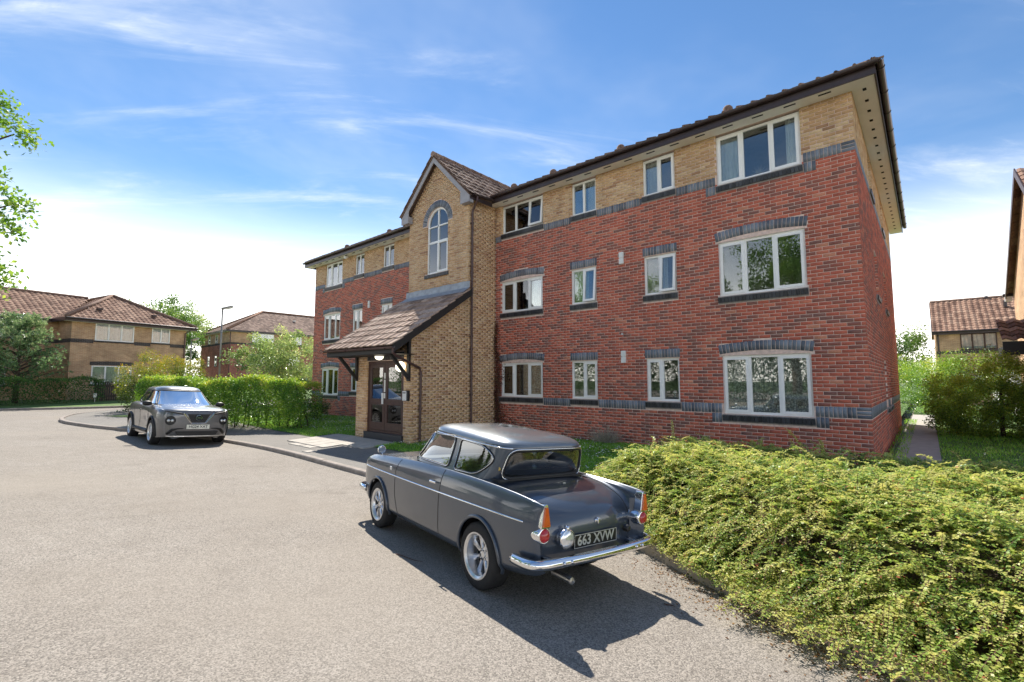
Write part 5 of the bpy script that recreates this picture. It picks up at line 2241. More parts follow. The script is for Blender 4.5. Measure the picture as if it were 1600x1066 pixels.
# tail lights in the fin ends
for sg in (-1, 1):
    m = MB()
    f3 = lambda u, z, t: Vector((3.10 + t + (.86 - z) * .02, sg * (.615 + u), z))
    m.prism(round_poly([(-.056, .685), (-.022, .868), (.020, .868), (.048, .685)], [.02, .02, .02, .02], 3), f3, -.06, .022)
    tl = m.build('tail_light', MAT['chrome'], vc, False, True, .004)
    m = MB()
    m.prism(round_poly([(-.040, .700), (-.015, .848), (.012, .848), (.034, .700)], .012, 3), f3, .0, .034)
    m.build('indicator_lens', MAT['lens_orange'], tl, False, True, .006)
    MX = Matrix(((0, 0, 1), (0, 1, 0), (-1, 0, 0)))
    m = MB()
    m.lathe([(.072, -.10), (.074, -.03), (.068, .012), (.055, .03), (.052, .028)], (3.085, sg * .612, .630), MX, 24)
    m.build('lamp_bezel', MAT['chrome'], tl, True, True)
    m = MB()
    m.lathe([(0, .055), (.02, .053), (.04, .044), (.054, .026)], (3.085, sg * .612, .630), MX, 24)
    m.build('brake_lens', MAT['lens_red'], tl, True, True)
# plate, lamps, handle on the tail
plx = 3.085
m = MB()
m.box((plx - .006, -.265, .472), (plx + .004, .265, .585))
pl = m.build('number_plate', MAT['plate_black'], vc, False, True)
m = MB()
for lo, hi in (((-.262, .475), (.262, .480)), ((-.262, .577), (.262, .582)), ((-.262, .480), (-.257, .577)), ((.257, .480), (.262, .577))):
    m.box((plx + .004, lo[0], lo[1]), (plx + .0065, hi[0], hi[1]))
m.build('plate_border', MAT['plate_silver'], pl, False, True)


def text_mesh(name, body_, size, mat, parent, M, bold=.0, sx=1.0, ext=.001):
    cu = bpy.data.curves.new(name, 'FONT')
    cu.body = body_
    cu.size = size
    cu.align_x = 'CENTER'
    cu.align_y = 'CENTER'
    cu.extrude = ext
    cu.offset = bold
    cu.resolution_u = 3
    tmp = bpy.data.objects.new(name, cu)
    COL.objects.link(tmp)
    dg = bpy.context.evaluated_depsgraph_get()
    me = bpy.data.meshes.new_from_object(tmp.evaluated_get(dg))
    bpy.data.objects.remove(tmp)
    me.materials.clear()
    me.materials.append(mat)
    me.transform(M @ Matrix.Diagonal((sx, 1, 1, 1)))
    o = link(name, me, parent, True)
    return o


# text lies in local x-y plane facing +z: x -> +y of the car, y -> up, z -> backwards
TXT = Matrix(((0, 0, 1, 0), (1, 0, 0, 0), (0, 1, 0, 0), (0, 0, 0, 1)))
text_mesh('plate_characters', '663 XVW', .112, MAT['plate_silver'], pl, Matrix.Translation((plx + .0055, 0, .5285)) @ TXT, .0022, .98)
MX = Matrix(((0, 0, 1), (0, 1, 0), (-1, 0, 0)))
m = MB()
m.lathe([(.055, -.05), (.078, -.01), (.082, .02), (.076, .034), (.070, .036)], (3.08, -.358, .570), MX, 28)
m.obox((3.10, -.358, .655), (.02, .014, .018), Matrix.Identity(3))
rl = m.build('reversing_lamp', MAT['chrome'], vc, True, True)
m = MB()
m.lathe([(0, .050), (.03, .047), (.055, .040), (.071, .030)], (3.08, -.358, .570), MX, 28)
m.build('lamp_lens', MAT['lamp_glass'], rl, True, True)
m = MB()
m.lathe([(0, .05), (.022, .05), (.03, .04), (.034, .0)], (3.055, .42, .555), MX, 20)
m.build('fuel_cap', MAT['black_plastic'], vc, True, True)
m = MB()
m.obox((3.062, .035, .665), (.014, .035, .013), Matrix.Identity(3))
m.obox((3.07, .035, .665), (.018, .012, .026), Matrix.Identity(3))
m.build('boot_handle', MAT['chrome'], vc, False, True, .008)
# bumpers
prof = [(-.014, -.040), (.012, -.037), (.030, -.022), (.036, 0), (.030, .022), (.012, .037), (-.014, .040), (-.004, .0)]
path = [(2.88, -.735, .425), (2.98, -.738, .425), (3.06, -.728, .425), (3.115, -.70, .425), (3.15, -.63, .425), (3.165, -.5, .425), (3.178, -.25, .425), (3.182, 0, .425)]
path = path + [(x, -y, z) for x, y, z in path[::-1][1:]]
m = MB()
sweep(m, catmull(path, 60), prof)
m.build('rear_bumper', MAT['chrome'], vc, True, True)
m = MB()
for y in (-.48, -.40, .40, .48):
    m.lathe([(0, .014), (.010, .012), (.014, 0)], (3.205, y, .43), MX, 10)
m.box((3.0, -.55, .38), (3.15, -.50, .44))
m.box((3.0, .50, .38), (3.15, .55, .44))
m.build('bumper_bolts', MAT['chrome'], vc, True, True)
path = [(-.40, -.70, .425), (-.56, -.695, .425), (-.66, -.64, .425), (-.70, -.4, .425), (-.72, 0, .425)]
path = path + [(x, -y, z) for x, y, z in path[::-1][1:]]
m = MB()
sweep(m, catmull(path, 40)[::-1], prof)
m.build('front_bumper', MAT['chrome'], vc, True, True)
m = MB()
m.tube([(2.9, -.31, .255), (3.02, -.315, .255), (3.13, -.318, .25)], .030, 14, False)
m.tube([(3.125, -.318, .25), (3.13, -.318, .25)], [.027, .0], 14, False)
m.build('exhaust_pipe', MAT['steel'], vc, True, True)
# nose: grille and hooded lamps
m = MB()
m.box((-.645, -.50, .36), (-.60, .50, .78))
gr = m.build('grille', MAT['black_plastic'], vc, False, True)
m = MB()
for z in (.42, .48, .54, .60, .66):
    m.box((-.655, -.5, z), (-.646, .5, z + .015))
m.build('grille_bar', MAT['chrome'], gr, False, True)
for sg in (-1, 1):
    MF = Matrix(((0, 0, -1), (0, 1, 0), (1, 0, 0)))
    m = MB()
    m.lathe([(.10, -.12), (.105, .02), (.095, .035)], (-.60, sg * .50, .70), MF, 24)
    hl = m.build('headlight', MAT['chrome'], vc, True, True)
    m = MB()
    m.lathe([(0, .045), (.05, .042), (.094, .03)], (-.60, sg * .50, .70), MF, 24)
    m.build('lamp_lens', MAT['lamp_glass'], hl, True, True)
    m = MB()                                     # mirror on the wing
    m.tube([(-.22, sg * .575, .865), (-.225, sg * .585, .90)], .008, 8)
    m.lathe([(0, -.075), (.025, -.068), (.045, -.04), (.056, 0), (.058, .012), (.050, .014), (0, .012)], (-.235, sg * .59, .945), Matrix(((0, 0, 1), (0, 1, 0), (-1, 0, 0))), 20)
    m.build('wing_mirror', MAT['chrome'], vc, True, True)
# cabin interior
m = MB()
m.box((.55, -.56, .34), (2.4, .56, .40))
m.build('cabin_floor', MAT['seat_black'], vc, False, True)
for y in (-.28, .28):
    m = MB()
    m.obox((1.30, y, .58), (.25, .23, .08), Matrix.Identity(3))
    m.obox((1.56, y, .84), (.06, .23, .24), Matrix.Rotation(.2, 3, 'Y'))
    m.build('seat', MAT['seat_black'], vc, True, True, .04)
m = MB()
m.obox((2.02, 0, .58), (.2, .54, .08), Matrix.Identity(3))
m.obox((2.22, 0, .82), (.05, .54, .17), Matrix.Rotation(.2, 3, 'Y'))
m.build('rear_seat', MAT['seat_black'], vc, True, True, .04)
m = MB()
m.obox((2.31, 0, .935), (.12, .56, .006), Matrix.Identity(3))
m.build('parcel_shelf', MAT['seat_black'], vc, False, True)
m = MB()
m.obox((.86, 0, .90), (.12, .55, .07), Matrix.Identity(3))
m.build('dashboard', MAT['seat_black'], vc, False, True)
m = MB()
MS = Matrix.Rotation(math.radians(-62), 3, 'Y')
m.tube([Vector((1.10, .30, .98)) + MS @ Vector((.19 * math.cos(t), .19 * math.sin(t), 0)) for t in [2 * math.pi * k / 28 for k in range(28)]], .011, 8, closed=True)
for t in (0.3, math.pi - .3, -math.pi / 2):
    m.tube([(1.10, .30, .98), Vector((1.10, .30, .98)) + MS @ Vector((.19 * math.cos(t), .19 * math.sin(t), 0))], .007, 6)
m.tube([(1.10, .30, .98), (.86, .30, .84)], .018, 8)
m.build('steering_wheel', MAT['seat_black'], vc, True, True)
# ------------------------------------------------------------------ modern crossover
sv = empty('crossover_car', (0, 0, 0), 0, 'modern grey compact crossover parked by the trimmed hedge, facing the camera', 'car')
on_road(sv, -16.66, 4.25, 3.15, 1.06)
X1 = [-.66, -.64, -.55, -.40, -.1, .3, .8, 1.4, 2.0, 2.6, 3.0, 3.2, 3.28]
deck_x5 = [-.72, -.77, -.78, -.75, -.60, -.1, .5, 1.4, 2.0, 2.6, 3.10, 3.26, 3.26]
deck_x6 = [-.79, -.84, -.85, -.83, -.70, -.1, .45, 1.4, 2.0, 2.6, 3.15, 3.34, 3.32]
rows = [
    (X1, [.64, .69, .76, .81, .83, .82, .82, .82, .82, .83, .80, .75, .68], [.25, .24, .23, .22, .22, .22, .22, .22, .22, .23, .25, .27, .28]),
    (X1, [.68, .73, .79, .84, .865, .85, .84, .84, .85, .865, .84, .79, .72], [.42, .41, .40, .40, .40, .40, .40, .40, .40, .40, .41, .42, .43]),
    (X1, [.70, .75, .81, .855, .88, .86, .835, .835, .86, .885, .87, .82, .75], [.62, .63, .64, .65, .66, .64, .60, .60, .64, .67, .67, .67, .67]),
    (X1, [.69, .74, .80, .845, .87, .865, .86, .86, .875, .885, .86, .80, .73], [.80, .82, .85, .87, .89, .90, .91, .93, .95, .97, .96, .94, .92]),
    (X1, [.63, .68, .74, .78, .80, .79, .785, .785, .79, .79, .76, .70, .63], [.88, .905, .935, .965, .985, 1.0, 1.01, 1.03, 1.06, 1.08, 1.06, 1.03, 1.0]),
    (deck_x5, [.58, .60, .60, .60, .62, .64, .64, .64, .64, .64, .62, .58, .54], [.24, .45, .68, .87, .965, 1.02, 1.05, 1.06, 1.06, 1.07, 1.02, .70, .30]),
    (deck_x6, [.30] * 13, [.24, .45, .68, .88, .975, 1.05, 1.08, 1.08, 1.08, 1.08, 1.04, .70, .30]),
    (deck_x6, [0.0] * 13, [.24, .45, .68, .88, .98, 1.055, 1.085, 1.08, 1.08, 1.08, 1.04, .70, .30]),
]
G = np.array([np.column_stack(r) for r in rows]).transpose(1, 0, 2)
NS2, NR2 = 150, 56
D1 = catmull(G, NS2)
E2 = catmull(D1.transpose(1, 0, 2), NR2).transpose(1, 0, 2)
E2[:, -1, 1] = 0
SIDE2 = E2[:, :int(NR2 * 4.1 / 7)].reshape(-1, 3)
FRONT2 = E2[:int(NS2 * 4.2 / 12)].reshape(-1, 3)


def side2(x, z):
    d = (SIDE2[:, 0] - x) ** 2 + (SIDE2[:, 2] - z) ** 2
    i = np.argsort(d)[:4]
    return float(SIDE2[i, 1].mean())


def front2(y, z):
    d = (FRONT2[:, 1] - abs(y)) ** 2 + (FRONT2[:, 2] - z) ** 2
    i = np.argsort(d)[:4]
    return float(FRONT2[i, 0].mean())


AR2, AZ2 = .39, .345
V = E2.reshape(-1, 3).copy()
F = grid_faces(NS2, NR2)
keep = np.ones(len(F), bool)
for ax in (0.0, 2.636):
    rad = np.hypot(V[:, 0] - ax, V[:, 2] - AZ2)
    ins = (rad < AR2) & (V[:, 1] > .62)
    keep &= ~ins[F].all(1)
    s_ = AR2 / np.maximum(rad, 1e-4)
    V[ins, 0] = ax + (V[ins, 0] - ax) * s_[ins]
    V[ins, 2] = AZ2 + (V[ins, 2] - AZ2) * s_[ins]
V, F = mirrored(V, F[keep])
sb = link('body', clean(np_mesh('body', V, F, MAT['paint_grey'])), sv, True)
for sg in (-1, 1):
    m = MB()
    zz = np.linspace(.26, .93, 12)
    first = E2[0, :int(NR2 * 4.3 / 7)]
    v = [(-.66, sg * float(np.interp(z, first[:, 2], first[:, 1])), z) for z in zz] + [(front2(.57, z) + .01, sg * .565, z) for z in zz]
    m.add(v, [(k, k + 1, 13 + k, 12 + k) for k in range(11)])
    m.build('front_corner', MAT['paint_grey'], sb, True, True)
    for ax in (0.0, 2.636):
        m = MB()
        pts = [(ax + (AR2 + .01) * math.cos(t), sg * (side2(ax + AR2 * math.cos(t), AZ2 + AR2 * math.sin(t)) + .008), AZ2 + (AR2 + .01) * math.sin(t)) for t in [math.radians(-15 + 210 * k / 36) for k in range(37)]]
        m.tube(pts, .026, 8)
        m.build('arch_cladding', MAT['black_plastic'], sb, True, True)
        m = MB()
        half_well(m, ax, AZ2, sg, AR2 + .02, .45, .84)
        m.build('wheel_well', MAT['black_plastic'], sb, False, True)
        make_wheel(sv, ax, sg * .77, .335, .215, sg, .03, 10, .225, 'alloy', 'thin')
    m = MB()
    m.tube([(x, sg * (side2(x, .33) + .006), .33) for x in np.arange(.42, 2.24, .1)], .05, 8)
    m.build('sill_cladding', MAT['black_plastic'], sb, True, True)
    for a_, b_ in (((.52, .95), (.55, .36)), ((1.55, 1.0), (1.55, .36)), ((2.25, 1.05), (2.22, .55))):
        m = MB()
        m.tube([(x, sg * (side2(x, z) - .001), z) for x, z in densify([a_, b_], .04, False)], .006, 6)
        m.build('panel_gap', MAT['black_plastic'], sb, False, True)
    m = MB()
    m.obox((1.42, sg * (side2(1.42, .88) + .03), .88), (.09, .012, .014), Matrix.Identity(3))
    m.build('door_handle', MAT['paint_grey'], sb, False, True, .006)
m = MB()
m.box((-.6, -.72, .22), (3.2, .72, .40))
m.build('underbody', MAT['black_plastic'], sv, False, True)
# cabin
ZB2, ZT2 = 1.0, 1.465


def par2(z):
    t = (z - ZB2) / (ZT2 - ZB2)
    return .20 + .98 * t - .08 * t * t, 3.26 - .20 * t - .16 * t * t, .775 - .19 * t - .02 * math.sin(math.pi * min(1, t))


def ring2(z, a):
    xf, xr, hy = par2(z)
    c, s = math.cos(a), math.sin(a)
    n = 4.2
    return ((xf + xr) / 2 + (xr - xf) / 2 * math.copysign(abs(c) ** (2 / n), c), hy * math.copysign(abs(s) ** (2 / n), s), z)


def cab2(x, z):
    xf, xr, hy = par2(z)
    return hy * max(0, 1 - abs((x - (xf + xr) / 2) / ((xr - xf) / 2)) ** 4.2) ** (1 / 4.2)


def cab2x(y, z, rear):
    xf, xr, hy = par2(z)
    d = (xr - xf) / 2 * max(0, 1 - abs(y / hy) ** 4.2) ** (1 / 4.2)
    return (xf + xr) / 2 + (d if rear else -d)


NA2, NZ2 = 260, 30
raw = [ring2(1.2, 2 * math.pi * k / 3000) for k in range(3001)]
cum = np.concatenate([[0], np.cumsum([math.dist(raw[i], raw[i + 1]) for i in range(3000)])])
ang2 = np.interp(np.linspace(0, cum[-1], NA2 + 1)[:-1], cum, np.linspace(0, 2 * math.pi, 3001))
rings = [[ring2(ZB2 + (ZT2 - ZB2) * j / NZ2, a) for a in ang2] for j in range(NZ2 + 1)]
base = np.array(rings[-1])
cx2 = (base[:, 0].min() + base[:, 0].max()) / 2
for s_, dz in ((.985, .018), (.95, .042), (.89, .066), (.76, .092), (.55, .110), (.3, .119), (.05, .122)):
    q = base.copy()
    q[:, 0] = cx2 + (q[:, 0] - cx2) * s_
    q[:, 1] *= s_
    q[:, 2] = ZT2 + dz
    rings.append([tuple(p) for p in q])
V = np.array(rings).reshape(-1, 3)
i, j = np.meshgrid(np.arange(len(rings) - 1), np.arange(NA2), indexing='ij')
a = (i * NA2 + j).ravel()
b = (i * NA2 + (j + 1) % NA2).ravel()
F = np.column_stack([a, b, b + NA2, a + NA2])
cen = V[F].mean(1)
zl = cen[:, 2] < ZT2
hyc = np.array([par2(z)[2] for z in cen[:, 2]])
sd = zl & (np.abs(cen[:, 1]) > hyc * .86)
w_scr = round_poly([(-.69, 1.04), (-.54, 1.44), (.54, 1.44), (.69, 1.04)], .05)
w_rear = round_poly([(-.6, 1.12), (-.48, 1.42), (.48, 1.42), (.6, 1.12)], .05)
w_front = round_poly([(.62, 1.055), (1.20, 1.42), (1.66, 1.44), (1.66, 1.065)], .04)
w_back = round_poly([(1.74, 1.065), (1.74, 1.44), (2.30, 1.40), (2.62, 1.16), (2.30, 1.09)], .05)
take = np.zeros(len(F), bool)
gl_parts = []
for nm, poly, side in (('windscreen', w_scr, 2), ('rear_window', w_rear, 0), ('side_window', w_front, 1), ('side_window', w_back, 1), ('side_window', w_front, -1), ('side_window', w_back, -1)):
    if side in (1, -1):
        k_ = sd & (np.sign(cen[:, 1]) == side) & in_poly(cen[:, 0], cen[:, 2], poly)
    else:
        k_ = zl & ((cen[:, 0] > cx2 + .5) if side == 0 else (cen[:, 0] < cx2 - .6)) & in_poly(cen[:, 1], cen[:, 2], poly) & ~(sd & (np.abs(cen[:, 1]) > hyc * .97))
    take |= k_
    gl_parts.append((nm, k_, poly, side))
link('cabin', clean(np_mesh('cabin', V, F[~take], MAT['paint_grey'])), sv, True)
for nm, k_, poly, side in gl_parts:
    gl = link(nm, clean(np_mesh(nm, V, F[k_], MAT['dark_car_glass'])), sv, True)
    m = MB()
    pp = densify(poly, .03)
    if side in (1, -1):
        m.tube([(x, side * (cab2(x, z) + .001), z) for x, z in pp], .016, 6, closed=True)
    else:
        m.tube([(cab2x(y, z, side == 0), y, z) for y, z in pp], .016, 6, closed=True)
    m.build('window_seal', MAT['rubber'], gl, True, True)
m = MB()
m.box((.4, -.66, .5), (2.9, .66, .6))
m.build('cabin_floor', MAT['seat_black'], sv, False, True)
m = MB()
m.obox((.55, 0, 1.0), (.3, .66, .05), Matrix.Identity(3))
m.build('dashboard', MAT['seat_black'], sv, False, True)
for y in (-.36, .36):
    m = MB()
    m.obox((1.45, y, .95), (.09, .25, .35), Matrix.Rotation(.2, 3, 'Y'))
    m.obox((1.55, y, 1.36), (.05, .13, .09), Matrix.Identity(3))
    m.build('seat', MAT['seat_black'], sv, True, True, .03)
for sg in (-1, 1):
    m = MB()
    m.lathe([(.07 * math.sin(t) ** .7 if 0 < t < math.pi else 0, -.11 * math.cos(t)) for t in np.linspace(0, math.pi, 13)], (.60, sg * .90, 1.075), Matrix(((1, 0, 0), (0, 0, sg), (0, -sg, 0))), 16)
    m.obox((.62, sg * .79, 1.04), (.03, .05, .015), Matrix.Identity(3))
    m.build('door_mirror', MAT['black_plastic'], sv, True, True, .03)
    # round lamp low in the bumper
    MF = Matrix(((0, 0, -1), (0, 1, 0), (1, 0, 0))) @ Matrix.Rotation(-sg * .34, 3, 'X').to_3x3()
    hx_ = front2(.56, .66)
    m = MB()
    m.lathe([(.115, -.06), (.118, .012), (.108, .022), (.100, .012)], (-.778, sg * .615, .672), MF, 28)
    m.lathe([(0, .006), (.105, .004)], (-.778, sg * .615, .672), MF, 28)
    hl = m.build('headlight', MAT['black_plastic'], sv, True, True)
    m = MB()
    for dy in (-.042, .042):
        m.lathe([(0, .034), (.024, .030), (.038, .008)], Vector((-.778, sg * .615, .672)) + MF @ Vector((0, dy, .0)), MF, 12)
    m.build('lamp_lens', MAT['lamp_glass'], hl, True, True)
    m = MB()                                       # slim running light along the bonnet edge
    pts = []
    for k in range(9):
        t = k / 8
        y, z = .36 + .37 * t, .845 + .075 * t
        pts.append((front2(min(.57, y), z) - .006 + max(0, (y - .57)) * .55, sg * y, z))
    m.tube(pts, [.022, .022, .021, .02, .018, .016, .014, .012, .008], 6)
    m.build('running_light', MAT['black_plastic'], sv, True, True)
    m = MB()                                       # dark slash in the bumper
    pts = [(front2(y, z) - .008, sg * y, z) for y, z in ((.62, .33), (.56, .43), (.45, .46), (.32, .465))]
    pts[0] = (-.73, sg * .66, .33)
    m.tube(pts, [.036, .036, .018, .008], 8)
    m.build('bumper_intake', MAT['black_plastic'], sv, True, True)
# grille with its bright V, emblem
m = MB()
pl2 = [(-.27, .845), (.27, .845), (.15, .625), (-.15, .625)]
m.prism(pl2, lambda y, z, t: Vector((-.862 + (z - .62) * .06 + t, y, z)), -.010, .05)
gr2 = m.build('grille', MAT['black_plastic'], sv, False, True)
m = MB()
for a_, b_ in (((-.36, .875), (-.165, .60)), ((-.165, .60), (.165, .60)), ((.165, .60), (.36, .875))):
    P_ = lambda q: Vector((min(-.868, front2(q[0], q[1]) - .012), q[0], q[1]))
    m.beam(P_(a_), P_(b_), .035 if a_[1] != b_[1] else .022, .03, (1, 0, 0))
m.build('grille_trim', MAT['chrome'], gr2, False, True, .008)
for z in (.68, .73, .78):
    m = MB()
    m.tube([(-.874 + (z - .62) * .06, y, z) for y in np.linspace(-.14 - (z - .625) * .5, .14 + (z - .625) * .5, 9)], .006, 5)
    m.build('grille_bar', MAT['rubber'], gr2, False, True)
m = MB()
m.tube([(-.882, .066 * math.cos(t), .745 + .066 * math.sin(t)) for t in [2 * math.pi * k / 24 for k in range(24)]], .011, 6, closed=True)
m.box((-.893, -.085, .733), (-.874, .085, .757))
m.build('emblem', MAT['chrome'], sv, False, True)
m = MB()
m.prism([(-.50, .39), (.50, .39), (.44, .28), (-.44, .28)], lambda y, z, t: Vector((-.82 + t, y, z)), -.035 + .0, .02)
m.build('lower_intake', MAT['black_plastic'], sv, False, True)
m = MB()
sweep(m, [(-.70, -.66, .265), (-.80, -.52, .265), (-.86, -.3, .265), (-.87, 0, .265), (-.86, .3, .265), (-.80, .52, .265), (-.70, .66, .265)], [(-.01, -.012), (.012, 0), (-.01, .012)])
m.build('front_splitter', MAT['steel'], sv, False, True)
m = MB()
m.box((-.895, -.265, .455), (-.875, .265, .568))
p2_ = m.build('number_plate', MAT['plate_white'], sv, False, True)
TXF = Matrix(((0, 0, -1, 0), (-1, 0, 0, 0), (0, 1, 0, 0), (0, 0, 0, 1)))
text_mesh('plate_characters', 'HG24 XAT', .095, MAT['plate_black'], p2_, Matrix.Translation((-.897, 0, .511)) @ TXF, .001, .98)
# ------------------------------------------------------------------ planting
leaf_mat('leaf_coton', [(0.0, (0.035, 0.075, 0.020)), (0.25, (0.13, 0.25, 0.06)), (0.5, (0.38, 0.52, 0.13)), (0.75, (0.64, 0.70, 0.20)), (0.985, (0.78, 0.72, 0.22)), (1.0, (0.52, 0.19, 0.11))], 0.5, 0.05, 1.0)
leaf_mat('leaf_coton_shade', [(0.0, (0.020, 0.040, 0.012)), (1.0, (0.12, 0.17, 0.045))], 0.4, 0.03, 1.0)  # darker leaf copy, the shade inside the bush put into its colour
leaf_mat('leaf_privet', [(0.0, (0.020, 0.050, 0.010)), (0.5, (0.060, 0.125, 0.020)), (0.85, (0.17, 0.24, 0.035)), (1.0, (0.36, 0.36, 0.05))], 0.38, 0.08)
leaf_mat('leaf_dark', [(0.0, (0.012, 0.032, 0.010)), (0.6, (0.030, 0.065, 0.018)), (1.0, (0.07, 0.12, 0.03))], 0.3, 0.05)
leaf_mat('leaf_pine', [(0.0, (0.016, 0.035, 0.016)), (0.6, (0.055, 0.095, 0.04)), (1.0, (0.17, 0.21, 0.10))], 0.3, 0.05, 3.4)
leaf_mat('leaf_gold', [(0.0, (0.025, 0.05, 0.012)), (0.5, (0.10, 0.135, 0.02)), (0.78, (0.27, 0.23, 0.03)), (1.0, (0.34, 0.18, 0.03))], 0.4, 0.05, 1.9)
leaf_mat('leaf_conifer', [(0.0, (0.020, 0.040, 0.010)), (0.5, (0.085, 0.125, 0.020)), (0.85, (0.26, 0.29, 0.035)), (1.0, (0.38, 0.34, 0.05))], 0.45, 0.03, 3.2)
leaf_mat('leaf_pale', [(0.0, (0.04, 0.07, 0.025)), (0.6, (0.12, 0.17, 0.055)), (1.0, (0.24, 0.28, 0.11))], 0.4, 0.05)
leaf_mat('leaf_oak', [(0.0, (0.025, 0.06, 0.012)), (0.6, (0.075, 0.15, 0.025)), (1.0, (0.20, 0.27, 0.05))], 0.42, 0.06)
leaf_mat('leaf_tree', [(0.0, (0.020, 0.045, 0.012)), (0.6, (0.055, 0.105, 0.025)), (1.0, (0.12, 0.17, 0.045))], 0.35, 0.05)
leaf_mat('leaf_creeper', [(0.0, (0.022, 0.010, 0.010)), (0.7, (0.07, 0.025, 0.022)), (1.0, (0.06, 0.06, 0.02))], 0.2, 0.03)
plain('bark', (0.085, 0.062, 0.045), 0.95, 0, 0.35, 12, 0.8, 30)
plain('twig', (0.11, 0.055, 0.035), 0.9, 0, 0.3, 30)
plain('straw', (0.38, 0.34, 0.27), 0.9, 0, 0.3, 30)


def rotate_about(v, k, a):
    c, s = np.cos(a)[:, None], np.sin(a)[:, None]
    return v * c + np.cross(k, v) * s + k * (np.sum(k * v, 1)[:, None]) * (1 - c)


def bed_front(x):
    return (kerb_y(x) if x < 6.9 else 3.4) or 3.4


# ---- spreading cotoneaster in the bed --------------------------------------------------------------
def coton_h(x, y):
    s = y - bed_front(x)
    t = smooth01((s + .10) / 1.5)
    h = -.08 + .66 * t
    h += .05 * math.sin(x * 2.3 + .6) * math.sin(y * 1.9) + .035 * math.sin(x * 5.1 + y * 3.7)
    e = smooth01((x + 4.35) / 1.3)
    b = smooth01((8.75 - y) / .7)
    return (h + .12) * e * b - .10


rng = np.random.default_rng(11)
n_sp = 0
SP, SD, SL = [], [], []
tries = 0
while n_sp < 8200 and tries < 80000:
    tries += 1
    x = rng.uniform(-4.25, 2.75)
    y0 = bed_front(x)
    y = y0 + .14 + (rng.random() ** 1.2) * (8.5 - y0)
    if x > 1.0 + (y - 4) * .2 and rng.random() < .45:
        continue
    s = y - y0
    if s > 2.2 and rng.random() < .35:
        continue
    z = coton_h(x, y) - rng.uniform(.02, .16)
    edge = 1 - smooth01(s / 1.3)
    dn = np.array([rng.normal(-.1, .55), -1.0 * edge + rng.normal(-.1, .55) * (1 - edge * .5), 0])
    dn /= np.linalg.norm(dn)
    up = rng.uniform(.25, .95) * (1 - .45 * edge)
    SP.append((x, y, z))
    SD.append(dn + np.array([0, 0, up]))
    SL.append(rng.uniform(.26, .62) * (1 + (.30 if x > -1.6 else -.15) * edge))
    n_sp += 1
# some long whips
for x, y, L in ((-3.3, 7.9, .7), (-1.35, 8.1, .8), (-1.2, 8.2, .6), (.35, 8.3, .7), (.42, 8.0, .55), (-2.6, 8.3, .5), (-.6, 8.4, .5), (-3.9, 7.2, .6)):
    SP.append((x, y, coton_h(x, y) - .05))
    SD.append(np.array([rng.normal(0, .3), rng.normal(0, .3), 1.3]))
    SL.append(L)
SP, SD, SL = np.array(SP), np.array(SD), np.array(SL)
SD /= np.linalg.norm(SD, axis=1, keepdims=True)
ns = len(SP)
NL = 25
tt = np.linspace(.08, 1, NL)
droop = rng.uniform(.25, .8, ns)
pos = SP[:, None, :] + SD[:, None, :] * (SL[:, None] * tt)[:, :, None]
pos[:, :, 2] -= droop[:, None] * SL[:, None] * tt ** 2
fr_y = np.array([[bed_front(a) for a in r_] for r_ in pos[:, :, 0]])
rz_ = np.array([[road_z(a, b) for a, b in zip(r_, q_)] for r_, q_ in zip(pos[:, :, 0], pos[:, :, 1])])
over = pos[:, :, 1] < fr_y + .05
pos[:, :, 2] = np.where(over, np.maximum(pos[:, :, 2], rz_ + .10 + .1 * rng.random(pos.shape[:2])), pos[:, :, 2])
pos[:, :, 1] = np.where(over, fr_y + .05 + (pos[:, :, 1] - fr_y - .05) * np.where(pos[:, :, 0] > -1.3, .95, .5), pos[:, :, 1])
wob = rng.normal(0, .02, (ns, 1, 3)) * np.sin(tt * 4)[None, :, None]
pos += wob
tan = np.gradient(pos, axis=1)
tan /= np.linalg.norm(tan, axis=2, keepdims=True)
upv = np.broadcast_to(np.array([0, 0, 1.0]), tan.shape)
sidev = np.cross(tan, upv)
sidev /= np.maximum(1e-6, np.linalg.norm(sidev, axis=2, keepdims=True))
nrm = np.cross(sidev, tan)
Pl_, Dl_, Nl_, Ll_, Tl_ = [], [], [], [], []
stone = np.clip(rng.normal(.56, .2, ns), 0, 1)
size_far = 1 + .35 * np.clip((SP[:, 1] - 5.5) / 3, 0, 1)
for sd in (-1, 1):
    d = tan * .55 + sidev * sd * .95 + nrm * rng.normal(.1, .3, (ns, NL, 1)) + rng.normal(0, .22, (ns, NL, 3))
    Pl_.append((pos + tan * (rng.uniform(-.008, .008, (ns, NL, 1)))).reshape(-1, 3))
    Dl_.append(d.reshape(-1, 3))
    Nl_.append((nrm + np.array([-.25, .2, .35]) + rng.normal(0, .32, (ns, NL, 3))).reshape(-1, 3))
    L = rng.uniform(.018, .034, (ns, NL)) * size_far[:, None] * (1.1 - .45 * tt[None, :] ** 3)
    Ll_.append(L.ravel())
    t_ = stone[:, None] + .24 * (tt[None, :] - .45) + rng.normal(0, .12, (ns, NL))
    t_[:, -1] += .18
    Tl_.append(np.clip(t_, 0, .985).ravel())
P_, D_, N_, L_, T_ = (np.concatenate(q) for q in (Pl_, Dl_, Nl_, Ll_, Tl_))
red = rng.random(len(T_)) < .012
T_[red] = 1.0
cot = empty('cotoneaster_bush', (-1.5, 6.0, -.15), 0, 'low spreading cotoneaster with small yellow green leaves spilling over the kerb edging', 'bush')
link('foliage', leaf_mesh('foliage', P_, D_, N_, L_, L_ * .36, T_, MAT['leaf_coton'], .25), cot)
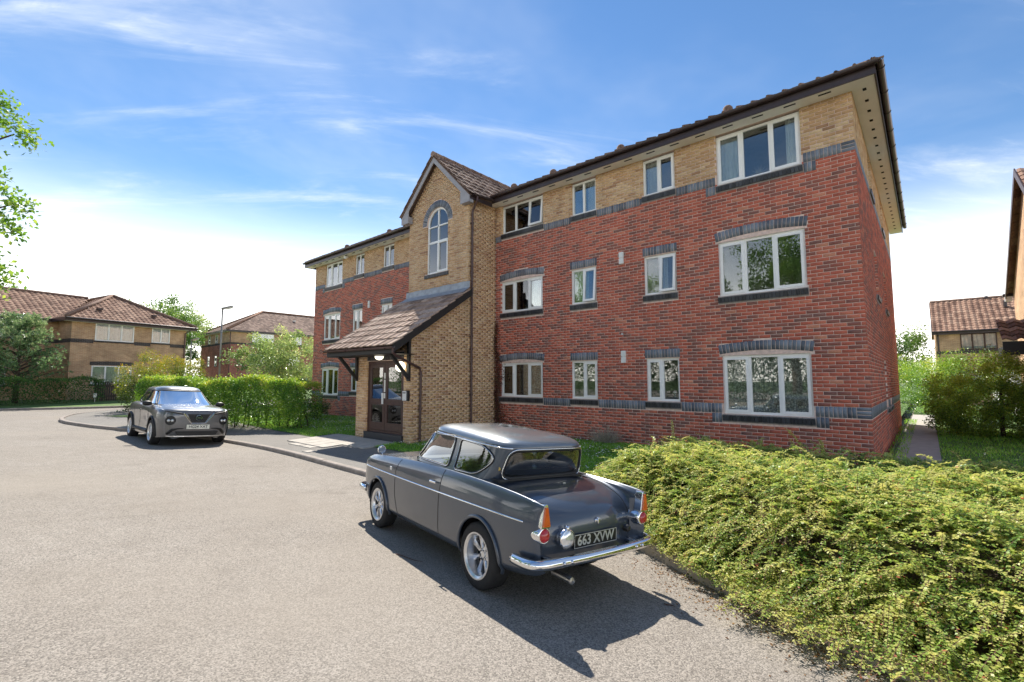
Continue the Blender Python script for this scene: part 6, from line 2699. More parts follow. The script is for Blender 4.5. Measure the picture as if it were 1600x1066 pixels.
# inner leaves and twigs under the sprays
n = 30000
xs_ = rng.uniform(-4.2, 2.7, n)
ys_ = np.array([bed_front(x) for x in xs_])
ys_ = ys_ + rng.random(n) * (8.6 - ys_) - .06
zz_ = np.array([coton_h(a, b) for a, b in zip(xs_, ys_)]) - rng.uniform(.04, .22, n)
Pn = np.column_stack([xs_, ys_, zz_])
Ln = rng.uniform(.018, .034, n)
link('inner_foliage', leaf_mesh('inner_foliage', Pn, unit(rng, n), unit(rng, n) + np.array([0, 0, .8]), Ln, Ln * .34, rng.random(n), MAT['leaf_coton_shade']), cot)
w = .0022
A_ = pos[:, ::4]
k = A_.shape[1]
off = sidev[:, ::4] * w
V = np.stack([A_ - off, A_ + off], 2).reshape(-1, 3)
F = []
idx = np.arange(ns)[:, None] * (2 * k) + np.arange(k - 1)[None, :] * 2
idx = idx.ravel()
link('stems', np_mesh('stems', V, np.column_stack([idx, idx + 1, idx + 3, idx + 2]), MAT['twig']), cot)
V, F = [], []
gx = np.linspace(-4.3, 2.8, 60)
for i, x in enumerate(gx):
    for j in range(24):
        y = bed_front(x) + .10 + (8.6 - bed_front(x)) * j / 23
        V.append((x, y, coton_h(x, y) - .20))
F = [(i * 24 + j, i * 24 + 24 + j, i * 24 + 25 + j, i * 24 + j + 1) for i in range(59) for j in range(23)]
link('gap_shade_sheet', np_mesh('gap_shade_sheet', V, np.array(F), MAT['soil'], None, None, True), cot)  # dark sheet added below the sprays so the gaps read as shade


# ---- generic masses ---------------------------------------------------------------------------------
def clump_points(rng, n, centers, radii, flat=1.0):
    k = rng.integers(0, len(centers), n)
    v = rng.normal(size=(n, 3))
    v /= np.linalg.norm(v, axis=1, keepdims=True)
    r = rng.random(n) ** .45
    P = centers[k] + v * (radii[k] * r)[:, None] * np.array([1, 1, flat])
    return P, v, k


def limb(m, p, q, r0, r1, rng, bend=.12, seg=6):
    p, q = np.array(p, float), np.array(q, float)
    L = np.linalg.norm(q - p)
    n = 6
    pts = [p + (q - p) * i / n + (rng.normal(0, bend * L / n, 3) if 0 < i < n else 0) + np.array([0, 0, bend * L * .35 * math.sin(math.pi * i / n)]) for i in range(n + 1)]
    m.tube([tuple(x) for x in pts], [r0 + (r1 - r0) * i / n for i in range(n + 1)], seg)
    return pts


def tree(name, label, base, h, crown_c, radii, nleaf, lsize, mat, seed, cat='tree', group=None, nclump=60, shell=.6, trunk_r=.16, clump_r=.28, tmean=.5, trunk=True, flat=1.0, limbs=9, top_light=.35):
    rng = np.random.default_rng(seed)
    root = empty(name, base, 0, label, cat, group)
    c = np.array(base) + np.array(crown_c)
    R_ = np.array(radii)
    v = rng.normal(size=(nclump, 3))
    v /= np.linalg.norm(v, axis=1, keepdims=True)
    rr = shell + (1 - shell) * rng.random(nclump)
    rr *= np.where(rng.random(nclump) < .25, rng.uniform(.3, .8, nclump), 1)
    cen = c + v * rr[:, None] * R_ * rng.uniform(.82, 1.12, (nclump, 1))
    cr = clump_r * R_.mean() * rng.uniform(.65, 1.35, nclump)
    if trunk:
        m = MB()
        top = np.array([c[0], c[1], c[2] + R_[2] * .2])
        limb(m, base, top, trunk_r, trunk_r * .35, rng, .05, 8)
        for i in rng.choice(nclump, min(limbs, nclump), replace=False):
            f = rng.uniform(.35, .8)
            st = np.array(base) + (top - np.array(base)) * f
            limb(m, st, cen[i], trunk_r * .42 * (1.1 - f * .5), trunk_r * .06, rng, .10, 5)
        m.build('trunk', MAT['bark'], root, True)
    P, vv, k = clump_points(rng, nleaf, cen, cr, flat)
    out = P - c
    out /= np.maximum(1e-6, np.linalg.norm(out, axis=1, keepdims=True))
    D = unit(rng, nleaf) + out * .5
    N = unit(rng, nleaf) * .8 + out * .4 + np.array([0, 0, .6])
    L = rng.uniform(.7, 1.35, nleaf) * lsize
    ct = rng.normal(0, .13, nclump)[k]
    T = np.clip(tmean + ct + rng.normal(0, .14, nleaf) + top_light * .5 * (P[:, 2] - c[2]) / R_[2], 0, 1)  # leaves lighten with height, sunlight from above put into the tone
    link('crown', leaf_mesh('crown', P, D, N, L, L * .32, T, MAT[mat], .2), root)
    return root


def hedge(name, label, line, width, z0f, zt, nleaf, lsize, mat, seed, stems=True, cat='hedge', gap=0.0, tmean=.5, stem_n=26, top_tone=.25):
    rng = np.random.default_rng(seed)
    line = [np.array(p, float) for p in line]
    seg = np.array([np.linalg.norm(b - a) for a, b in zip(line, line[1:])])
    cum = np.concatenate([[0], np.cumsum(seg)])
    tot = cum[-1]
    root = empty(name, (*((line[0] + line[-1]) / 2), z0f(*line[0])), 0, label, cat)

    def at_s(s):
        i = np.clip(np.searchsorted(cum, s) - 1, 0, len(seg) - 1)
        f = (s - cum[i]) / seg[i]
        A = np.array([line[j] for j in i])
        B = np.array([line[j + 1] for j in i])
        t = (B - A) / seg[i][:, None]
        return A + (B - A) * f[:, None], np.column_stack([-t[:, 1], t[:, 0]])
    s = rng.uniform(0, tot, nleaf)
    c, nn = at_s(s)
    zb = np.array([z0f(x, y) for x, y in c])
    # place on a rounded box shell
    u = rng.uniform(-1, 1, nleaf)
    hgt = rng.random(nleaf)
    side = rng.random(nleaf)
    wav = .10 * np.sin(s * 2.7 + 1) + .07 * np.sin(s * 6.1)
    H = (zt - zb) * (1 + .05 * np.sin(s * 1.7) + .04 * np.sin(s * 4.3))
    top = side < .34
    face = np.where(rng.random(nleaf) < .7, -1.0, 1.0)      # more leaves on the near face
    lat = np.where(top, u, face * (1 - np.abs(rng.normal(0, .14, nleaf))))
    rel = np.where(top, 1 - np.abs(rng.normal(0, .05, nleaf)), gap + (1 - gap) * hgt ** .8)
    lat = lat * (width / 2) * (1 + wav) * np.where(rel > .85, 1 - (rel - .85) * 1.6, 1)
    P = np.column_stack([c + nn * lat[:, None], zb + H * rel])
    spr = rng.random(nleaf) < .05
    P[spr, 2] += rng.random(spr.sum()) ** 2 * .22
    if gap > 0:
        low = rel < gap + .18
        P[low] += rng.normal(0, .04, (low.sum(), 3))
    P += rng.normal(0, .03, P.shape)
    out = np.column_stack([nn * np.sign(lat)[:, None] * (~top)[:, None], top.astype(float)])
    D = unit(rng, nleaf) + out * .4
    N = unit(rng, nleaf) * .7 + out + np.array([0, 0, .3])
    L = lsize * rng.uniform(.7, 1.4, nleaf)
    patch = .12 * np.sin(s * 3.1 + rel * 5) + .1 * np.sin(s * 7.7 + rel * 9 + 2)
    T = np.clip(tmean + patch + rng.normal(0, .15, nleaf) + np.where(rel > .9, top_tone, 0), 0, 1)  # top leaves toned lighter, sunlight put into their colour
    link('foliage', leaf_mesh('foliage', P, D, N, L, L * .34, T, MAT[mat], .2), root)
    if stems:
        m = MB()
        for k in range(stem_n):
            ss = np.array([tot * (k + rng.uniform(.1, .9)) / stem_n])
            c1, n1 = at_s(ss)
            b = c1[0] + n1[0] * rng.normal(0, width * .12)
            z = z0f(*b)
            e = np.array([b[0] + rng.normal(0, .2), b[1] + rng.normal(0, .2), z + (zt - z) * .9])
            pts = limb(m, (b[0], b[1], z - .05), e, .028, .008, rng, .12, 5)
            for q in range(3):
                p = pts[2 + q]
                limb(m, p, p + np.array([rng.normal(0, .25), rng.normal(0, .25), rng.uniform(.2, .5)]), .012, .004, rng, .1, 4)
        m.build('stems', MAT['bark'], root, True)
    return root


lz0 = lambda x, y: land_z(x, y)
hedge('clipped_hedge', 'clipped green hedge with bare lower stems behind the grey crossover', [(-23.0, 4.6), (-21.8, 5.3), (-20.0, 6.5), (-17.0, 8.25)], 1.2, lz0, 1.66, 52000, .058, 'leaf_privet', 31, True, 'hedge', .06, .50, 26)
A0 = np.array([-39.91, 3.73])
dH = np.array([-.2235, .9747])
nH = np.array([.9747, .2235])
HP = lambda s, o: tuple(A0 + dH * s + nH * o)
verge_z = lambda x, y: .19 + min(.25, max(0, (-35 - x) * .05))
hedge('boundary_hedge', 'dark shaded hedge along the verge in front of the corner house', [HP(-12, 2.3), HP(-4, 2.2), HP(1.0, 1.9)], 1.0, verge_z, 1.72, 16000, .075, 'leaf_dark', 32, False, 'hedge', 0.0, .40)
# slatted fence continuing the hedge
fz = .30
fence = empty('picket_fence', (*HP(2.6, 1.75), fz), 0, 'weathered dark brown picket fence between the boundary hedge and the golden shrub', 'fence')
plain('fence_wood', (0.055, 0.042, 0.034), 0.9, 0, 0.35, 8, 0.5, 40)
k = 0
s = .9
while s < 7.2:
    p = HP(s, 1.75)
    h = 1.22 + random.uniform(-.05, .05)
    m = MB()
    a_ = math.atan2(dH[1], dH[0]) + random.uniform(-.03, .03)
    R3 = Matrix.Rotation(a_, 3, 'Z')
    m.obox((p[0], p[1], fz + h / 2), (.045, .011, h / 2), R3)
    m.build('picket', MAT['fence_wood'], fence)
    s += .115 if not 4.0 < s < 4.6 else .15
    k += 1
m = MB()
for z in (.35, .95):
    a_, b_ = HP(.8, 1.70), HP(7.3, 1.70)
    m.beam((*a_, fz + z), (*b_, fz + z), .04, .08)
m.build('rail', MAT['fence_wood'], fence)
for s in (.8, 2.9, 5.0, 7.2):
    m = MB()
    p = HP(s, 1.66)
    m.box((p[0] - .05, p[1] - .05, fz - .2), (p[0] + .05, p[1] + .05, fz + 1.3))
    m.build('post', MAT['fence_wood'], fence)
m = MB()
p = HP(.55, 2.36)
m.obox((p[0], p[1], .72), (.08, .01, .13), Matrix.Rotation(math.atan2(dH[1], dH[0]), 3, 'Z'))
m.obox((p[0] - .02, p[1], .42), (.02, .015, .32), Matrix.Identity(3))
tag(m.build('marker_post', MAT['white_plastic']), 'small pale marker plate on a post in front of the dark hedge', 'sign')


# ---- pine -------------------------------------------------------------------------------------------
def pine(name, label, base, h, r, n_br, seed):
    rng = np.random.default_rng(seed)
    root = empty(name, base, 0, label, 'tree')
    b = np.array(base, float)
    m = MB()
    m.tube([tuple(b), tuple(b + [0.05, 0, h * .5]), tuple(b + [0, 0, h * .95])], [.13, .09, .02], 8)
    P, D, T = [], [], []
    for i in range(n_br):
        f = rng.uniform(.1, 1) ** .9
        z = h * (.12 + .86 * f)
        a = rng.uniform(0, 2 * math.pi)
        L = r * (1 - .82 * f) * rng.uniform(.7, 1.15) + .25
        st = b + [0, 0, z - .1 * L]
        e = b + np.array([math.cos(a) * L, math.sin(a) * L, z + L * rng.uniform(.1, .42)])
        pts = limb(m, st, e, .03, .008, rng, .1, 4)
        for q in range(26):
            t = rng.uniform(.25, 1)
            c = st + (e - st) * t + rng.normal(0, .11, 3)
            dirn = (e - st) / np.linalg.norm(e - st) * .8 + np.array([0, 0, .7]) + rng.normal(0, .3, 3)
            for w in range(9):
                P.append(c)
                D.append(dirn + rng.normal(0, .55, 3))
                T.append(.36 + .46 * t * f ** .5 + rng.normal(0, .14))
    m.build('trunk', MAT['bark'], root, True)
    P, D, T = np.array(P), np.array(D), np.clip(np.array(T), 0, 1)
    L = rng.uniform(.10, .19, len(P))
    link('crown', leaf_mesh('crown', P, D, unit(rng, len(P)), L, L * .11, T, MAT['leaf_pine']), root)


pine('pine_tree', 'bushy grey green pine standing behind the dark boundary hedge', (-38.4, 1.5, .35), 4.9, 2.9, 110, 41)
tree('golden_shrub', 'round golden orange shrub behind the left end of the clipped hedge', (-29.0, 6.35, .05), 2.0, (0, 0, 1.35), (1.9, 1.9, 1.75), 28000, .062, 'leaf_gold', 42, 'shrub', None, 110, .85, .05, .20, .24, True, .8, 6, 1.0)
tree('pale_tree', 'loose pale green small tree above the hedge in front of the distant block', (-30.0, 12.6, .1), 3, (0, 0, 2.7), (3.2, 3.2, 1.8), 14000, .12, 'leaf_pale', 43, 'tree', None, 90, .5, .09, .2, .55, True, .8, 14)
for i, (x, y, r, mt, lb) in enumerate(((-19.9, 9.7, .62, 'leaf_dark', 'dark rounded shrub against the left wing wall'), (-20.9, 9.2, .66, 'leaf_pale', 'pale green rounded shrub beside the end of the clipped hedge'))):
    tree('round_shrub', lb, (x, y, land_z(x, y)), .5, (0, 0, r * .7), (r, r, r * .8), 4000, .05, mt, 50 + i, 'shrub', 'shrubs by the left wing', 40, .7, .03, .3, .5, True, .9, 5)
bgt = [((-60.0, 12.0, 0), 10.4, 4.0, 'leaf_tree', 'tall background tree with airy crown left of the lamp post'), ((-75.0, 17.5, 0), 12.6, 4.4, 'leaf_pale', 'tall pale background tree just behind the distant block roof'), ((-66, 9.5, 0), 10.8, 3.6, 'leaf_pale', 'background tree rising over the hip end of the corner house'), ((-69.5, 14.6, 0), 8.0, 2.6, 'leaf_dark', 'dark green background tree low beside the distant block'), ((-66.0, 2.0, 0), 10.7, 2.6, 'leaf_tree', 'treetop peeping over the ridge of the corner house')]
for i, (b, h, r, mt, lb) in enumerate(bgt):
    tree('background_tree', lb, b, h, (0, 0, h * .62), (r, r, h * .36), 14000, .21, mt, 60 + i, 'tree', 'trees behind the houses', 70, .55, .28, .24, .5, True, .9, 10)
bgr = [((-2.0, 46.0, 0), 6.2, 3.0, 'leaf_tree', 'leafy background tree beyond the back corner of the block'), ((-5.2, 50.0, 0), 6.0, 3.2, 'leaf_tree', 'background tree half hidden by the right end wall')]
for i, (b, h, r, mt, lb) in enumerate(bgr):
    tree('background_tree', lb, b, h, (0, 0, h * .56), (r, r, h * .42), 15000, .13, mt, 70 + i, 'tree', 'trees behind the houses', 80, .55, .2, .24, .55, True, .9, 10)
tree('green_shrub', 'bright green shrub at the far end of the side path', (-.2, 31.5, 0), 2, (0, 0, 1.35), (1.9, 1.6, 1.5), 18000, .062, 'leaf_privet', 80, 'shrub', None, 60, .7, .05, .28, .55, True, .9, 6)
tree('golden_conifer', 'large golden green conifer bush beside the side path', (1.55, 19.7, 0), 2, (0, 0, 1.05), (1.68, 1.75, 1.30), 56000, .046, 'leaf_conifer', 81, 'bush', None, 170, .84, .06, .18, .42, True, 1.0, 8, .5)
tree('hedge_shrub', 'green leafy shrub rising behind the golden conifer', (1.1, 24.6, 0), 2, (0, 0, 1.35), (1.5, 1.5, 1.4), 18000, .055, 'leaf_privet', 82, 'shrub', None, 60, .75, .05, .28, .55, True, .9, 6)


# ---- oak whose outer branches hang into the left edge of the view ---------------------------------------
def oak(base, seed):
    rng = np.random.default_rng(seed)
    root = empty('oak_tree', base, 0, 'oak tree whose leafy branch ends hang in at the left edge', 'tree')
    b = np.array(base, float)
    m = MB()
    limb(m, b, b + [0, 0, 4.2], .26, .2, rng, .04, 10)
    tips = []
    ends = [(-12.85, .10, 6.55), (-12.75, .34, 6.30), (-12.95, .12, 5.15), (-12.85, .36, 4.95), (-13.0, .02, 4.75), (-12.95, .25, 4.55), (-13.1, .06, 3.85), (-13.05, .22, 3.62), (-13.25, .05, 3.45), (-12.9, -.1, 5.5), (-12.7, -.05, 6.8)]
    for e in ends:
        st = b + [0, 0, rng.uniform(2.6, 4.2)]
        pts = limb(m, st, np.array(e) + [0, -.15, 0], .07, .012, rng, .10, 6)
        tips.append((np.array(e), .26))
        for q_ in (3, 4, 5):
            if pts[q_][1] < -.35:
                tips.append((np.array(pts[q_]), .42))
    for i in range(46):
        v = rng.normal(size=3)
        v /= np.linalg.norm(v)
        e = b + [0, 0, 5.4] + v * np.array([2.6, 2.2, 2.6]) * rng.uniform(.6, 1)
        if e[1] > -.75:
            continue
        tips.append((b + [0, 0, 4.0] + (e - b - [0, 0, 4.0]) * .6, .55))
        limb(m, b + [0, 0, rng.uniform(2.5, 4.4)], e, .06, .012, rng, .1, 5)
        tips.append((e, .5))
    m.build('trunk', MAT['bark'], root, True)
    P, D, N, L, T = [], [], [], [], []
    for c, r in tips:
        for _ in range(int(150 * (r / .26) ** 1.3)):
            q = c + rng.normal(0, r * .48, 3)
            P.append(q)
            D.append(rng.normal(size=3) + np.array([.2, .3, -.1]))
            N.append(rng.normal(size=3) * .7 + np.array([0, 0, 1]))
            L.append(rng.uniform(.06, .12))
            T.append(np.clip(rng.normal(.6, .2), 0, 1))
    P, D, N, L, T = map(np.array, (P, D, N, L, T))
    link('crown', leaf_mesh('crown', P, D, N, L, L * .30, T, MAT['leaf_oak'], .2), root)


oak((-13.6, -3.1, road_z(-13.6, -3.1)), 90)
hedge('reflection_hedge', 'long dark hedge added behind the camera to darken the window reflections', [(-48, -17), (-20, -17.5), (14, -17)], 1.6, road_z, 3.7, 70000, .15, 'leaf_dark', 95, False, 'hedge', 0.0, .5)  # added out of view to darken what the ground floor panes reflect
# trees across the car park, seen in the window reflections
for i, (x, y, h, r) in enumerate(((-6.2, -11.5, 13.0, 3.0), (-12.8, -13.0, 13.5, 2.8), (-21.5, -14.0, 13.0, 2.9))):
    tree('car_park_tree', ['tree across the car park, reflected in the wide first floor window', 'tallest tree across the car park, reflected in the narrow first floor windows', 'tree across the car park facing the left wing'][i], (x, y, road_z(x, y)), h, (0, 0, h * .58), (r, r, h * .40), 20000, .15, 'leaf_tree', 100 + i, 'tree', 'trees across the car park', 90, .6, .3, .22, .55, True, .9, 12)

# ---- creeper in the corner by the tower, dry tuft at the wall -------------------------------------------
rng = np.random.default_rng(120)
cr_ = empty('wall_creeper', (-10.45, 11.1, 0), 0, 'withered dark red creeper climbing the corner beside the tower', 'creeper')
n = 2600
z = rng.random(n) ** 1.3 * 3.5
wd = .28 * (1 - z / 4.2) * (1 + .6 * np.sin(z * 4))
x = -10.57 + np.abs(rng.normal(0, 1, n)) * wd
y = 11.17 - np.abs(rng.normal(0, .035, n))
P = np.column_stack([x, y, z])
L = rng.uniform(.02, .05, n)
link('leaves', leaf_mesh('leaves', P, unit(rng, n), unit(rng, n) + np.array([.3, -1, 0]), L, L * .35, rng.random(n), MAT['leaf_creeper']), cr_)
m = MB()
for i in range(12):
    zt_ = rng.uniform(1.5, 3.6)
    x0 = -10.55 + rng.random() * .15
    m.tube([(x0 + .06 * math.sin(q * 1.7 + i) + .12 * rng.random() * q / 8, 11.175, zt_ * q / 8) for q in range(9)], [.012 * (1 - q / 10) for q in range(9)], 5)
m.build('stems', MAT['twig'], cr_)
tf = empty('dry_grass_tuft', (-6.35, 10.9, 0), 0, 'pale dried grass tuft at the foot of the red wall', 'plant')
n = 700
P = np.column_stack([rng.normal(-6.35, .10, n), rng.normal(10.9, .06, n), np.zeros(n)])
D = np.column_stack([rng.normal(0, .8, n), rng.normal(-.1, .4, n), rng.uniform(.35, 1.0, n)])
L = rng.uniform(.25, .62, n)
link('blades', leaf_mesh('blades', P, D, unit(rng, n), L, np.full(n, .0035), rng.random(n), MAT['straw'], 0, .1), tf)
# ------------------------------------------------------------------ fittings on the block
def emit_mat(key, c, s):
    t = NT(key)
    e = t.n('ShaderNodeEmission', {'Color': (*c, 1), 'Strength': s})
    d = t.n('ShaderNodeBsdfPrincipled', {'Base Color': (.85, .83, .78, 1), 'Roughness': .3})
    t.surf(t.n('ShaderNodeAddShader', {0: e.outputs[0], 1: d.outputs[0]}))
    MAT[key] = t.m


emit_mat('lamp_lit', (1.0, .90, .66), .7)
for (x, z, fr, lb) in ((-5.96, 4.735, FR, 'white two part vent box between the narrow first floor windows'), (-5.95, 2.10, FR, 'white two part vent box between the narrow ground floor windows'), (-18.2, 4.80, FR, 'white vent box on the left wing beside the first floor windows')):
    m = MB()
    f3 = lambda u, zz, t: fr.p(u, zz, t)
    for k in (0, 1):
        m.prism([(x - .065, z + .165 * k), (x + .065, z + .165 * k), (x + .065, z + .165 * k + .150), (x - .065, z + .165 * k + .150)], f3, .002, .055)
    m.prism([(x - .055, z + .145), (x + .055, z + .145), (x + .055, z + .17), (x - .055, z + .17)], f3, .002, .03)
    o = m.build('vent_box', MAT['white_plastic'], None, False, False, .006)
    tag(o, lb, 'vent', 'vent boxes on the front wall')
m = MB()
m.lathe([(.0, .0), (.025, .02), (.03, .045)], FR.p(-5.97, 2.86, .0), Matrix(((1, 0, 0), (0, 0, -1), (0, 1, 0))), 12)
tag(m.build('wall_stub', MAT['white_plastic'], None, True), 'small round overflow stub above the lower vent box', 'pipe')
# bulkhead lamp under the canopy and globe lamp beside the door
bl = empty('bulkhead_lamp', (-11.62, 7.50, 2.345), 0, 'round lit bulkhead lamp under the porch eaves', 'lamp')
m = MB()
m.lathe([(0, 0), (.13, 0), (.135, -.02), (.12, -.03)], (-11.62, 7.50, 2.345), None, 24)
m.build('lamp_base', MAT['white_plastic'], bl)
m = MB()
m.lathe([(.12, -.03), (.115, -.07), (.085, -.105), (.04, -.125), (0, -.13)], (-11.62, 7.50, 2.345), None, 24)
m.build('lamp_cover', MAT['lamp_lit'], bl, True)
gl_ = empty('globe_lamp', (-10.88, 7.83, 2.02), 0, 'lit white globe lamp on the wall right of the entrance doors', 'lamp')
m = MB()
m.lathe([(0, 0), (.06, 0), (.06, .03), (.045, .045)], (-10.88, 7.848, 2.02), Matrix(((1, 0, 0), (0, 0, -1), (0, 1, 0))), 16)
m.build('lamp_base', MAT['black_plastic'], gl_)
m = MB()
m.lathe([(.02 + .125 * math.sin(t) if 0 < t < math.pi else 0, -.125 * math.cos(t)) for t in np.linspace(0, math.pi, 15)], (-10.88, 7.70, 2.02), Matrix(((1, 0, 0), (0, 0, -1), (0, 1, 0))), 24)
m.build('lamp_globe', MAT['lamp_lit'], gl_, True)
# entry panel
ep = empty('entry_panel', (-10.75, 7.85, 1.1), 0, 'pale door entry panel on a dark box right of the entrance doors', 'intercom')
m = MB()
m.box((-10.86, 7.77, 1.08), (-10.63, 7.848, 1.36))
m.build('housing', MAT['black_plastic'], ep, False, False, .006)
m = MB()
m.box((-10.85, 7.757, 1.09), (-10.68, 7.769, 1.35))
fp = m.build('face_plate', MAT['white_plastic'], ep)
m = MB()
for i in range(4):
    m.box((-10.83 + .034 * i, 7.7535, 1.285), (-10.808 + .034 * i, 7.7565, 1.318))
m.box((-10.79, 7.7535, 1.12), (-10.74, 7.7565, 1.125))
m.build('buttons', MAT['black_plastic'], fp)
# floodlight below the left eaves
m = MB()
m.obox((-19.95, 10.98, 7.33), (.09, .06, .06), Matrix.Rotation(.4, 3, 'X'))
m.box((-19.97, 10.97, 7.36), (-19.93, 11.0, 7.402))
tag(m.build('flood_light', MAT['white_plastic'], None, False, False, .008), 'small white floodlight fixed under the left wing eaves', 'lamp')

# ------------------------------------------------------------------ curtains behind the glass
def lace_mat(key, base, scale, lo, hi, open_=.55):
    t = NT(key)
    v = t.n('ShaderNodeTexVoronoi', {'Scale': scale})
    t.t.links.new(t.pos(), v.inputs['Vector'])
    nz = t.noise(scale * 1.7, 3)
    f = t.rng(t.math('ADD', v.outputs['Distance'], t.math('MULTIPLY', nz, .5)), lo, hi, 1.0, open_ * .85)
    d = t.n('ShaderNodeBsdfDiffuse', {'Color': (*base, 1)})
    tl = t.n('ShaderNodeBsdfTranslucent', {'Color': (*base, 1)})
    a = t.n('ShaderNodeMixShader', {0: .3, 1: d.outputs[0], 2: tl.outputs[0]})
    tr = t.n('ShaderNodeBsdfTransparent')
    t.surf(t.n('ShaderNodeMixShader', {0: f, 1: tr.outputs[0], 2: a.outputs[0]}))
    MAT[key] = t.m


lace_mat('lace', (.80, .82, .80), 26, .55, .85)
lace_mat('voile', (.82, .84, .84), 60, .3, 1.1, 1.2)
plain('curtain_blue', (0.50, 0.60, 0.62), .9)
plain('curtain_green', (0.42, 0.55, 0.42), .9)
plain('curtain_white', (0.80, 0.81, 0.80), .9)
plain('curtain_wine', (0.16, 0.03, 0.03), .9)


def curtain(label, fr, a, b, z0, z1, mat, folds=9, amp=.022, d=-.20, gather=0.0, name='curtain', flip=1):
    n = folds * 8
    V = []
    for i in range(n + 1):
        t = i / n
        for j in range(5):
            z = z0 + (z1 - z0) * j / 4
            g = gather * math.sin(math.pi * min(1, (z1 - z) / (z1 - z0) * 1.2)) * (b - a)
            u = a + (b - a) * t
            u = (a + (u - a) * (1 - g / (b - a))) if flip > 0 else (b - (b - u) * (1 - g / (b - a)))
            dd = d + amp * math.sin(t * folds * 2 * math.pi + .4 * math.sin(j * 1.3)) + amp * .4 * math.sin(t * folds * 4.3 + 1)
            V.append(fr.p(u, z, dd))
    F = [(i * 5 + j, i * 5 + 5 + j, i * 5 + 6 + j, i * 5 + j + 1) for i in range(n) for j in range(4)]
    o = link(name, np_mesh(name, V, np.array(F), MAT[mat], None, None, True))
    tag(o, label, 'curtain', 'curtains behind the front windows')


curtain('lace curtain across the wide ground floor window nearest the right corner', FR, -3.45, -1.8, .93, 2.18, 'lace', 12, .012, -.138)
curtain('lace curtain across the wide ground floor window next to the tower', FR, -10.3, -8.7, 1.15, 2.17, 'lace', 11, .012, -.138)
curtain('wine red curtain edge at the wide first floor window next to the tower', FR, -10.3, -10.02, 3.84, 4.82, 'curtain_wine', 3, .02, -.23)
curtain('pale blue curtain drawn across the wide first floor window next to the tower', FR, -10.02, -9.0, 3.84, 4.82, 'curtain_blue', 8)
curtain('pale green curtain at the left of the narrow first floor window nearer the tower', FR, -7.56, -7.12, 3.84, 4.80, 'curtain_green', 5)
curtain('white net at the middle of the narrow first floor window farther from the tower', FR, -4.98, -4.78, 3.84, 4.78, 'voile', 3)
curtain('white curtain at the left of the wide top floor window nearest the right corner', FR, -3.42, -2.98, 6.22, 7.33, 'curtain_white', 5)
curtain('white curtain at the right of the wide top floor window nearest the right corner', FR, -2.05, -1.80, 6.22, 7.33, 'curtain_white', 4)
curtain('gathered white curtain at the wide top floor window next to the tower', FR, -10.22, -9.62, 6.48, 7.33, 'curtain_white', 6, .03, -.20, .45, 'curtain', -1)
curtain('pale net in the narrow top floor window nearest the right corner', FR, -5.27, -4.9, 6.45, 7.33, 'voile', 4)
curtain('pale net in the narrow top floor window nearer the tower', FR, -7.1, -6.78, 6.45, 7.33, 'voile', 4)
curtain('grey green curtain at the right of the left wing wide first floor window', FR, -21.25, -20.75, 3.64, 4.80, 'curtain_green', 5)
curtain('pale curtain in the left wing narrow first floor window by the vent box', FR, -19.55, -18.85, 3.86, 4.80, 'voile', 6)
curtain('white blind edge in the left wing wide top floor window', FR, -22.2, -21.7, 6.25, 7.33, 'curtain_white', 4)
# ornaments on inner sills
m = MB()
c0 = Vector(FR.p(-2.62, 6.33, -.30))
for k in range(26):
    a = 2 * math.pi * k / 26
    rr = .17 if k % 2 else .12
    m.tube([c0, c0 + Vector((math.cos(a) * rr, -.02 - .02 * (k % 3), math.sin(a) * rr + .02))], [.012, .003], 5)
m.box(FR.p(-2.68, 6.20, -.34), FR.p(-2.56, 6.24, -.26))
tag(m.build('star_ornament', MAT['straw']), 'straw coloured star ornament on the sill of the top right window', 'ornament')
m = MB()
for x, z in ((-4.72, 1.30), (-4.58, 1.33), (-5.1, 1.31)):
    m.lathe([(.0, .10), (.03, .09), (.055, .05), (.05, .0), (.015, -.04), (.045, -.08)], FR.p(x, z, -.28), None, 14)
tag(m.build('glass_ornaments', MAT['lamp_glass'], None, True), 'shiny glass ornaments on the sill of the narrow ground floor window nearest the corner', 'ornament')

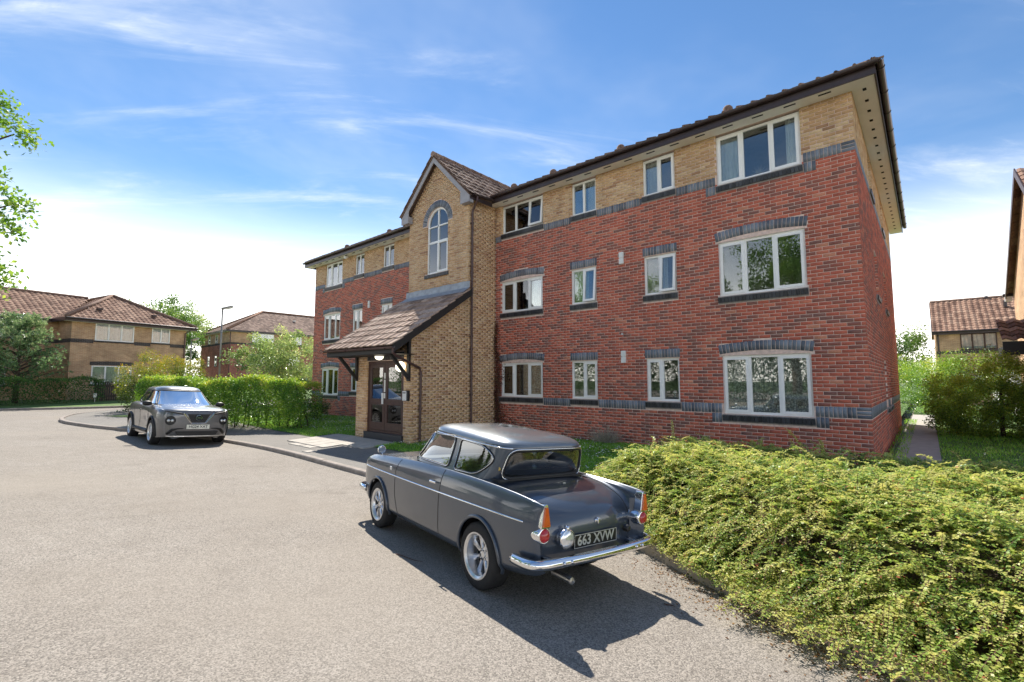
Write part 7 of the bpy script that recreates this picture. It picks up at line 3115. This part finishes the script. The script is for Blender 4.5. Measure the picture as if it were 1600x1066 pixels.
# ------------------------------------------------------------------ street lamps
def street_lamp(x, y, z, h, label, ang):
    root = empty('street_lamp', (x, y, z), 0, label, 'street lamp', 'street lamps by the side road')
    m = MB()
    m.tube([(x, y, z), (x, y, z + 1.2)], .075, 12)
    m.tube([(x, y, z + 1.2), (x, y, z + h)], [.055, .042], 12)
    m.build('column', MAT['lamp_grey'], root, True)
    m = MB()
    R3 = Matrix.Rotation(ang, 3, 'Z') @ Matrix.Rotation(math.radians(-12), 3, 'Y')
    c = Vector((x, y, z + h)) + Matrix.Rotation(ang, 3, 'Z') @ Vector((.28, 0, .03))
    m.obox(c, (.32, .11, .055), R3)
    hd = m.build('lamp_head', MAT['lamp_grey'], root, False, False, .03)
    m = MB()
    m.obox(c + R3 @ Vector((.06, 0, -.065)), (.2, .09, .03), R3)
    m.build('lamp_lens', MAT['white_plastic'], hd, False, False, .02)


plain('lamp_grey', (0.30, 0.29, 0.26), .5, .5)
street_lamp(-31.5, 9.5, .1, 5.85, 'tall grey street lamp rising above the clipped hedge', math.atan2(.66, .75))
street_lamp(-47.2, 12.0, .2, 4.9, 'farther pale street lamp beside the corner house', math.atan2(.66, .75))

# ------------------------------------------------------------------ litter on the road
rng = np.random.default_rng(140)
for (x0, y0, x1, y1, lb) in ((-4.21, 2.965, -3.86, 3.03, 'thin brown twig lying on the road beside the vintage car'), (-1.735, 3.879, -1.65, 3.898, 'short twig at the edge of the car shadow')):
    m = MB()
    pts = []
    for k in range(6):
        t = k / 5
        x, y = x0 + (x1 - x0) * t + rng.normal(0, .006), y0 + (y1 - y0) * t + rng.normal(0, .006)
        pts.append((x, y, road_z(x, y) + .008))
    m.tube(pts, [.0045, .0045, .004, .004, .003, .002], 6)
    tag(m.build('twig', MAT['twig'], None, True), lb, 'twig', 'twigs on the road')
n = 1500
t_ = rng.random(n)
ii = (t_ * (len(KR) - 1)).astype(int)
sel = np.array([KR[i] for i in range(len(KR)) if -2.9 < KR[i][0] < 1.2])
k_ = rng.integers(0, len(sel), n)
off = -np.abs(rng.normal(0, .20, n)) - .01
xy = sel[k_] + np.column_stack([rng.normal(0, .05, n) + off * .45, off])
z = np.array([road_z(x, y) for x, y in xy]) + .004
L = rng.uniform(.010, .030, n)
P = np.column_stack([xy, z])
D = np.column_stack([rng.normal(size=n), rng.normal(size=n), rng.normal(0, .15, n)])
leaf_mat('leaf_litter', [(0, (.03, .016, .010)), (.6, (.08, .04, .02)), (1, (.13, .08, .035))], .15, .02)
o = link('leaf_litter', leaf_mesh('leaf_litter', P, D, unit(rng, n) * .3 + np.array([0, 0, 1]), L, L * .3, rng.random(n), MAT['leaf_litter']))
tag(o, 'dry brown leaf litter along the foot of the kerb edging', 'leaf litter', kind='stuff')
